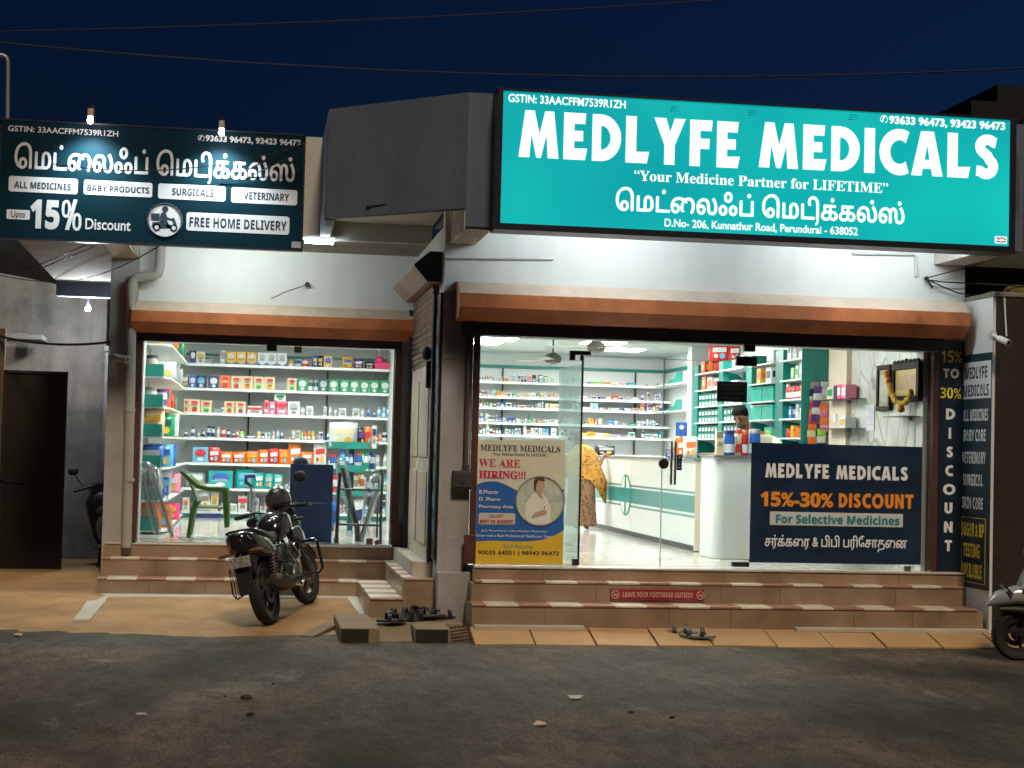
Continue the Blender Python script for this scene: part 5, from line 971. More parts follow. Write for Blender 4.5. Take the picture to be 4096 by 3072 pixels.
for items, z, nm in zip(RSG, ZRS, ('top', 'second', 'third', 'fourth', 'fifth')): shelf_goods(items, z, YR, 'the ' + nm + ' medicine shelf above the poster and counter', 'goods on the medicine shelves')
# ---- green units along the right wall
gu = thing('drawer_unit', 'tall green wall unit with white shelves along the right side of the shop', 'shelving', (6.6, 21, FL))
build('back_panel', G().box(6.70, 6.748, 18.75, 23.82, FL, 3.05), GRN, gu)
for a, b in ((23.575, 23.83), (22.253, 22.467), (20.898, 21.145), (19.593, 19.892), (18.72, 18.745)): build('divider', G().box(6.42, 6.699, a, b, FL, 3.07), GRN, gu, bev=.003)
build('end_panel', G().box(6.36, 6.747, 18.705, 18.719, FL, 2.66).box(6.36, 6.52, 18.705, 18.719, 2.661, 3.3), GRN, gu)
BAYS = [(22.48, 23.56), (21.16, 22.24), (19.905, 20.885), (18.75, 19.58)]; ZG = [2.93, 2.682, 2.445, 2.21, 1.977]
for a, b in BAYS:
    for z in ZG:
        s = build('shelf', G().box(6.37, 6.699, a, b, z - .02, z), SHW, gu, bev=.003)
        build('bracket', G().prism([(6.45, b - .04, z - .021), (6.699, b - .04, z - .021), (6.699, b - .04, z - .12), (6.62, b - .04, z - .05)], (0, .02, 0)), SHW, s)
BIN = M('green_tinted_bin', (.01, .24, .18), .25, var=.2, scale=5); TAG = M('white_tag', (.7, .73, .72), .5)
k = 0
for bi, (a, b) in enumerate(BAYS[:2]):
    for zi, z in enumerate(ZG[2:]):
        for r_ in range(2):
            n = 6; 
            for i in range(n):
                y0 = a + .03 + (b - a - .06) * i / n; y1 = y0 + (b - a - .06) / n - .012; zz = z + .003 + r_ * .095
                o = build('drawer_bin', G().box(6.43, 6.66, y0, y1, zz, zz + .088), BIN, cat='drawer bin', bev=.004, group='green bins with white tags',
                          label='%s tagged green bin on the %s row of the %s bay, %s green shelf' % (ORD[i], ['lower', 'upper'][r_], ['far', 'second'][bi], ['third', 'fourth', 'lowest'][zi]))
                build('tag', G().box(6.424, 6.4295, y0 + .03, y1 - .03, zz + .01, zz + .06), TAG, o)
for zi, z in enumerate(ZG[2:4]):
    for i in range(2):
        y0 = 19.93 + .47 * i
        o = build('storage_box', G().box(6.40, 6.68, y0, y0 + .44, z + .002, z + .17), M('teal_acrylic', (.02, .42, .34), .15, var=.15, scale=4), cat='storage box', bev=.01, group='teal acrylic storage boxes', label='teal acrylic box, %s end, on the %s shelf behind the pharmacist' % (['near', 'far'][i], ['third', 'fourth'][zi]))
        build('lid', G().box(6.39, 6.69, y0 - .005, y0 + .445, z + .171, z + .19), MC['teal_acrylic'], o, bev=.004)
def side_item(y, wd, z, h, kd, cc, lab, x=6.43):
    if kd == 'c': o = build('carton', G().box(x, x + .17, y, y + wd, z + .002, z + h), gm(cc[0]), label=lab, cat='carton', group='goods in the green wall unit', bev=.003); build('printed_label', G().box(x - .003, x - .0005, y + wd * .15, y + wd * .85, z + h * .3, z + h * .75).box(x + .02, x + .15, y - .003, y - .0005, z + h * .35, z + h * .75), gm(cc[1]), o)
    else: product(kd, x, x + wd, y, z + .002, z + h, cc[0], cc[1], lab, 'goods in the green wall unit', int(y * 100) % 97)
for y, wd, zi, h, kd, cc, lab in [
 (22.6, .3, 0, .2, 'd', 'RW', 'red snack bag on the top shelf of the far green bay'), (22.95, .22, 0, .26, 'd', 'OR', 'orange snack bag on the top shelf of the far green bay'), (23.25, .2, 0, .18, 'c', 'RY', 'red carton on the top shelf of the far green bay'),
 (22.55, .2, 1, .15, 'c', 'WR', 'white carton with a red mark in the far green bay'), (22.85, .25, 1, .18, 'c', 'SO', 'grey and orange carton in the far green bay'), (23.2, .2, 1, .2, 'c', 'OS', 'orange carton in the far green bay'),
 (21.3, .2, 0, .16, 'c', 'SW', 'grey carton on the top shelf of the second green bay'), (21.7, .15, 0, .12, 'c', 'WS', 'small white carton on the top shelf of the second green bay'), (21.6, .3, 1, .09, 'c', 'SW', 'low grey carton under the top shelf of the second bay'),
 (20.1, .22, 1, .2, 'c', 'WK', 'white carton in the bay behind the pharmacist'), (20.55, .16, 1, .2, 'c', 'YO', 'yellow carton in the bay behind the pharmacist'), (20.0, .3, 0, .16, 'c', 'SW', 'grey carton high in the bay behind the pharmacist'),
 (20.05, .3, 4, .14, 'c', 'TM', 'mint green box in the bay behind the pharmacist'),
 (18.9, .14, 0, .28, 'c', 'WK', 'tall white and black carton on the nearest top shelf'), (19.1, .16, 0, .26, 'c', 'SE', 'tall grey carton on the nearest top shelf'), (19.33, .14, 0, .3, 'c', 'WN', 'tall white carton on the nearest top shelf'),
 (18.88, .12, 1, .2, 'c', 'SW', 'grey carton on the nearest second shelf'), (19.05, .1, 1, .17, 'c', 'WG', 'white and green carton on the nearest second shelf'), (19.22, .1, 1, .15, 'c', 'MW', 'pale lime carton on the nearest second shelf'),
 (18.85, .09, 2, .17, 'c', 'YO', 'yellow carton beside the red bottles'), (18.98, .07, 2, .2, 'u', 'RK', 'first red bottle on the nearest third shelf'), (19.1, .07, 2, .2, 'u', 'RK', 'second red bottle on the nearest third shelf'), (19.22, .07, 2, .2, 'u', 'RK', 'third red bottle on the nearest third shelf'), (19.34, .07, 2, .2, 'u', 'RK', 'fourth red bottle on the nearest third shelf'), (19.46, .07, 2, .2, 'u', 'RW', 'fifth red bottle on the nearest third shelf'),
 (18.86, .1, 3, .12, 'c', 'WS', 'white carton on the nearest fourth shelf'), (19.08, .07, 3, .18, 'u', 'SW', 'grey bottle on the nearest fourth shelf'), (19.28, .09, 3, .15, 'c', 'BW', 'blue carton on the nearest fourth shelf'),
 (18.86, .14, 4, .12, 'p', 'MY', 'lime pouch on the nearest lowest shelf'), (19.05, .12, 4, .13, 'p', 'OY', 'orange pouch on the nearest lowest shelf'), (19.22, .14, 4, .15, 'p', 'YR', 'yellow pouch on the nearest lowest shelf'), (19.4, .1, 4, .11, 'p', 'RY', 'red pouch on the nearest lowest shelf')]: side_item(y, wd, ZG[zi], h, kd, cc, lab)
# big red snack bags on top of the unit
for i, (a, b, t_) in enumerate(((2842, 2915, 1376), (2918, 2962, 1380))):
    p, q = PY(a, 1436, 22.5), PY(b, t_, 22.5); product('d', p.x, q.x, 22.5, 3.075, q.z, 'R', 'W', ['large red snack bag on top of the green unit', 'second red snack bag on top of the unit by the door fitting'][i], 'bags on top of the green unit', 60 + i)
# ---- counters
CW = M('counter_white', (.82, .84, .83), .25); CT = M('counter_top_grey', (.16, .17, .17), .2, var=.2, scale=30); CTEAL = M('counter_teal', (.003, .20, .19), .3); CCR = M('counter_cream', (.68, .55, .45), .4)
XC = 5.06; YC0, YC1, ZT = 18.62, 25.2, 1.695
ct = thing('pharmacy_counter', 'long white pharmacy counter with a teal band and leaf emblem', 'counter', (XC + .3, 22, FL))
build('front_panel', G().box(XC, XC + .04, YC0 + .01, YC1, FL + .07, ZT - .03), CW, ct); build('kick_plate', G().box(XC + .03, XC + .05, YC0 + .02, YC1, FL, FL + .069), BLACK, ct)
build('end_panel', G().box(XC + .002, XC + .62, YC0 - .02, YC0 + .009, FL + .012, ZT - .03), CCR, ct); build('countertop', G().box(XC - .03, XC + .66, YC0 - .04, YC1, ZT - .029, ZT), CT, ct, bev=.004)
zq = lambda y: PY(2784, y, YC0).z
def band(z0, z1, m, nm, d=.003): return build(nm, G().box(XC - d, XC - .0005, YC0, YC1 - .01, z0, z1), m, ct)
band(zq(2053), zq(1984), CTEAL, 'teal_band'); band(zq(1976), zq(1968), CTEAL, 'teal_line'); band(zq(2072), zq(2064), CTEAL, 'teal_line')
ye = PX(2503, 1985, XC).y; ze = (zq(2053) + zq(1984)) / 2; ry, rz = .34, .285
def eld(y, z, d): return (XC - d, y, z)
g = G(); g.poly([eld(ye + ry * math.cos(t), ze + rz * math.sin(t), .006) for t in seq(0, 2 * PI, 40)[:-1]]); em = build('leaf_emblem', g, CTEAL, ct)
g = G()
for s_ in (1, -1):
    for u_ in (1, -1):
        pts = [(ye + u_ * .05, ze + s_ * .1)] + [(ye + u_ * max(.05, (ry - .05) * math.cos(t)), ze + s_ * (rz - .025) * math.sin(t)) for t in seq(.38, 1.40, 8)]
        g.poly([eld(y, z, .009) for y, z in pts])
build('leaf_half', g, CW, em)
for y in (20.2, 21.9, 23.6): build('panel_joint', G().box(XC - .001, XC + .001, y, y + .004, FL + .08, ZT - .03), M('joint_grey', (.3, .3, .3), .6), ct)
c2 = thing('billing_counter', 'short white rounded counter with jars beside the navy film', 'counter', (5.7, 17.7, FL))
x0 = PY(2856, 2000, 17.45).x; g = G(); pts = [(x0 + .12 - .12 * math.cos(t), 17.57 - .12 * math.sin(t)) for t in seq(0, PI / 2, 8)] + [(6.45, 17.45), (6.45, 18.0), (x0, 18.0)]
g.prism([(x, y, FL + .003) for x, y in pts], (0, 0, ZT - FL + .02)); build('front_panel', g, CW, c2, smooth=30)
build('countertop', G().box(x0 - .015, 6.46, 17.43, 18.02, ZT + .0235, ZT + .048), CT, c2, bev=.004); ZC2 = ZT + .0485
def on_c2(a, b, top, kd, cc, lab, Y=17.55): p, q = PY(a, 1700, Y), PY(b, top, Y); return product(kd, p.x, q.x, Y, ZC2, PY(a, top, Y).z, cc[0], cc[1], lab, 'things on the billing counter')
on_c2(2866, 2896, 1724, 'f', 'CE', 'tan upright carton on the billing counter'); on_c2(2904, 2946, 1720, 'j', 'BN', 'blue jar on the billing counter')
for i, (a, b, t_, cc) in enumerate(((2948, 2972, 1718, 'CR'), (2972, 2998, 1722, 'RO'), (3002, 3050, 1716, 'BS'), (2935, 2958, 1746, 'WE'))): on_c2(a, b, t_, 'j', cc, ['cream jar with a red lid', 'red sweet jar with an orange lid', 'wide blue jar with a grey lid', 'small white jar with a brown lid'][i] + ' on the billing counter', 17.6 + .1 * (i == 3))
p = PX(2560, 1800, 5.3)
def on_ct(px, w_, top, kd, cc, lab, X=5.15):
    y = PX(px, 1830, X).y; product(kd, X, X + w_, y, ZT + .001, PY(px, top, y).z, cc[0], cc[1], lab, 'things on the long counter', px % 50)
on_ct(2704, .16, 1752, 'd', 'OW', 'orange and white snack pack on the long counter by the lock'); on_ct(2738, .16, 1748, 'd', 'WO', 'white and orange snack pack on the long counter'); on_ct(2665, .1, 1796, 'c', 'BP', 'blue and pink carton on the long counter'); on_ct(2384, .3, 1782, 'd', 'KS', 'black cloth bag on the far end of the long counter')
p, q = PY(2704, 1688, 22.0), PY(2749, 1745, 22.0)
t = build('blue_card', G().box(p.x, q.x, 22.0, 22.012, q.z, p.z), gm('B'), label='blue card stand with a heart window behind the long counter', cat='card stand', bev=.01); build('heart_window', G().disc(((p.x + q.x) / 2, 21.998, p.z - .07), .035, 12), gm('C'), t); build('stand_pole', G().box((p.x + q.x) / 2 - .01, (p.x + q.x) / 2 + .01, 22.02, 22.04, FL, p.z), gm('S'), t)
# ---- hanging sachet strips on the end panel of the green unit
strips_ = [(3262, 1528, 3, 'E', 'K'), (3300, 1527, 3, 'S', 'W'), (3272, 1545, 5, 'U', 'W'), (3310, 1528, 5, 'P', 'W'), (3258, 1610, 5, 'R', 'O'), (3292, 1612, 4, 'O', 'P'), (3300, 1640, 6, 'K', 'C'), (3330, 1560, 7, 'N', 'L'), (3286, 1716, 2, 'M', 'W'), (3306, 1716, 2, 'G', 'Y'), (3328, 1718, 3, 'N', 'B'), (3246, 1722, 2, 'C', 'O')]
for i, (px, py, n, c1, c2_) in enumerate(strips_):
    p = PY(px, py, 18.66); g = G(); y = 18.69 - .014 * (i % 3)
    for j in range(n):
        x = p.x - .05 + .006 * (j if i % 2 else -j); z = p.z - j * .085
        g.pillow(x, x + .10, y - .012, y + .006, z - .08, z, j % 2, i * 9 + j, .05, 5)
    build('sachet_strip', g, [gm(c1, .25), gm(c2_, .25)], label='%s and %s sachet strip, %s of the strips hanging on the green end panel' % (CN[c1], CN[c2_], ORD[i]), cat='sachet strip', group='hanging sachet strips', smooth=50)
# ---- things on the marble wall
XM = 6.745
GS = glass_mat('shelf_glass', (.35, .45, .42), .2)
def mp(px, py, d=0.): v = PX(px, py, XM); return Vector((XM - d, v.y, v.z))
for i, (a, b, py, lab) in enumerate(((3345, 3466, 1602, 'upper glass shelf on the marble wall'), (3345, 3466, 1716, 'lower glass shelf on the marble wall'), (3605, 3684, 1668, 'small glass shelf under the garlanded picture'))):
    p, q = mp(a, py), mp(b, py); t = build('glass_shelf', G().box(XM - .20, XM - .002, q.y, p.y, p.z - .01, p.z), GS, label=lab, cat='glass shelf', group='glass shelves on the marble wall')
    build('bracket', G().box(XM - .03, XM - .001, (p.y + q.y) / 2 - .02, (p.y + q.y) / 2 + .02, p.z - .04, p.z - .0105), STEEL, t)
def shelf_item(a, b, base, top, cc, lab):
    p, q = mp(a, base), mp(b, base); h = PX(a, top, XM - .1).z - p.z
    o = build('carton', G().box(XM - .16, XM - .03, q.y, p.y, p.z + .001, p.z + abs(h)), gm(cc[0]), label=lab, cat='carton', group='goods on the glass shelves', bev=.004); build('printed_label', G().box(XM - .163, XM - .1605, q.y + .02, p.y - .02, p.z + abs(h) * .3, p.z + abs(h) * .8), gm(cc[1]), o)
shelf_item(3360, 3384, 1602, 1546, 'CG', 'cream and green carton on the upper glass shelf'); shelf_item(3386, 3397, 1602, 1540, 'NK', 'thin navy carton on the upper glass shelf'); shelf_item(3400, 3416, 1602, 1536, 'HW', 'magenta carton on the upper glass shelf'); shelf_item(3418, 3436, 1602, 1536, 'PW', 'pale pink carton on the upper glass shelf'); shelf_item(3412, 3434, 1716, 1666, 'WY', 'white and yellow card pack on the lower glass shelf')
p, q = mp(3466, 1620), mp(3497, 1722); pt = build('wall_notice', G().box(XM - .006, XM - .001, q.y, p.y, q.z, p.z), M('notice_paper', (.62, .60, .68), .6), label='white paper notice taped to the marble wall', cat='notice')
g = G()
for i in range(7): z = p.z - (p.z - q.z) * (.16 + .1 * i); g.box(XM - .0085, XM - .0065, q.y + .03, p.y - .03 - .05 * (i % 3), z - .008, z)
build('print_line', g, M('faint_ink', (.35, .33, .45), .6), pt)
p = mp(3359, 1673); build('wall_switch', G().box(6.675, 6.689, p.y - .05, p.y + .05, p.z - .05, p.z + .05), INW, label='small white switch on the beige pier', cat='switch', bev=.006)
DKW = M('dark_carved_wood', (.022, .011, .006), .6, var=.3, spec=.2); GOLD = M('gilt_mount', (.55, .38, .12), .4, var=.15); ART = M('ochre_print', (.35, .18, .08), .5, col2=(.6, .4, .2), scale=14, stretch=(1, 8, 1))
def frame(lab, a, b, top, bot, mount, art, bw):
    p, q = mp(a, top), mp(b, top); z0 = mp(a, bot).z; y0, y1, z1 = q.y, p.y, p.z
    t = thing('picture_frame', lab, 'picture', (XM, (y0 + y1) / 2, z0), 'framed pictures on the marble wall')
    g = G(); g.box(XM - .05, XM - .001, y0, y1, z0, z0 + bw); g.box(XM - .05, XM - .001, y0, y1, z1 - bw, z1); g.box(XM - .05, XM - .001, y0, y0 + bw, z0 + bw + .001, z1 - bw - .001); g.box(XM - .05, XM - .001, y1 - bw, y1, z0 + bw + .001, z1 - bw - .001)
    build('moulding', g, DKW, t, bev=.008); m_ = build('mount', G().box(XM - .03, XM - .002, y0 + bw + .001, y1 - bw - .001, z0 + bw + .001, z1 - bw - .001), mount, t)
    e = .25 * bw + .02; build('print', G().box(XM - .033, XM - .0305, y0 + bw + e, y1 - bw - e, z0 + bw + e * 1.6, z1 - bw - e * 1.6), art, m_)
    return t, y0, y1, z0, z1
frame('narrow dark framed picture on the marble wall', 3522, 3576, 1464, 1645, M('dull_mount', (.28, .25, .18), .5, var=.3, scale=8), M('grey_print', (.3, .28, .22), .5, col2=(.5, .48, .42), scale=9), .05)
_, y0, y1, z0, z1 = frame('wide dark framed picture hung with a flower garland', 3583, 3692, 1458, 1612, GOLD, ART, .07)
g = G()
for i in range(7): g.ball((XM - .03, y0 + (y1 - y0) * (i + .5) / 7, z1 + .012), .02, .05, .025 + .012 * (i == 3), 8, 5)
build('carved_crest', g, DKW, _, smooth=60)
GY, GO = M('marigold_yellow', (.6, .36, .05), .8, var=.3, scale=30), M('marigold_orange', (.7, .24, .01), .8, var=.3, scale=30)
path = [mp(3580, 1492, .09), mp(3590, 1540, .1), mp(3602, 1576, .1), mp(3618, 1602, .1), mp(3640, 1618, .1), mp(3662, 1606, .1), mp(3676, 1588, .1), mp(3684, 1562, .1)]
g = G(); m_ = []
for a, b in zip(path, path[1:]):
    for k in range(4): c = a.lerp(b, k / 4); g.ball(c + Vector((rnd.uniform(-.01, .01), rnd.uniform(-.012, .012), 0)), .032, .034, .03, 8, 5, 1 if (c.z > path[1].z) else 0)
for k in range(5): g.ball(mp(3640, 1622 + 5 * k, .1), .035 + .01 * (k > 2), .035 + .01 * (k > 2), .025, 8, 5, 1 if k > 1 else 0)
build('flower_garland', g, [GY, GO], label='yellow and orange marigold garland draped over the wide picture', cat='garland', smooth=60)
# ---- ceiling fans
FM = M('fan_brown', (.10, .085, .085), .4, .3)
for (px, py, Y, lab, a0) in ((2211, 1450, 21.0, 'ceiling fan hanging over the poster side of the shop', .1), (2385, 1404, 19.2, 'ceiling fan hanging beyond the door fitting', .9)):
    p = PY(px, py, Y); zb_ = max(p.z, 2.85); t = thing('ceiling_fan', lab, 'fan', (p.x, Y, zb_), 'ceiling fans')
    build('rod', G().lathe([(.012, zb_ + .1), (.012, 3.25), (.05, 3.30), (.055, 3.359)], (p.x, Y, 0), 10), FM, t, smooth=40); build('motor', G().lathe([(.03, zb_ - .02), (.1, zb_), (.12, zb_ + .05), (.1, zb_ + .09), (.03, zb_ + .13)], (p.x, Y, 0), 18), FM, t, smooth=40)
    for k in range(3):
        a = a0 + k * 2 * PI / 3; d = Vector((math.cos(a), math.sin(a), 0)); n_ = Vector((-d.y, d.x, .12)); c = Vector((p.x, Y, zb_ + .03))
        build('blade', G().prism([c + d * .1 + n_ * .04, c + d * .6 + n_ * .07, c + d * .6 - n_ * .07, c + d * .1 - n_ * .04], (0, 0, .006)), M('fan_blade', (.5, .48, .45), .5), t)
# ---- people
def skin_body(name, J, bones, mats, parent, sub=1, root=0):
    ks = list(J); me = bpy.data.meshes.new(name); me.from_pydata([Vector(J[k][0]) - WORLD[parent] for k in ks], [(ks.index(a), ks.index(b)) for a, b in bones], [])
    o = bpy.data.objects.new(name, me); COL.objects.link(o); o.parent = parent; WORLD[o] = WORLD[parent]; me.materials.append(mats)
    s = o.modifiers.new('skin', 'SKIN'); s.use_smooth_shade = True
    for i, k in enumerate(ks):
        r = J[k][1]; me.skin_vertices[0].data[i].radius = r if isinstance(r, tuple) else (r, r); me.skin_vertices[0].data[i].use_root = (i == root)
    d = o.modifiers.new('subdivision', 'SUBSURF'); d.levels = sub; d.render_levels = sub
    return o
SKIN = M('brown_skin', (.25, .115, .065), .5, spec=.4); HAIR = M('black_hair', (.008, .007, .008), .85, spec=.1, var=.3, scale=60); SHIRT = M('cream_shirt', (.66, .64, .52), .8, var=.06, bump=.2, bscale=12)
def V(px, py, Y): return PY(px, py, Y)
def hand(J, B, wr, d, up, side, pre):
    """palm and five unequal, bent fingers from the wrist joint wr along d"""
    d, up, side = d.normalized(), up.normalized(), side.normalized(); c = Vector(J[wr][0])
    J[pre + 'palm'] = (c + d * .055, (.034, .016)); B.append((wr, pre + 'palm'))
    for i, (ln, off) in enumerate(((.068, .028), (.078, .01), (.073, -.010), (.056, -.028))):
        a = c + d * .095 + side * off; b = a + d * ln * .5 - up * .006; e = b + d * ln * .45 - up * .024
        for k, (p_, r) in enumerate(((a, .0095), (b, .0088), (e, .007))): J['%sf%d%d' % (pre, i, k)] = (p_, r)
        B += [(pre + 'palm', '%sf%d0' % (pre, i)), ('%sf%d0' % (pre, i), '%sf%d1' % (pre, i)), ('%sf%d1' % (pre, i), '%sf%d2' % (pre, i))]
    a = c + d * .035 + side * .04; b = a + d * .03 + side * .022 - up * .01; J[pre + 't0'] = (a, .011); J[pre + 't1'] = (b, .0085); B += [(pre + 'palm', pre + 't0'), (pre + 't0', pre + 't1')]
Yp = 18.42; ph = thing('person', 'pharmacist in a cream shirt bending over the billing counter behind the jars', 'person', (V(3040, 2100, Yp).x, Yp, FL))
hc = V(2964, 1672, 18.34); fd = Vector((-.55, -.62, -.45)).normalized(); uh = (Vector((-.25, -.1, .97)) - fd * Vector((-.25, -.1, .97)).dot(fd)).normalized(); sh_ = fd.cross(uh)
px_ = V(3046, 1950, Yp + .12)
J = dict(pelvis=((px_.x, Yp + .12, FL + .86), (.16, .12)), belly=((px_.x - .02, Yp + .08, FL + 1.02), (.15, .11)), chest=(V(3030, 1775, Yp) , (.17, .12)), neck=(V(3000, 1722, 18.40), .055), head0=(hc - uh * .05, (.066, .075)), head1=(hc + uh * .035, (.078, .092)), head2=(hc + uh * .085, (.055, .065)),
         nose=(hc + fd * .098 - uh * .012, .012), jaw=(hc + fd * .055 - uh * .085, .032), earL=(hc + sh_ * .08 - uh * .01, .014), earR=(hc - sh_ * .08 - uh * .01, .014))
B = [('pelvis', 'belly'), ('belly', 'chest'), ('chest', 'neck'), ('neck', 'head0'), ('head0', 'head1'), ('head1', 'head2'), ('head1', 'nose'), ('head0', 'jaw'), ('head1', 'earL'), ('head1', 'earR')]
ch_ = Vector(J['chest'][0]); sR = ch_ + Vector((-.15, .06, .03)); sL = ch_ + Vector((.19, -.05, .02))
eR = V(2925, 1822, 18.72); eR.z = ZT + .06; wR = V(2846, 1806, 18.95); wR.z = ZT + .05
eL = Vector((sL.x + .05, 18.2, ZT + .13)); wL = Vector((sL.x - .16, 17.95, ZT + .10))
J.update(shR=(sR, .062), elR=(eR, .043), wrR=(wR, .028), shL=(sL, .062), elL=(eL, .043), wrL=(wL, .028))
B += [('chest', 'shR'), ('shR', 'elR'), ('elR', 'wrR'), ('chest', 'shL'), ('shL', 'elL'), ('elL', 'wrL')]
hand(J, B, 'wrR', Vector((-.9, .3, .12)), Vector((0, 0, 1)), Vector((.3, .9, 0)), 'R'); hand(J, B, 'wrL', Vector((-.9, -.3, -.1)), Vector((0, 0, 1)), Vector((-.3, .9, 0)), 'L')
for s_, n_ in ((-1, 'R'), (1, 'L')):
    hp_ = Vector((px_.x + s_ * .09, Yp + .12, FL + .84)); J['hip' + n_] = (hp_, .085); J['kn' + n_] = (hp_ + Vector((0, -.02, -.38)), .058); J['an' + n_] = (hp_ + Vector((0, .02, -.78)), .036); J['toe' + n_] = (hp_ + Vector((-.05, -.17, -.80)), .034)
    B += [('pelvis', 'hip' + n_), ('hip' + n_, 'kn' + n_), ('kn' + n_, 'an' + n_), ('an' + n_, 'toe' + n_)]
skin_body('body', J, B, SKIN, ph)
bump = lambda k, f: (J[k][0], tuple(x * f for x in J[k][1]) if isinstance(J[k][1], tuple) else J[k][1] * f)
mR = sR.lerp(eR, .55); mL = sL.lerp(eL, .8)
JS = dict(pelvis=(J['pelvis'][0], (.175, .135)), belly=bump('belly', 1.13), chest=bump('chest', 1.1), collar=(Vector(J['neck'][0]).lerp(ch_, .35), .085), shR=bump('shR', 1.22), slR=(mR, .064), shL=bump('shL', 1.22), slL=(mL, .06))
skin_body('shirt', JS, [('pelvis', 'belly'), ('belly', 'chest'), ('chest', 'collar'), ('chest', 'shR'), ('shR', 'slR'), ('chest', 'shL'), ('shL', 'slL')], SHIRT, ph)
JT = {'pelvis': (J['pelvis'][0], (.178, .14))}; BT = []
for n_ in 'RL':
    for k, f in (('hip', 1.2), ('kn', 1.3), ('an', 1.6)): JT[k + n_] = bump(k + n_, f)
    BT += [('pelvis', 'hip' + n_), ('hip' + n_, 'kn' + n_), ('kn' + n_, 'an' + n_)]
skin_body('trousers', JT, BT, M('dark_trousers', (.03, .032, .05), .8), ph)
def hairball(parent, c, u, f, mat, rx, ry, rz, cut):
    g = G(); g.ball((0, 0, 0), rx, ry, rz, 18, 12); s = u.cross(f) * -1
    vs = []
    for v in g.v:
        k = 1 + .06 * noise.noise(v * 22) ; y = v.y
        if y > 0 and v.z < rz * cut: y *= .5                  # face side stays clear
        vs.append(c + s * v.x * k + f * y * k + u * max(v.z, -.055) * k)
    g.v = vs; return build('hair', g, mat, parent, smooth=70)
hairball(ph, hc + uh * .06 - fd * .012, uh, fd, HAIR, .094, .105, .088, .25)
g = G()
for s_ in (1, -1): g.ball(hc + fd * .083 + sh_ * .03 * s_ + uh * .018, .011, .011, .008, 8, 6)
build('eye', g, M('eye_dark', (.02, .015, .012), .3), ph, smooth=60); build('eyebrow', G().tube([hc + fd * .088 + sh_ * .05 + uh * .036, hc + fd * .094 + sh_ * .018 + uh * .042], .006, 5).tube([hc + fd * .088 - sh_ * .05 + uh * .036, hc + fd * .094 - sh_ * .018 + uh * .042], .006, 5), HAIR, ph)
build('beard', G().ball(hc + fd * .05 - uh * .075, .05, .05, .035, 12, 8), M('dark_stubble', (.05, .026, .018), .8), ph, smooth=60); build('mouth', G().tube([hc + fd * .092 + sh_ * .02 - uh * .05, hc + fd * .098 - uh * .052, hc + fd * .092 - sh_ * .02 - uh * .05], .005, 5), M('lip_brown', (.16, .05, .04), .5), ph)
# customer at the far end of the long counter
def spots(name, base, spot, scale, th):
    m = M(name, base, .8, bump=.15, bscale=10); t, b = nodes(m); tc = add(t, 'TexCoord'); v = add(t, 'TexVoronoi'); v.inputs['Scale'].default_value = scale; t.links.new(tc.outputs['Object'], v.inputs['Vector'])
    r = add(t, 'ValToRGB'); r.color_ramp.interpolation = 'CONSTANT'; e = r.color_ramp.elements; e[0].color = (*base, 1); e[1].position = th; e[1].color = (*spot, 1); e2 = e.new(th + .12); e2.color = (*base, 1)
    t.links.new(v.outputs['Distance'], r.inputs[0]); t.links.new(r.outputs[0], b.inputs['Base Color']); return m
SHAWL = spots('leopard_yellow_cloth', (.62, .30, .05), (.14, .05, .02), 17, .3); SKIRT = spots('leopard_brown_cloth', (.30, .15, .08), (.04, .018, .012), 20, .28)
Yc = 23.4; xcu = PY(2318, 2100, Yc).x; cu = thing('person', 'woman in a yellow leopard shawl and brown skirt at the far end of the counter', 'person', (xcu, Yc, FL))
hz = FL + 1.33; hd = Vector((xcu - .06, Yc + .1, hz)); f2 = Vector((.75, .6, -.1)).normalized(); u2 = Vector((.08, .06, 1)).normalized(); s2 = f2.cross(u2)
J = dict(pelvis=((xcu + .02, Yc, FL + .78), (.15, .12)), chest=((xcu + .03, Yc + .03, FL + 1.05), (.15, .11)), neck=((xcu - .02, Yc + .07, FL + 1.19), .05), head0=(hd - u2 * .05, (.062, .07)), head1=(hd + u2 * .03, (.074, .088)), head2=(hd + u2 * .075, .05), nose=(hd + f2 * .095, .012), jaw=(hd + f2 * .055 - u2 * .08, .03),
         shR=((xcu + .18, Yc - .08, FL + 1.08), .055), elR=((xcu + .26, Yc + .02, FL + .9), .04), wrR=((xcu + .36, Yc + .12, ZT + .03 - .02), .026), shL=((xcu - .12, Yc + .14, FL + 1.09), .055), elL=((xcu - .10, Yc + .26, FL + .86), .04), wrL=((xcu + .1, Yc + .36, FL + .9), .026))
B = [('pelvis', 'chest'), ('chest', 'neck'), ('neck', 'head0'), ('head0', 'head1'), ('head1', 'head2'), ('head1', 'nose'), ('head0', 'jaw'), ('chest', 'shR'), ('shR', 'elR'), ('elR', 'wrR'), ('chest', 'shL'), ('shL', 'elL'), ('elL', 'wrL')]
for s_, n_ in ((-1, 'R'), (1, 'L')):
    h_ = Vector((xcu + s_ * .07, Yc, FL + .76)); J['hip' + n_] = (h_, .09); J['kn' + n_] = (h_ + Vector((0, .02, -.36)), .055); J['an' + n_] = (h_ + Vector((.01, -.02, -.71)), .032); J['toe' + n_] = (h_ + Vector((.07, .08, -.735)), .03); B += [('pelvis', 'hip' + n_), ('hip' + n_, 'kn' + n_), ('kn' + n_, 'an' + n_), ('an' + n_, 'toe' + n_)]
hand(J, B, 'wrR', Vector((.8, .5, -.05)), Vector((0, 0, 1)), Vector((-.5, .8, 0)), 'R'); hand(J, B, 'wrL', Vector((.9, .3, 0)), Vector((0, 0, 1)), Vector((-.3, .9, 0)), 'L')
skin_body('body', J, B, SKIN, cu)
g = G(); n = 26; vs = []; rows = [(FL + .06, .235, .2), (FL + .3, .215, .185), (FL + .6, .20, .165), (FL + .8, .185, .15), (FL + .92, .165, .135)]
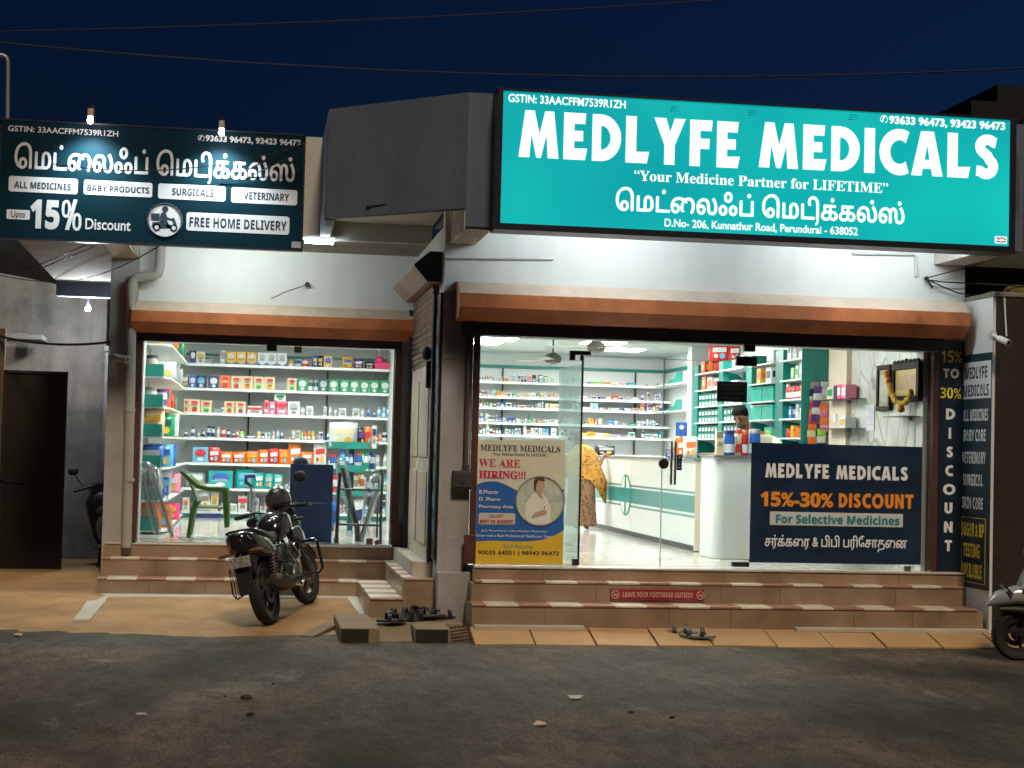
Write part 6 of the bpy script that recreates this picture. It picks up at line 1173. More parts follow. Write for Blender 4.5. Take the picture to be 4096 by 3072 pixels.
for z, a_, b_ in rows:
    for j in range(n): t_ = 2 * PI * j / n; w_ = 1 + .05 * math.sin(t_ * 9) * (1.2 - (z - FL)); vs.append((xcu + .02 + a_ * w_ * math.cos(t_), Yc + b_ * w_ * math.sin(t_), z))
fs = [(i * n + j, i * n + (j + 1) % n, (i + 1) * n + (j + 1) % n, (i + 1) * n + j) for i in range(len(rows) - 1) for j in range(n)]
build('skirt', g.raw(vs, fs), SKIRT, cu, smooth=80)
g = G(); vs = []; rows = [(1.235, .07, .075), (1.19, .13, .12), (1.10, .22, .17), (.98, .245, .19), (.86, .25, .195), (.74, .245, .19)]
for i, (z, a_, b_) in enumerate(rows):
    for j in range(n):
        t_ = 2 * PI * j / n; w_ = 1 + .03 * math.sin(t_ * 7 + i); x_ = math.cos(t_); drop = (.30 * max(0, math.cos(t_ + .25)) ** 6 if i >= 4 else 0) * (i - 3) * .6
        vs.append((xcu + .02 + a_ * w_ * x_ + (.13 * max(0, x_) ** 5 * (i >= 4)), Yc + b_ * w_ * math.sin(t_), FL + z - drop))
fs = [(i * n + j, i * n + (j + 1) % n, (i + 1) * n + (j + 1) % n, (i + 1) * n + j) for i in range(len(rows) - 1) for j in range(n)]
build('shawl', g.raw(vs, fs), SHAWL, cu, smooth=80)
hairball(cu, hd + u2 * .04 - f2 * .015, u2, f2, M('greying_hair', (.05, .05, .05), .6, var=.3, scale=40), .09, .105, .085, .1); build('hair_bun', G().ball(hd - f2 * .12 - u2 * .02, .045, .045, .045, 12, 8), MC['greying_hair'], cu, smooth=60)
# ================================================================ STREET THINGS
RUB = M('tyre_rubber', (.018, .018, .019), .75, bump=.2, bscale=80); BLKP = M('gloss_black_paint', (.012, .013, .015), .18, coat=.6); MATT = M('matt_black_plastic', (.02, .021, .022), .55, var=.15, scale=20)
SEATM = M('seat_vinyl', (.022, .022, .024), .5, bump=.1, bscale=120); ALU = M('dull_aluminium', (.13, .13, .13), .42, .8, var=.15); CHR = M('chrome', (.6, .6, .6), .12, 1.); ENG = M('engine_grey', (.04, .042, .045), .45, .5, var=.2); MUF = M('dusty_muffler', (.06, .056, .05), .5, .5, var=.25)
def T(name, pts, r, m, par, n=8, sm=50): return build(name, G().tube(pts, r, n), m, par, local=True, smooth=sm)
def wheel(par, x, z, R_, wd, y=0., steer=None, spokes=6, disc=True):
    """tyre with tread blocks, alloy rim with spokes, hub and brake disc; axis along y"""
    w2 = wd / 2; c = (x, y, z)
    pr = [(R_ - .075, -w2 * .62), (R_ - .05, -w2 * .95), (R_ - .022, -w2), (R_ - .006, -w2 * .62), (R_, -w2 * .2), (R_, w2 * .2), (R_ - .006, w2 * .62), (R_ - .022, w2), (R_ - .05, w2 * .95), (R_ - .075, w2 * .62)]
    wh = build('wheel', G().ring([(R_ - .105, -w2 * .55), (R_ - .076, -w2 * .62), (R_ - .076, w2 * .62), (R_ - .105, w2 * .55)], c, 40), ALU if spokes > 3 else MATT, par, local=True, smooth=40)
    g = G().ring(pr, c, 48)
    for i in range(48):
        a = 2 * PI * i / 48
        for s_ in (-1, 1):
            d = Vector((math.cos(a + .03 * s_), 0, math.sin(a + .03 * s_))); t_ = Vector((-d.z, 0, d.x)); q = Vector(c) + d * (R_ - .004) + Vector((0, s_ * w2 * .42, 0))
            g.prism([q - t_ * .010 - Vector((0, w2 * .26, 0)), q + t_ * .010 - Vector((0, w2 * .22, 0)), q + t_ * .013 + Vector((0, w2 * .26, 0)), q - t_ * .007 + Vector((0, w2 * .22, 0))], d * .008)
    build('tyre', g, RUB, wh, local=True, smooth=35)
    g = G()
    for i in range(spokes):
        a = 2 * PI * i / spokes + .3; d = Vector((math.cos(a), 0, math.sin(a))); t_ = Vector((-d.z, 0, d.x))
        g.prism([Vector(c) + d * .03 - t_ * .016 + Vector((0, -.016, 0)), Vector(c) + d * (R_ - .10) - t_ * .010 + Vector((0, -.014, 0)), Vector(c) + d * (R_ - .10) + t_ * .010 + Vector((0, -.014, 0)), Vector(c) + d * .03 + t_ * .016 + Vector((0, -.016, 0))], (0, .03, 0))
    build('spokes', g, ALU if spokes > 3 else MATT, wh, local=True); build('hub', G().lathe([(.045, -.06), (.06, -.04), (.06, .04), (.045, .06)], c, 16, 'y'), ENG, wh, local=True, smooth=40)
    if disc: build('brake_disc', G().ring([(.07, -.062), (.12, -.062), (.12, -.058), (.07, -.058)], c, 28), ALU, wh, local=True)
    return wh
def motorcycle(root):
    b = root; RW, FW = .305, .30; WB = 1.36
    wheel(b, 0, RW, RW, .115); 
    # front end, turned a little to the left
    S = Matrix.Translation((WB - .02, 0, 0)) @ Matrix.Rotation(R(-9), 4, 'Z') @ Matrix.Translation((-(WB - .02), 0, 0))
    n0 = set(bpy.data.objects)
    wheel(b, WB, FW, FW, .085)
    top = (WB - .30, .92)
    for s_ in (1, -1): T('fork', [(WB, s_ * .075, FW), (WB - .13, s_ * .075, .60), (WB - .17, s_ * .075, .70), (top[0], s_ * .075, top[1])], [.027, .027, .019, .019], ENG, b)
    g = G(); vs = []; k = 14
    for i in range(k + 1):
        a = R(20 + 125 * i / k)
        for yy, rr in ((-.062, FW + .012), (-.045, FW + .032), (0, FW + .042), (.045, FW + .032), (.062, FW + .012)): vs.append((WB + rr * math.cos(a), yy, FW + rr * math.sin(a)))
    build('front_mudguard', g.raw(vs, [(i * 5 + j, i * 5 + j + 1, (i + 1) * 5 + j + 1, (i + 1) * 5 + j) for i in range(k) for j in range(4)]), BLKP, b, local=True, smooth=60)
    build('headlight', G().loft([(WB - .24, 0, .86, .10, .12), (WB - .12, 0, .86, .12, .13), (WB - .02, 0, .82, .10, .10), (WB + .02, 0, .80, .05, .05)]), BLKP, b, local=True, smooth=60)
    build('windscreen', G().loft([(WB - .22, 0, 1.00, .13, .03), (WB - .12, 0, .96, .12, .05), (WB - .05, 0, .90, .08, .05)]), MATT, b, local=True, smooth=60)
    hb = build('handlebar', G().tube([(top[0] - .12, .36, 1.02), (top[0] - .05, .22, 1.03), (top[0], .08, .98), (top[0], -.08, .98), (top[0] - .05, -.22, 1.03), (top[0] - .12, -.36, 1.02)], .013, 8), MATT, b, local=True, smooth=50)
    for s_ in (1, -1):
        T('grip', [(top[0] - .155, s_ * .41, 1.015), (top[0] - .09, s_ * .28, 1.025)], .02, RUB, hb); T('lever', [(top[0] - .02, s_ * .24, 1.01), (top[0] - .05, s_ * .40, .995), (top[0] - .07, s_ * .43, .99)], .008, ALU, hb)
        mz = 1.30 if s_ < 0 else .93
        mr = T('mirror_stalk', [(top[0] - .05, s_ * .23, 1.03), (top[0] + .02, s_ * .27, (1.03 + mz) / 2), (top[0] + .03, s_ * .30, mz - .03)], .009, MATT, b)
        g = G(); g.ball((0, 0, 0), .022, .075, .055, 14, 8); g.v = [Vector((top[0] + .03, s_ * .31, mz)) + v for v in g.v]; build('mirror', g, MATT, mr, local=True, smooth=60)
        T('indicator', [(WB - .24, s_ * .12, .88), (WB - .22, s_ * .20, .88), (WB - .2, s_ * .225, .88)], [.011, .018, .012], MATT, b)
    build('meter', G().loft([(top[0] - .08, 0, 1.0, .09, .025), (top[0], 0, 1.03, .11, .05), (top[0] + .08, 0, 1.0, .10, .05)]), MATT, b, local=True, smooth=50)
    for o in set(bpy.data.objects) - n0:
        if o.type == 'MESH':
            o.data.transform(S)
    # tank, seat, tail
    build('fuel_tank', G().loft([(.50, 0, .80, .075, .06), (.56, 0, .83, .125, .115), (.66, 0, .865, .16, .145), (.78, 0, .875, .165, .15), (.90, 0, .875, .14, .13), (1.0, 0, .87, .085, .09), (1.04, 0, .86, .05, .05)], 18, p=2.6), BLKP, b, local=True, smooth=60)
    for s_ in (1, -1): build('tank_shroud', G().loft([(.78, s_ * .13, .76, .03, .05), (.92, s_ * .17, .72, .035, .11), (1.05, s_ * .17, .68, .025, .10), (1.12, s_ * .15, .66, .01, .04)]), BLKP, b, local=True, smooth=60)
    build('tank_cap', G().lathe([(.035, 1.015), (.035, 1.028), (.02, 1.03)], (.74, 0, 0), 14), CHR, b, local=True, smooth=40)
    build('seat', G().loft([(-.36, 0, .895, .06, .03), (-.28, 0, .885, .125, .05), (-.10, 0, .855, .15, .055), (.05, 0, .82, .155, .06), (.16, 0, .785, .15, .06), (.30, 0, .77, .12, .05), (.44, 0, .785, .10, .045), (.52, 0, .81, .07, .03)], 16, p=3), SEATM, b, local=True, smooth=60)
    tl = build('tail_cowl', G().loft([(-.48, 0, .835, .06, .065), (-.42, 0, .815, .125, .11), (-.26, 0, .79, .16, .11), (-.05, 0, .74, .17, .115), (.18, 0, .68, .15, .12), (.36, 0, .66, .12, .09), (.46, 0, .64, .08, .06)], 16, p=2.8), BLKP, b, local=True, smooth=60)
    build('tail_light', G().loft([(-.485, 0, .842, .04, .016), (-.46, 0, .836, .075, .03), (-.42, 0, .825, .085, .035)]), M('dark_red_lens', (.045, .010, .010), .25), tl, local=True, smooth=50)
    for s_ in (1, -1): T('grab_rail', [(-.02, s_ * .145, .83), (-.2, s_ * .15, .88), (-.36, s_ * .125, .925), (-.44, s_ * .06, .935), (-.45, 0, .935)], .012, MATT, b)
    mg = build('rear_mudguard', G().prism([(-.36, -.075, .80), (-.47, -.07, .58), (-.455, -.065, .34), (-.43, -.065, .34), (-.445, -.065, .58), (-.30, -.075, .80)], (0, .15, 0)), MATT, b, local=True, bev=.008)
    build('inner_fender', G().prism([(-.40, -.07, .72), (-.33, -.07, .52), (-.20, -.07, .63), (.0, -.07, .665), (.28, -.07, .55), (.34, -.07, .70)], (0, .14, 0)), MATT, b, local=True); build('battery_box', G().box(.20, .44, -.11, .11, .44, .66), MATT, b, local=True, bev=.01)
    pl = build('number_plate', G().box(-.512, -.506, -.10, .10, .60, .70), M('plate_grey_white', (.36, .37, .37), .5, var=.15, scale=20), b, local=True, bev=.003)
    g = G(); P_ = lambda y, z: Vector((-.509, y, z))                 # the plate's characters are unreadable in the photo: blurred strokes only
    for pts in ([(.08, .685), (.08, .655)], [(.06, .685), (.035, .685), (.055, .655), (.03, .655)], [(.0, .685), (-.03, .68), (.0, .66), (-.03, .655)], [(-.06, .69), (-.08, .66)], [(.07, .64), (.05, .612), (.075, .61)], [(.02, .64), (-.015, .64), (-.015, .612), (.02, .612)], [(-.045, .64), (-.075, .625), (-.045, .61)]): g.tube([P_(*p_) for p_ in pts], .006, 5)
    build('lettering', g, M('plate_black', (.03, .03, .03), .5), pl, local=True)
    T('plate_bracket', [(-.44, 0, .72), (-.505, 0, .68)], .012, MATT, b)
    for s_ in (1, -1): T('indicator', [(-.42, s_ * .08, .735), (-.43, s_ * .17, .73), (-.435, s_ * .22, .725)], [.012, .022, .014], M('amber_smoke_lens', (.16, .10, .06), .35), b)
    # engine, frame, swingarm, exhaust
    eng = build('engine', G().loft([(.46, 0, .38, .08, .09), (.54, 0, .38, .14, .14), (.72, 0, .36, .15, .13), (.86, 0, .37, .11, .10), (.90, 0, .38, .05, .05)], 14, p=3.5), ENG, b, local=True, smooth=40)
    g = G()
    for i in range(8): g.box(.62 + .012 * i, .82 + .012 * i, -.10, .10, .49 + .022 * i, .50 + .022 * i)
    g.box(.66, .80, -.07, .07, .47, .68); build('cylinder_fins', g, ALU, eng, local=True); build('clutch_cover', G().lathe([(.10, -.155), (.09, -.175), (.02, -.18)], (.62, 0, .36), 20, 'y'), ALU, eng, local=True, smooth=40)
    for s_ in (1, -1):
        build('swingarm', G().prism([(-.05, s_ * .10, .285), (.46, s_ * .09, .36), (.46, s_ * .09, .41), (-.05, s_ * .10, .325)], (0, s_ * .022, 0)), ENG, b, local=True, bev=.006)
        T('frame_tube', [(.98, s_ * .03, .84), (.92, s_ * .09, .56), (.86, s_ * .11, .32), (.50, s_ * .11, .28)], .016, MATT, b); T('frame_tube', [(.48, s_ * .11, .36), (.40, s_ * .11, .58), (.05, s_ * .11, .70), (-.28, s_ * .09, .78)], .015, MATT, b)
        sh = T('shock_absorber', [(.0, s_ * .125, .33), (.06, s_ * .13, .66)], .017, CHR, b); pts = []
        for i in range(80): a = i * PI / 5; t_ = i / 79; pts.append((.008 + .045 * t_ + .033 * math.cos(a), s_ * (.126 + .004 * t_) + .033 * math.sin(a), .37 + .24 * t_))
        build('spring', G().tube(pts, .006, 5), M('spring_red_brown', (.14, .05, .03), .4), sh, local=True, smooth=60)
        T('footrest', [(.46, s_ * .12, .34), (.46, s_ * .27, .345)], .017, RUB, b); T('pillion_rest', [(.16, s_ * .13, .42), (.14, s_ * .25, .43)], .015, RUB, b); T('pillion_bracket', [(.36, s_ * .12, .52), (.16, s_ * .14, .42)], .014, ALU, b)
        build('side_panel', G().prism([(.18, s_ * .125, .56), (.46, s_ * .125, .52), (.52, s_ * .12, .70), (.12, s_ * .135, .72)], (0, s_ * .018, 0)), BLKP, b, local=True, bev=.012)
    ex = T('exhaust', [(.44, -.17, .30), (.34, -.175, .31), (.26, -.19, .325), (-.12, -.20, .40), (-.22, -.202, .42), (-.23, -.202, .422)], [.022, .03, .052, .062, .058, .03], MUF, b, 16)
    T('exhaust_pipe', [(.90, -.05, .50), (.99, -.08, .40), (.95, -.11, .27), (.75, -.15, .24), (.44, -.17, .30)], .02, CHR, ex); build('heat_shield', G().prism([(.22, -.255, .35), (-.10, -.268, .42), (-.10, -.262, .46), (.22, -.25, .385)], (0, -.006, 0)), MATT, ex, local=True, bev=.004)
    T('side_stand', [(.42, .14, .26), (.38, .24, .05), (.37, .30, -.03)], .013, ENG, b)
    T('crash_guard', [(.88, -.12, .34), (.93, -.30, .32), (.93, -.345, .36), (.92, -.345, .62), (.92, -.32, .655), (.90, -.14, .66), (.89, -.10, .60)], .016, BLKP, b); T('crash_guard', [(.88, .12, .34), (.93, .28, .34), (.92, .30, .60), (.90, .12, .64)], .016, BLKP, b)
    sg_ = T('saree_guard', [(.0, .17, .64), (-.26, .20, .58), (-.30, .20, .36), (-.24, .19, .30), (.0, .17, .32)], .008, BLKP, b)
    g = G()
    for i in range(4): g.tube([(-.05 - .06 * i, .185 + .003 * i, .61 - .015 * i), (-.05 - .06 * i, .185 + .003 * i, .31)], .004, 5)
    build('guard_rod', g, BLKP, sg_, local=True); build('chain_cover', G().prism([(-.02, .125, .36), (.48, .12, .42), (.48, .12, .46), (-.02, .125, .43)], (0, .03, 0)), MATT, b, local=True, bev=.006)
    for pts in ([(.93, -.06, .80), (.96, -.14, .62), (.84, -.17, .52), (.66, -.165, .50)], [(.70, -.12, .72), (.78, -.17, .58), (.80, -.168, .40)], [(.55, -.14, .62), (.62, -.175, .50), (.60, -.17, .30)]): T('cable', pts, .005, M('pale_cable', (.3, .3, .28), .5), b, 6)
ra = PZ(1082, 2482, .02); fa = PZ(1252, 2413, .05); ra.z = apz(ra.y) + .012; hd_ = math.atan2(fa.y - ra.y, fa.x - ra.x)
bike = thing('motorcycle', 'black motorcycle parked on the ramp, seen from behind and leaning on its stand', 'motorcycle', (0, 0, 0))
motorcycle(bike)
sl = math.asin((apz(fa.y) - apz(ra.y)) / 1.4); SC = 1.03
bike.matrix_world = Matrix.Translation(ra) @ Matrix.Rotation(hd_, 4, 'Z') @ Matrix.Rotation(-sl + R(.9), 4, 'Y') @ Matrix.Rotation(R(-13), 4, 'X') @ Matrix.Scale(SC, 4)
BM = bike.matrix_world.copy()
# helmet resting between tank and handlebar
hm = thing('helmet', 'black full face helmet resting on the motorcycle handlebar', 'helmet', (0, 0, 0)); hp_c = Vector((.98, -.02, 1.10))
g = G(); g.ball((0, 0, 0), .145, .13, .15, 22, 14)
vs = []
for v in g.v:
    v = v.copy()
    if v.z < -.04: v.z = -.04 + (v.z + .04) * .7; v.x += .02 * (v.x > 0)
    vs.append(hp_c + v)
g.v = vs; build('shell', g, M('helmet_black', (.014, .015, .017), .28, coat=.4), hm, local=True, smooth=70)
g = G(); n = 12; vs = []
for i in range(n + 1):
    a = R(-75 + 150 * i / n)
    for zz, rr in ((-.02, 1.02), (.03, 1.035), (.075, 1.0)): vs.append(hp_c + Vector((-.15 * rr * math.cos(a) * math.cos(zz * 6), .134 * rr * math.sin(a) * math.cos(zz * 4), zz)))
build('visor', g.raw(vs, [(i * 3 + j, i * 3 + j + 1, (i + 1) * 3 + j + 1, (i + 1) * 3 + j) for i in range(n) for j in range(2)]), M('visor_smoke', (.05, .052, .052), .12, coat=.5), hm, local=True, smooth=60)
build('trim_strip', G().tube([hp_c + Vector((.14 * math.cos(t), .128 * math.sin(t), -.085)) for t in seq(0, 2 * PI, 24)[:-1]], .008, 6, closed=True), RUB, hm, local=True, smooth=60)
build('chin_strap', G().tube([hp_c + Vector((.0, -.11, -.10)), hp_c + Vector((.02, -.08, -.2)), hp_c + Vector((.05, -.05, -.24))], .008, 6), MATT, hm, local=True)
hm.matrix_world = BM
# ---- scooter entering at the right edge
SILV2 = M('silver_paint', (.52, .55, .58), .22, .4, coat=.5)
def scooter(root, body, wheelm=True):
    b = root                                                  # x runs forward, front axle at 0
    wheel(b, 0, .235, .235, .10, spokes=3); wheel(b, -1.25, .235, .235, .10, spokes=3)
    build('front_mudguard', G().loft([(.30, 0, .50, .012, .008), (.27, 0, .525, .04, .035), (.22, 0, .56, .075, .065), (.05, 0, .60, .10, .085), (-.12, 0, .60, .095, .08), (-.24, 0, .55, .06, .06)], 16), body, b, local=True, smooth=60)
    build('mudguard_skirt', G().loft([(.20, 0, .47, .07, .03), (.05, 0, .475, .09, .04), (-.14, 0, .45, .085, .05)], 12), MATT, b, local=True, smooth=60)
    for s_ in (1, -1): T('fork', [(0, s_ * .07, .235), (-.12, s_ * .06, .56)], .022, MATT, b)
    build('apron', G().loft([(.02, 0, .66, .08, .03), (-.06, 0, .74, .17, .10), (-.14, 0, .80, .21, .16), (-.22, 0, .78, .21, .22), (-.28, 0, .66, .19, .30), (-.31, 0, .55, .17, .28)], 16), body, b, local=True, smooth=60)
    build('headlight', G().loft([(-.02, 0, 1.00, .04, .03), (-.08, 0, 1.0, .11, .07), (-.18, 0, 1.02, .15, .09), (-.27, 0, 1.02, .12, .06)], 14), body, b, local=True, smooth=60)
    build('front_grille', G().prism([(.0, -.11, .70), (-.10, -.13, .83), (-.12, -.13, .83), (-.03, -.11, .70)], (0, .26, 0)), MATT, b, local=True); T('bumper_rail', [(.10, -.12, .62), (.16, -.06, .68), (.16, .06, .68), (.10, .12, .62)], .011, CHR, b)
    T('handlebar', [(-.30, .34, 1.02), (-.22, .15, 1.05), (-.22, -.15, 1.05), (-.30, -.34, 1.02)], .018, MATT, b)
    for s_ in (1, -1):
        mr = T('mirror_stalk', [(-.24, s_ * .22, 1.06), (-.20, s_ * .30, 1.24)], .008, MATT, b); g = G().ball((-.20, s_ * .31, 1.27), .02, .07, .05, 12, 7); build('mirror', g, MATT, mr, local=True, smooth=60)
    build('floorboard', G().box(-.80, -.30, -.17, .17, .27, .32), MATT, b, local=True, bev=.015); build('body', G().loft([(-.78, 0, .50, .13, .20), (-.95, 0, .55, .19, .20), (-1.25, 0, .60, .20, .17), (-1.55, 0, .66, .15, .11), (-1.66, 0, .70, .06, .05)], 16), body, b, local=True, smooth=60)
    build('seat', G().loft([(-.70, 0, .76, .10, .03), (-.85, 0, .78, .15, .05), (-1.25, 0, .81, .15, .05), (-1.55, 0, .83, .10, .035)], 14), SEATM, b, local=True, smooth=60)
sc_ = thing('scooter', 'silver scooter nosing into view beside the boundary wall', 'scooter', (0, 0, 0)); scooter(sc_, SILV2)
p = PZ(4068, 2640, -.05); sc_.matrix_world = Matrix.Translation(p) @ Matrix.Rotation(R(172), 4, 'Z') @ Matrix.Rotation(R(-6), 4, 'X') @ Matrix.Scale(1.0, 4)
sk = thing('scooter', 'dark scooter half hidden behind the corner pillar in the alley', 'scooter', (0, 0, 0)); scooter(sk, M('dark_scooter_paint', (.015, .016, .02), .35))
p = PZ(438, 2165, .07); p = PY(432, 2160, 21.75); p.z = ZL0 + .02; sk.matrix_world = Matrix.Translation(p) @ Matrix.Rotation(R(102), 4, 'Z') @ Matrix.Rotation(R(-8), 4, 'X')
# ---- kerb, slab, grate
KB = plaster('black_kerb_paint', (.012, .011, .011), (.03, .025, .02), .6, .3); KC = plaster('worn_kerb_concrete', (.27, .205, .13), (.15, .11, .07), .7, .35)
zk = .085
for i, (a, b, lab) in enumerate(((1360, 1518, 'black painted kerb block beside the loose slab'), (1660, 1800, 'black painted kerb block beside the drain grate'))):
    p, q = PY(a, 2560, 15.12), PY(b, 2565, 15.12); q2 = PY(a + (160 if i == 0 else 140), 2560, 15.12)
    t = build('kerb_block', G().box(p.x, q.x, 15.12, 15.58, -.12, zk), KC, label=lab, cat='kerb', bev=.012, group='black kerb blocks'); build('painted_face', G().box(p.x + .008, q.x - (.10 if i == 0 else .02), 15.112, 15.119, -.10, zk - .01), KB, t)
p, q = PY(1518, 2550, 15.15), PY(1660, 2560, 15.15)
build('kerb_slope', G().prism([(p.x + .005, 15.16, -.08), (p.x + .005, 15.6, .07), (q.x - .005, 15.6, .07), (q.x - .005, 15.16, -.08)], (0, 0, -.1)), KC, label='sloping orange cement infill between the two kerb blocks', cat='kerb', bev=.01)
q2 = PY(1800, 2560, 15.15); build('kerb_top', G().box(p.x - .36, 2.0, 15.59, 16.45, -.1, zk - .004), KC, label='worn cement landing under the pile of sandals', cat='landing', bev=.015)
a, b = PY(1804, 2560, 15.12), PY(1895, 2570, 15.12); gr = thing('drain_grate', 'rusty slanted drain grate at the kerb corner', 'drain grate', ((a.x + b.x) / 2, 15.2, -.08))
g = G()
for i in range(6): g.prism([(a.x + .02, 15.10 + .07 * i, -.07 + .022 * i), (b.x - .02, 15.14 + .07 * i, -.05 + .022 * i), (b.x - .02, 15.165 + .07 * i, -.05 + .022 * i), (a.x + .02, 15.125 + .07 * i, -.07 + .022 * i)], (0, 0, .02))
build('bar', g, M('rusty_iron', (.07, .045, .03), .7, var=.4), gr); build('base', G().prism([(a.x, 15.10, -.09), (b.x, 15.10, -.09), (b.x, 15.58, .045), (a.x, 15.58, .045)], (0, 0, -.05)), KC, gr)
p = [onap(1196, 2540, .035), onap(1252, 2544, .035), onap(1348, 2496, .045), onap(1300, 2490, .045)]
build('loose_slab', G().prism(p, (0, 0, -.03)), plaster('slab_grey', (.24, .18, .12), (.15, .11, .07), .6), label='thin loose stone slab lying on the ramp by the kerb', cat='slab', bev=.004)
# ---- sandals
SOLE = M('sandal_sole', (.022, .026, .028), .6, var=.2); SOLEG = M('grey_green_sole', (.13, .16, .16), .6, var=.2); STRAP = M('sandal_strap', (.012, .014, .02), .4)
def sandal(name, lab, loc, ang, m=SOLE, grp=None, tilt=0., sz=.26):
    t = thing(name, lab, 'sandal', (0, 0, 0), grp); n = 22; g = G(); o = []
    for i in range(n):
        a = 2 * PI * i / n; x = math.cos(a) * .5 * sz; wd = (.042 + .012 * math.cos(a) - .006 * math.cos(2 * a)) * sz / .26; o.append((x, math.sin(a) * wd, .003 * abs(math.cos(a)) ** 3))
    build('sole', g.prism(o, (0, 0, .022)), m, t, local=True, bev=.004)
    for x, h_ in ((.06, .055), (-.03, .07)): build('strap', G().prism([(sz * x / .26 - .018, -.05, .012)] + [(sz * x / .26 - .018, -.05 * math.cos(a), .015 + h_ * math.sin(a)) for a in seq(.2, PI - .2, 8)] + [(sz * x / .26 - .018, .05, .012)] + [(sz * x / .26 - .018, .045 * math.cos(a), .015 + (h_ - .007) * math.sin(a)) for a in seq(.2, PI - .2, 8)], (.032, 0, .004)), STRAP, t, local=True)
    t.matrix_world = Matrix.Translation(loc) @ Matrix.Rotation(ang, 4, 'Z') @ Matrix.Rotation(tilt, 4, 'X') @ Matrix.Scale(1.2, 4); return t
p1, p2 = PZ(2728, 2535, .04), PZ(2790, 2552, .02); p1.z = .035; p2.z = .022
sandal('sandal', 'grey soled sandal lying farther back on the paving, strap at its toe', p1, R(165), SOLEG, 'pair of sandals on the paving'); sandal('sandal', 'grey green strapped sandal nearer the road on the paving', p2, R(160), SOLEG, 'pair of sandals on the paving', sz=.29)
for i, (px, py, a, tl, lab) in enumerate(((1568, 2492, 12, 0, 'leftmost black sandal of the pile, toe over the slope'), (1600, 2478, 160, .5, 'black sandal tipped on its side at the left of the pile'), (1642, 2484, 30, .9, 'black sandal standing on edge near the pile middle'), (1690, 2474, 75, .2, 'black sandal pointing at the wall in the pile'), (1722, 2482, 8, -.4, 'black sandal in the pile below the grey pillar corner'), (1760, 2474, 170, .6, 'black strapped sandal under the grey pillar'), (1805, 2476, 20, 0, 'rightmost black sandal of the pile by the entrance steps'), (1660, 2468, 120, -.7, 'black sandal at the back of the pile'))):
    p = PZ(px, py, zk); p.z = zk + .008 + abs(tl) * .03; sandal('sandal', lab, p, R(a), SOLE, 'pile of black sandals on the kerb', tl)
p = PZ(1630, 2482, zk); build('paper_slip', G().prism([(p.x - .05, p.y - .08, zk + .045), (p.x + .06, p.y - .08, zk + .05), (p.x + .07, p.y - .03, zk + .06), (p.x - .04, p.y - .03, zk + .055)], (0, 0, .003)), M('white_scrap', (.6, .62, .62), .7), label='white paper slip lying on the pile of sandals', cat='paper scrap')
# ---- litter on the road
for i, (px, py, s_, c, lab) in enumerate(((2305, 2789, .055, (.6, .58, .52), 'cream paper scrap in the middle of the road'), (2162, 2898, .05, (.58, .5, .4), 'beige paper scrap nearest the bottom centre of the road'), (72, 2538, .06, (.45, .3, .18), 'brown leaf on the road edge at the far left'), (565, 2858, .035, (.55, .55, .52), 'pale scrap on the dark left part of the road'))):
    p = PZ(px, py, -.035); g = G(); k = 7; g.poly([(p.x + s_ * math.cos(2 * PI * j / k) * rnd.uniform(.6, 1.2), p.y + s_ * 1.1 * math.sin(2 * PI * j / k) * rnd.uniform(.6, 1.2), -.038 + rnd.uniform(.0, .022)) for j in range(k)])
    build('paper_scrap' if 'leaf' not in lab else 'fallen_leaf', g.prism([v + Vector((0, 0, -.004)) for v in g.v[:k]], (0, 0, .003)), M('scrap_%d' % i, c, .8, var=.1), label=lab, cat='paper scrap' if 'leaf' not in lab else 'leaf')
for i, (px, py, s_) in enumerate(((985, 2792, .034), (1000, 2858, .022), (1095, 2738, .014), (900, 2788, .010), (2525, 2850, .018), (2688, 2872, .018))):
    p = PZ(px, py, -.04); g = G().ball((p.x, p.y, -.035), s_ * 1.3, s_, s_ * .5, 9, 6); g.v = [v + noise.noise_vector(v * 30 + Vector((i * 7, 0, 0))) * s_ * .25 for v in g.v]
    build('stone', g, M('dark_stone', (.03, .028, .026), .9, var=.3), label=['largest dark stone on the road below the motorcycle', 'flat dark stone nearest the camera below the motorcycle', 'dark stone between the motorcycle wheel and the flat stone', 'small dark stone left of the largest stone', 'tiny dark stone right of the cream paper', 'tiny dark stone under the footwear notice'][i], cat='stone', smooth=50)
# ---- cables, conduits, cameras, boxes on the walls
CAB = M('black_cable', (.012, .012, .014), .5)
def sag(a, b, d, n=14): return [a.lerp(b, i / n) - Vector((0, 0, d * 4 * (i / n) * (1 - i / n))) for i in range(n + 1)]
for i, (a, b, Y1, Y2, d, lab) in enumerate((((1225, 572), (210, 655), 17.0, 16.7, .16, 'black cable sagging across the Tamil lettering'), ((1222, 560), (90, 1085), 17.0, 18.0, .05, 'upper slanting cable over the home delivery box'), ((1215, 600), (110, 1095), 17.1, 18.1, .04, 'lower slanting cable over the home delivery box'), ((660, 968), (225, 1128), 17.2, 20.9, .10, 'cable running from the drainpipe top to the alley beam'), ((225, 1128), (-60, 1085), 20.9, 21.3, .03, 'cable along the ragged top of the alley wall'), ((0, 1345), (440, 1368), 20.5, 18.7, .06, 'thick cable crossing the alley above the gate'))):
    build('cable', G().tube(sag(PY(*a, Y1), PY(*b, Y2), d), .006 if i < 5 else .015, 6), CAB, label=lab, cat='cable', group='black cables at the left', smooth=60)
for i, (a, b, Y, d, lab) in enumerate((((-200, 150), (4300, 260), 24, .35, 'faint upper overhead wire against the night sky'), ((-200, 130), (3300, -30), 26, .1, 'faint overhead wire rising to the right across the sky'))): build('overhead_wire', G().tube(sag(PY(*a, Y), PY(*b, Y), d, 24), .012, 5), M('wire_grey', (.006, .008, .014), .5), label=lab, cat='wire', group='overhead wires')
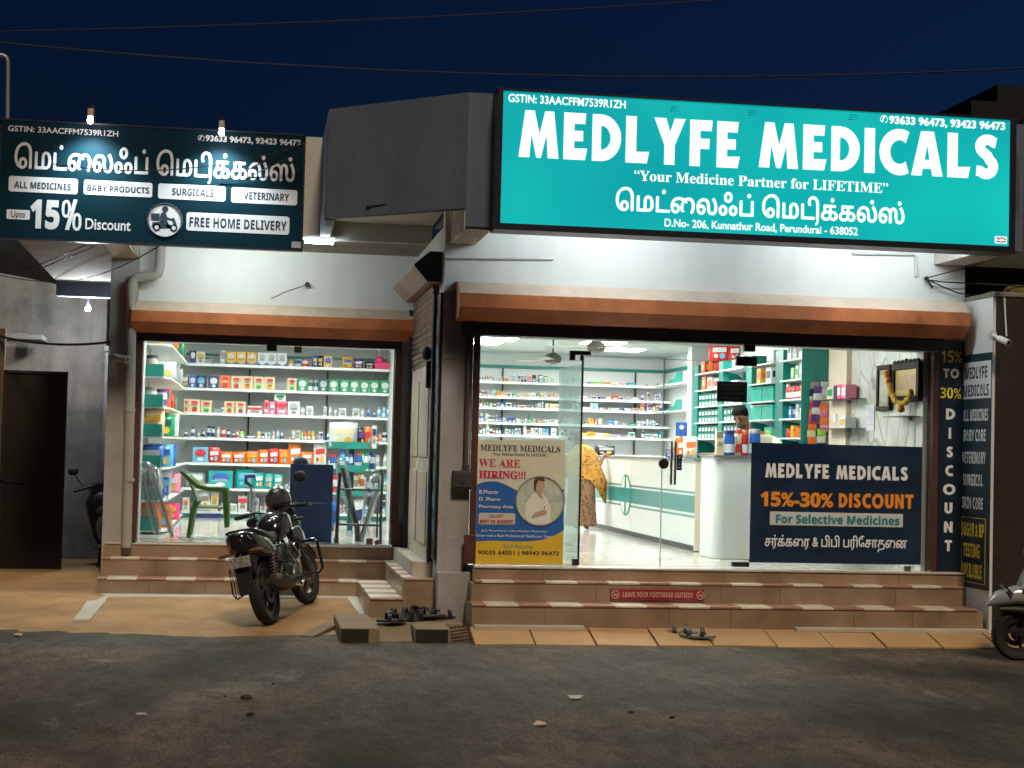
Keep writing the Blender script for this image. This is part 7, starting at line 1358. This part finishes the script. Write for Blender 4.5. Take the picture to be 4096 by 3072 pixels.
for i, (pts, lab) in enumerate((([(3703, 1113), (3790, 1090), (3880, 1068), (3930, 1050)], 'black wire rising from the wall bolt to the canopy beam'), ([(3703, 1118), (3770, 1128), (3860, 1132), (4096, 1145)], 'black wire running level from the wall bolt to the right'), ([(3705, 1115), (3760, 1142), (3830, 1172), (3905, 1184)], 'black wire drooping from the wall bolt to the flank wall'))): build('service_wire', G().tube([PY(x, y, 15.9) for x, y in pts], .007, 6), CAB, label=lab, cat='wire', group='service wires at the right', smooth=60)
p = PY(3704, 1114, 15.95); build('wall_bolt', G().lathe([(.02, -.03), (.022, 0), (.012, .02)], (p.x, 15.95, p.z), 12, 'y').tube([(p.x, 15.93, p.z), (p.x + .06, 15.92, p.z - .10)], .01, 6), CAB, label='black insulator bolt on the white wall where wires fan out', cat='bolt')
WPIPE = M('white_conduit', (.60, .62, .60), .5)
build('conduit', G().tube([PY(x, y, 15.96) for x, y in ((3410, 1012), (3650, 1016), (3664, 1024), (3666, 1105))], .018, 8), WPIPE, label='white bent conduit on the wall right of the canopy centre', cat='conduit', smooth=50)
build('conduit', G().tube([PY(x, y, 15.965) for x, y in ((1790, 1032), (2000, 1034), (2215, 1036))], .012, 8), WPIPE, label='long thin white conduit running along the wall from the pillar', cat='conduit', smooth=50)
p = PY(1230, 1138, 18.75); build('wall_anchor', G().lathe([(.03, -.03), (.03, .01), (.01, .03)], (p.x, 18.78, p.z), 12, 'y'), CAB, label='black anchor stud on the recessed shop wall', cat='anchor'); build('anchor_wire', G().tube([(p.x, 18.75, p.z), (p.x - .25, 18.7, p.z - .10), (p.x - .4, 18.6, p.z - .19)], .006, 5), CAB, label='thin wire running from the anchor stud down to the shutter box', cat='wire')
p = PY(1845, 1930, 15.95); t = thing('switch_box', 'dark steel switch box on the grey pillar with a pipe above it', 'switch box', (p.x, 15.95, p.z - .17))
a, b = PY(1812, 1882, 15.9), PY(1886, 1958, 15.9); SB = M('sooty_steel', (.045, .045, .045), .6, var=.3); build('box', G().box(a.x, b.x, 15.88, 15.984, b.z, a.z), SB, t, bev=.008); build('lid', G().box(a.x + .02, b.x - .02, 15.87, 15.879, b.z + .02, a.z - .02).lathe([(.035, -.02), (.03, -.03)], ((a.x + b.x) / 2, 15.89, (a.z + b.z) / 2), 14, 'y'), SB, t, bev=.004)
build('riser_pipe', G().tube([PY(1862, 1884, 15.93), PY(1870, 1500, 15.93), PY(1874, 1300, 15.93)], .02, 10), M('brown_pipe', (.10, .06, .05), .5), t, smooth=50); c = PY(1862, 1872, 15.93); build('pipe_nut', G().lathe([(.034, -.03), (.034, .03)], c, 8), SB, t)
def cctv(lab, p, d, m, s_=1.):
    t = thing('security_camera', lab, 'security camera', p); d = Vector(d).normalized(); p = Vector(p)
    build('housing', G().tube([p, p + d * .03 * s_, p + d * .16 * s_, p + d * .19 * s_], [.03 * s_, .042 * s_, .042 * s_, .045 * s_], 12), m, t, smooth=40); build('lens', G().tube([p + d * .185 * s_, p + d * .195 * s_], .03 * s_, 12), CAB, t); build('mount', G().tube([p + d * .04, p + Vector((0, .10, .04))], .016, 8).lathe([(.045, -.012), (.045, .012)], p + Vector((0, .11, .04)), 12, 'y'), m, t, smooth=40)
cctv('small grey security camera on the corner pillar beside the drainpipe', PY(452, 1428, 18.6), (.85, -.45, -.15), M('camera_grey', (.30, .31, .30), .5))
cctv('white security camera at the top of the dark boundary wall', PY(3990, 1352, 15.2), (.35, -.85, -.35), M('camera_white', (.6, .6, .58), .4), .8)
build('camera_cable', G().tube([PY(4018, 1190, 15.27), PY(4022, 1280, 15.27), PY(4026, 1345, 15.24)], .009, 6), WPIPE, label='white cable dropping to the white security camera', cat='cable', smooth=50)
build('roof_pipe', G().tube([PY(-40, 218, 17.62), PY(10, 220, 17.62), PY(26, 228, 17.62), PY(32, 245, 17.62), PY(30, 480, 17.62)], .022, 8), M('galvanised_pipe', (.28, .33, .33), .4, .5), label='bent galvanised pipe rising above the Tamil sign at the far left', cat='pipe', smooth=50)
build('moss_clump', G().ball((7.75, 16.0, 3.5), .16, .12, .09, 12, 8).ball((7.45, 15.9, 3.45), .12, .1, .05, 10, 6), M('dry_moss', (.12, .12, .03), .95, var=.4, bump=.6, bscale=40), label='clump of dry moss and leaves on top of the boundary wall', cat='plant', smooth=60)
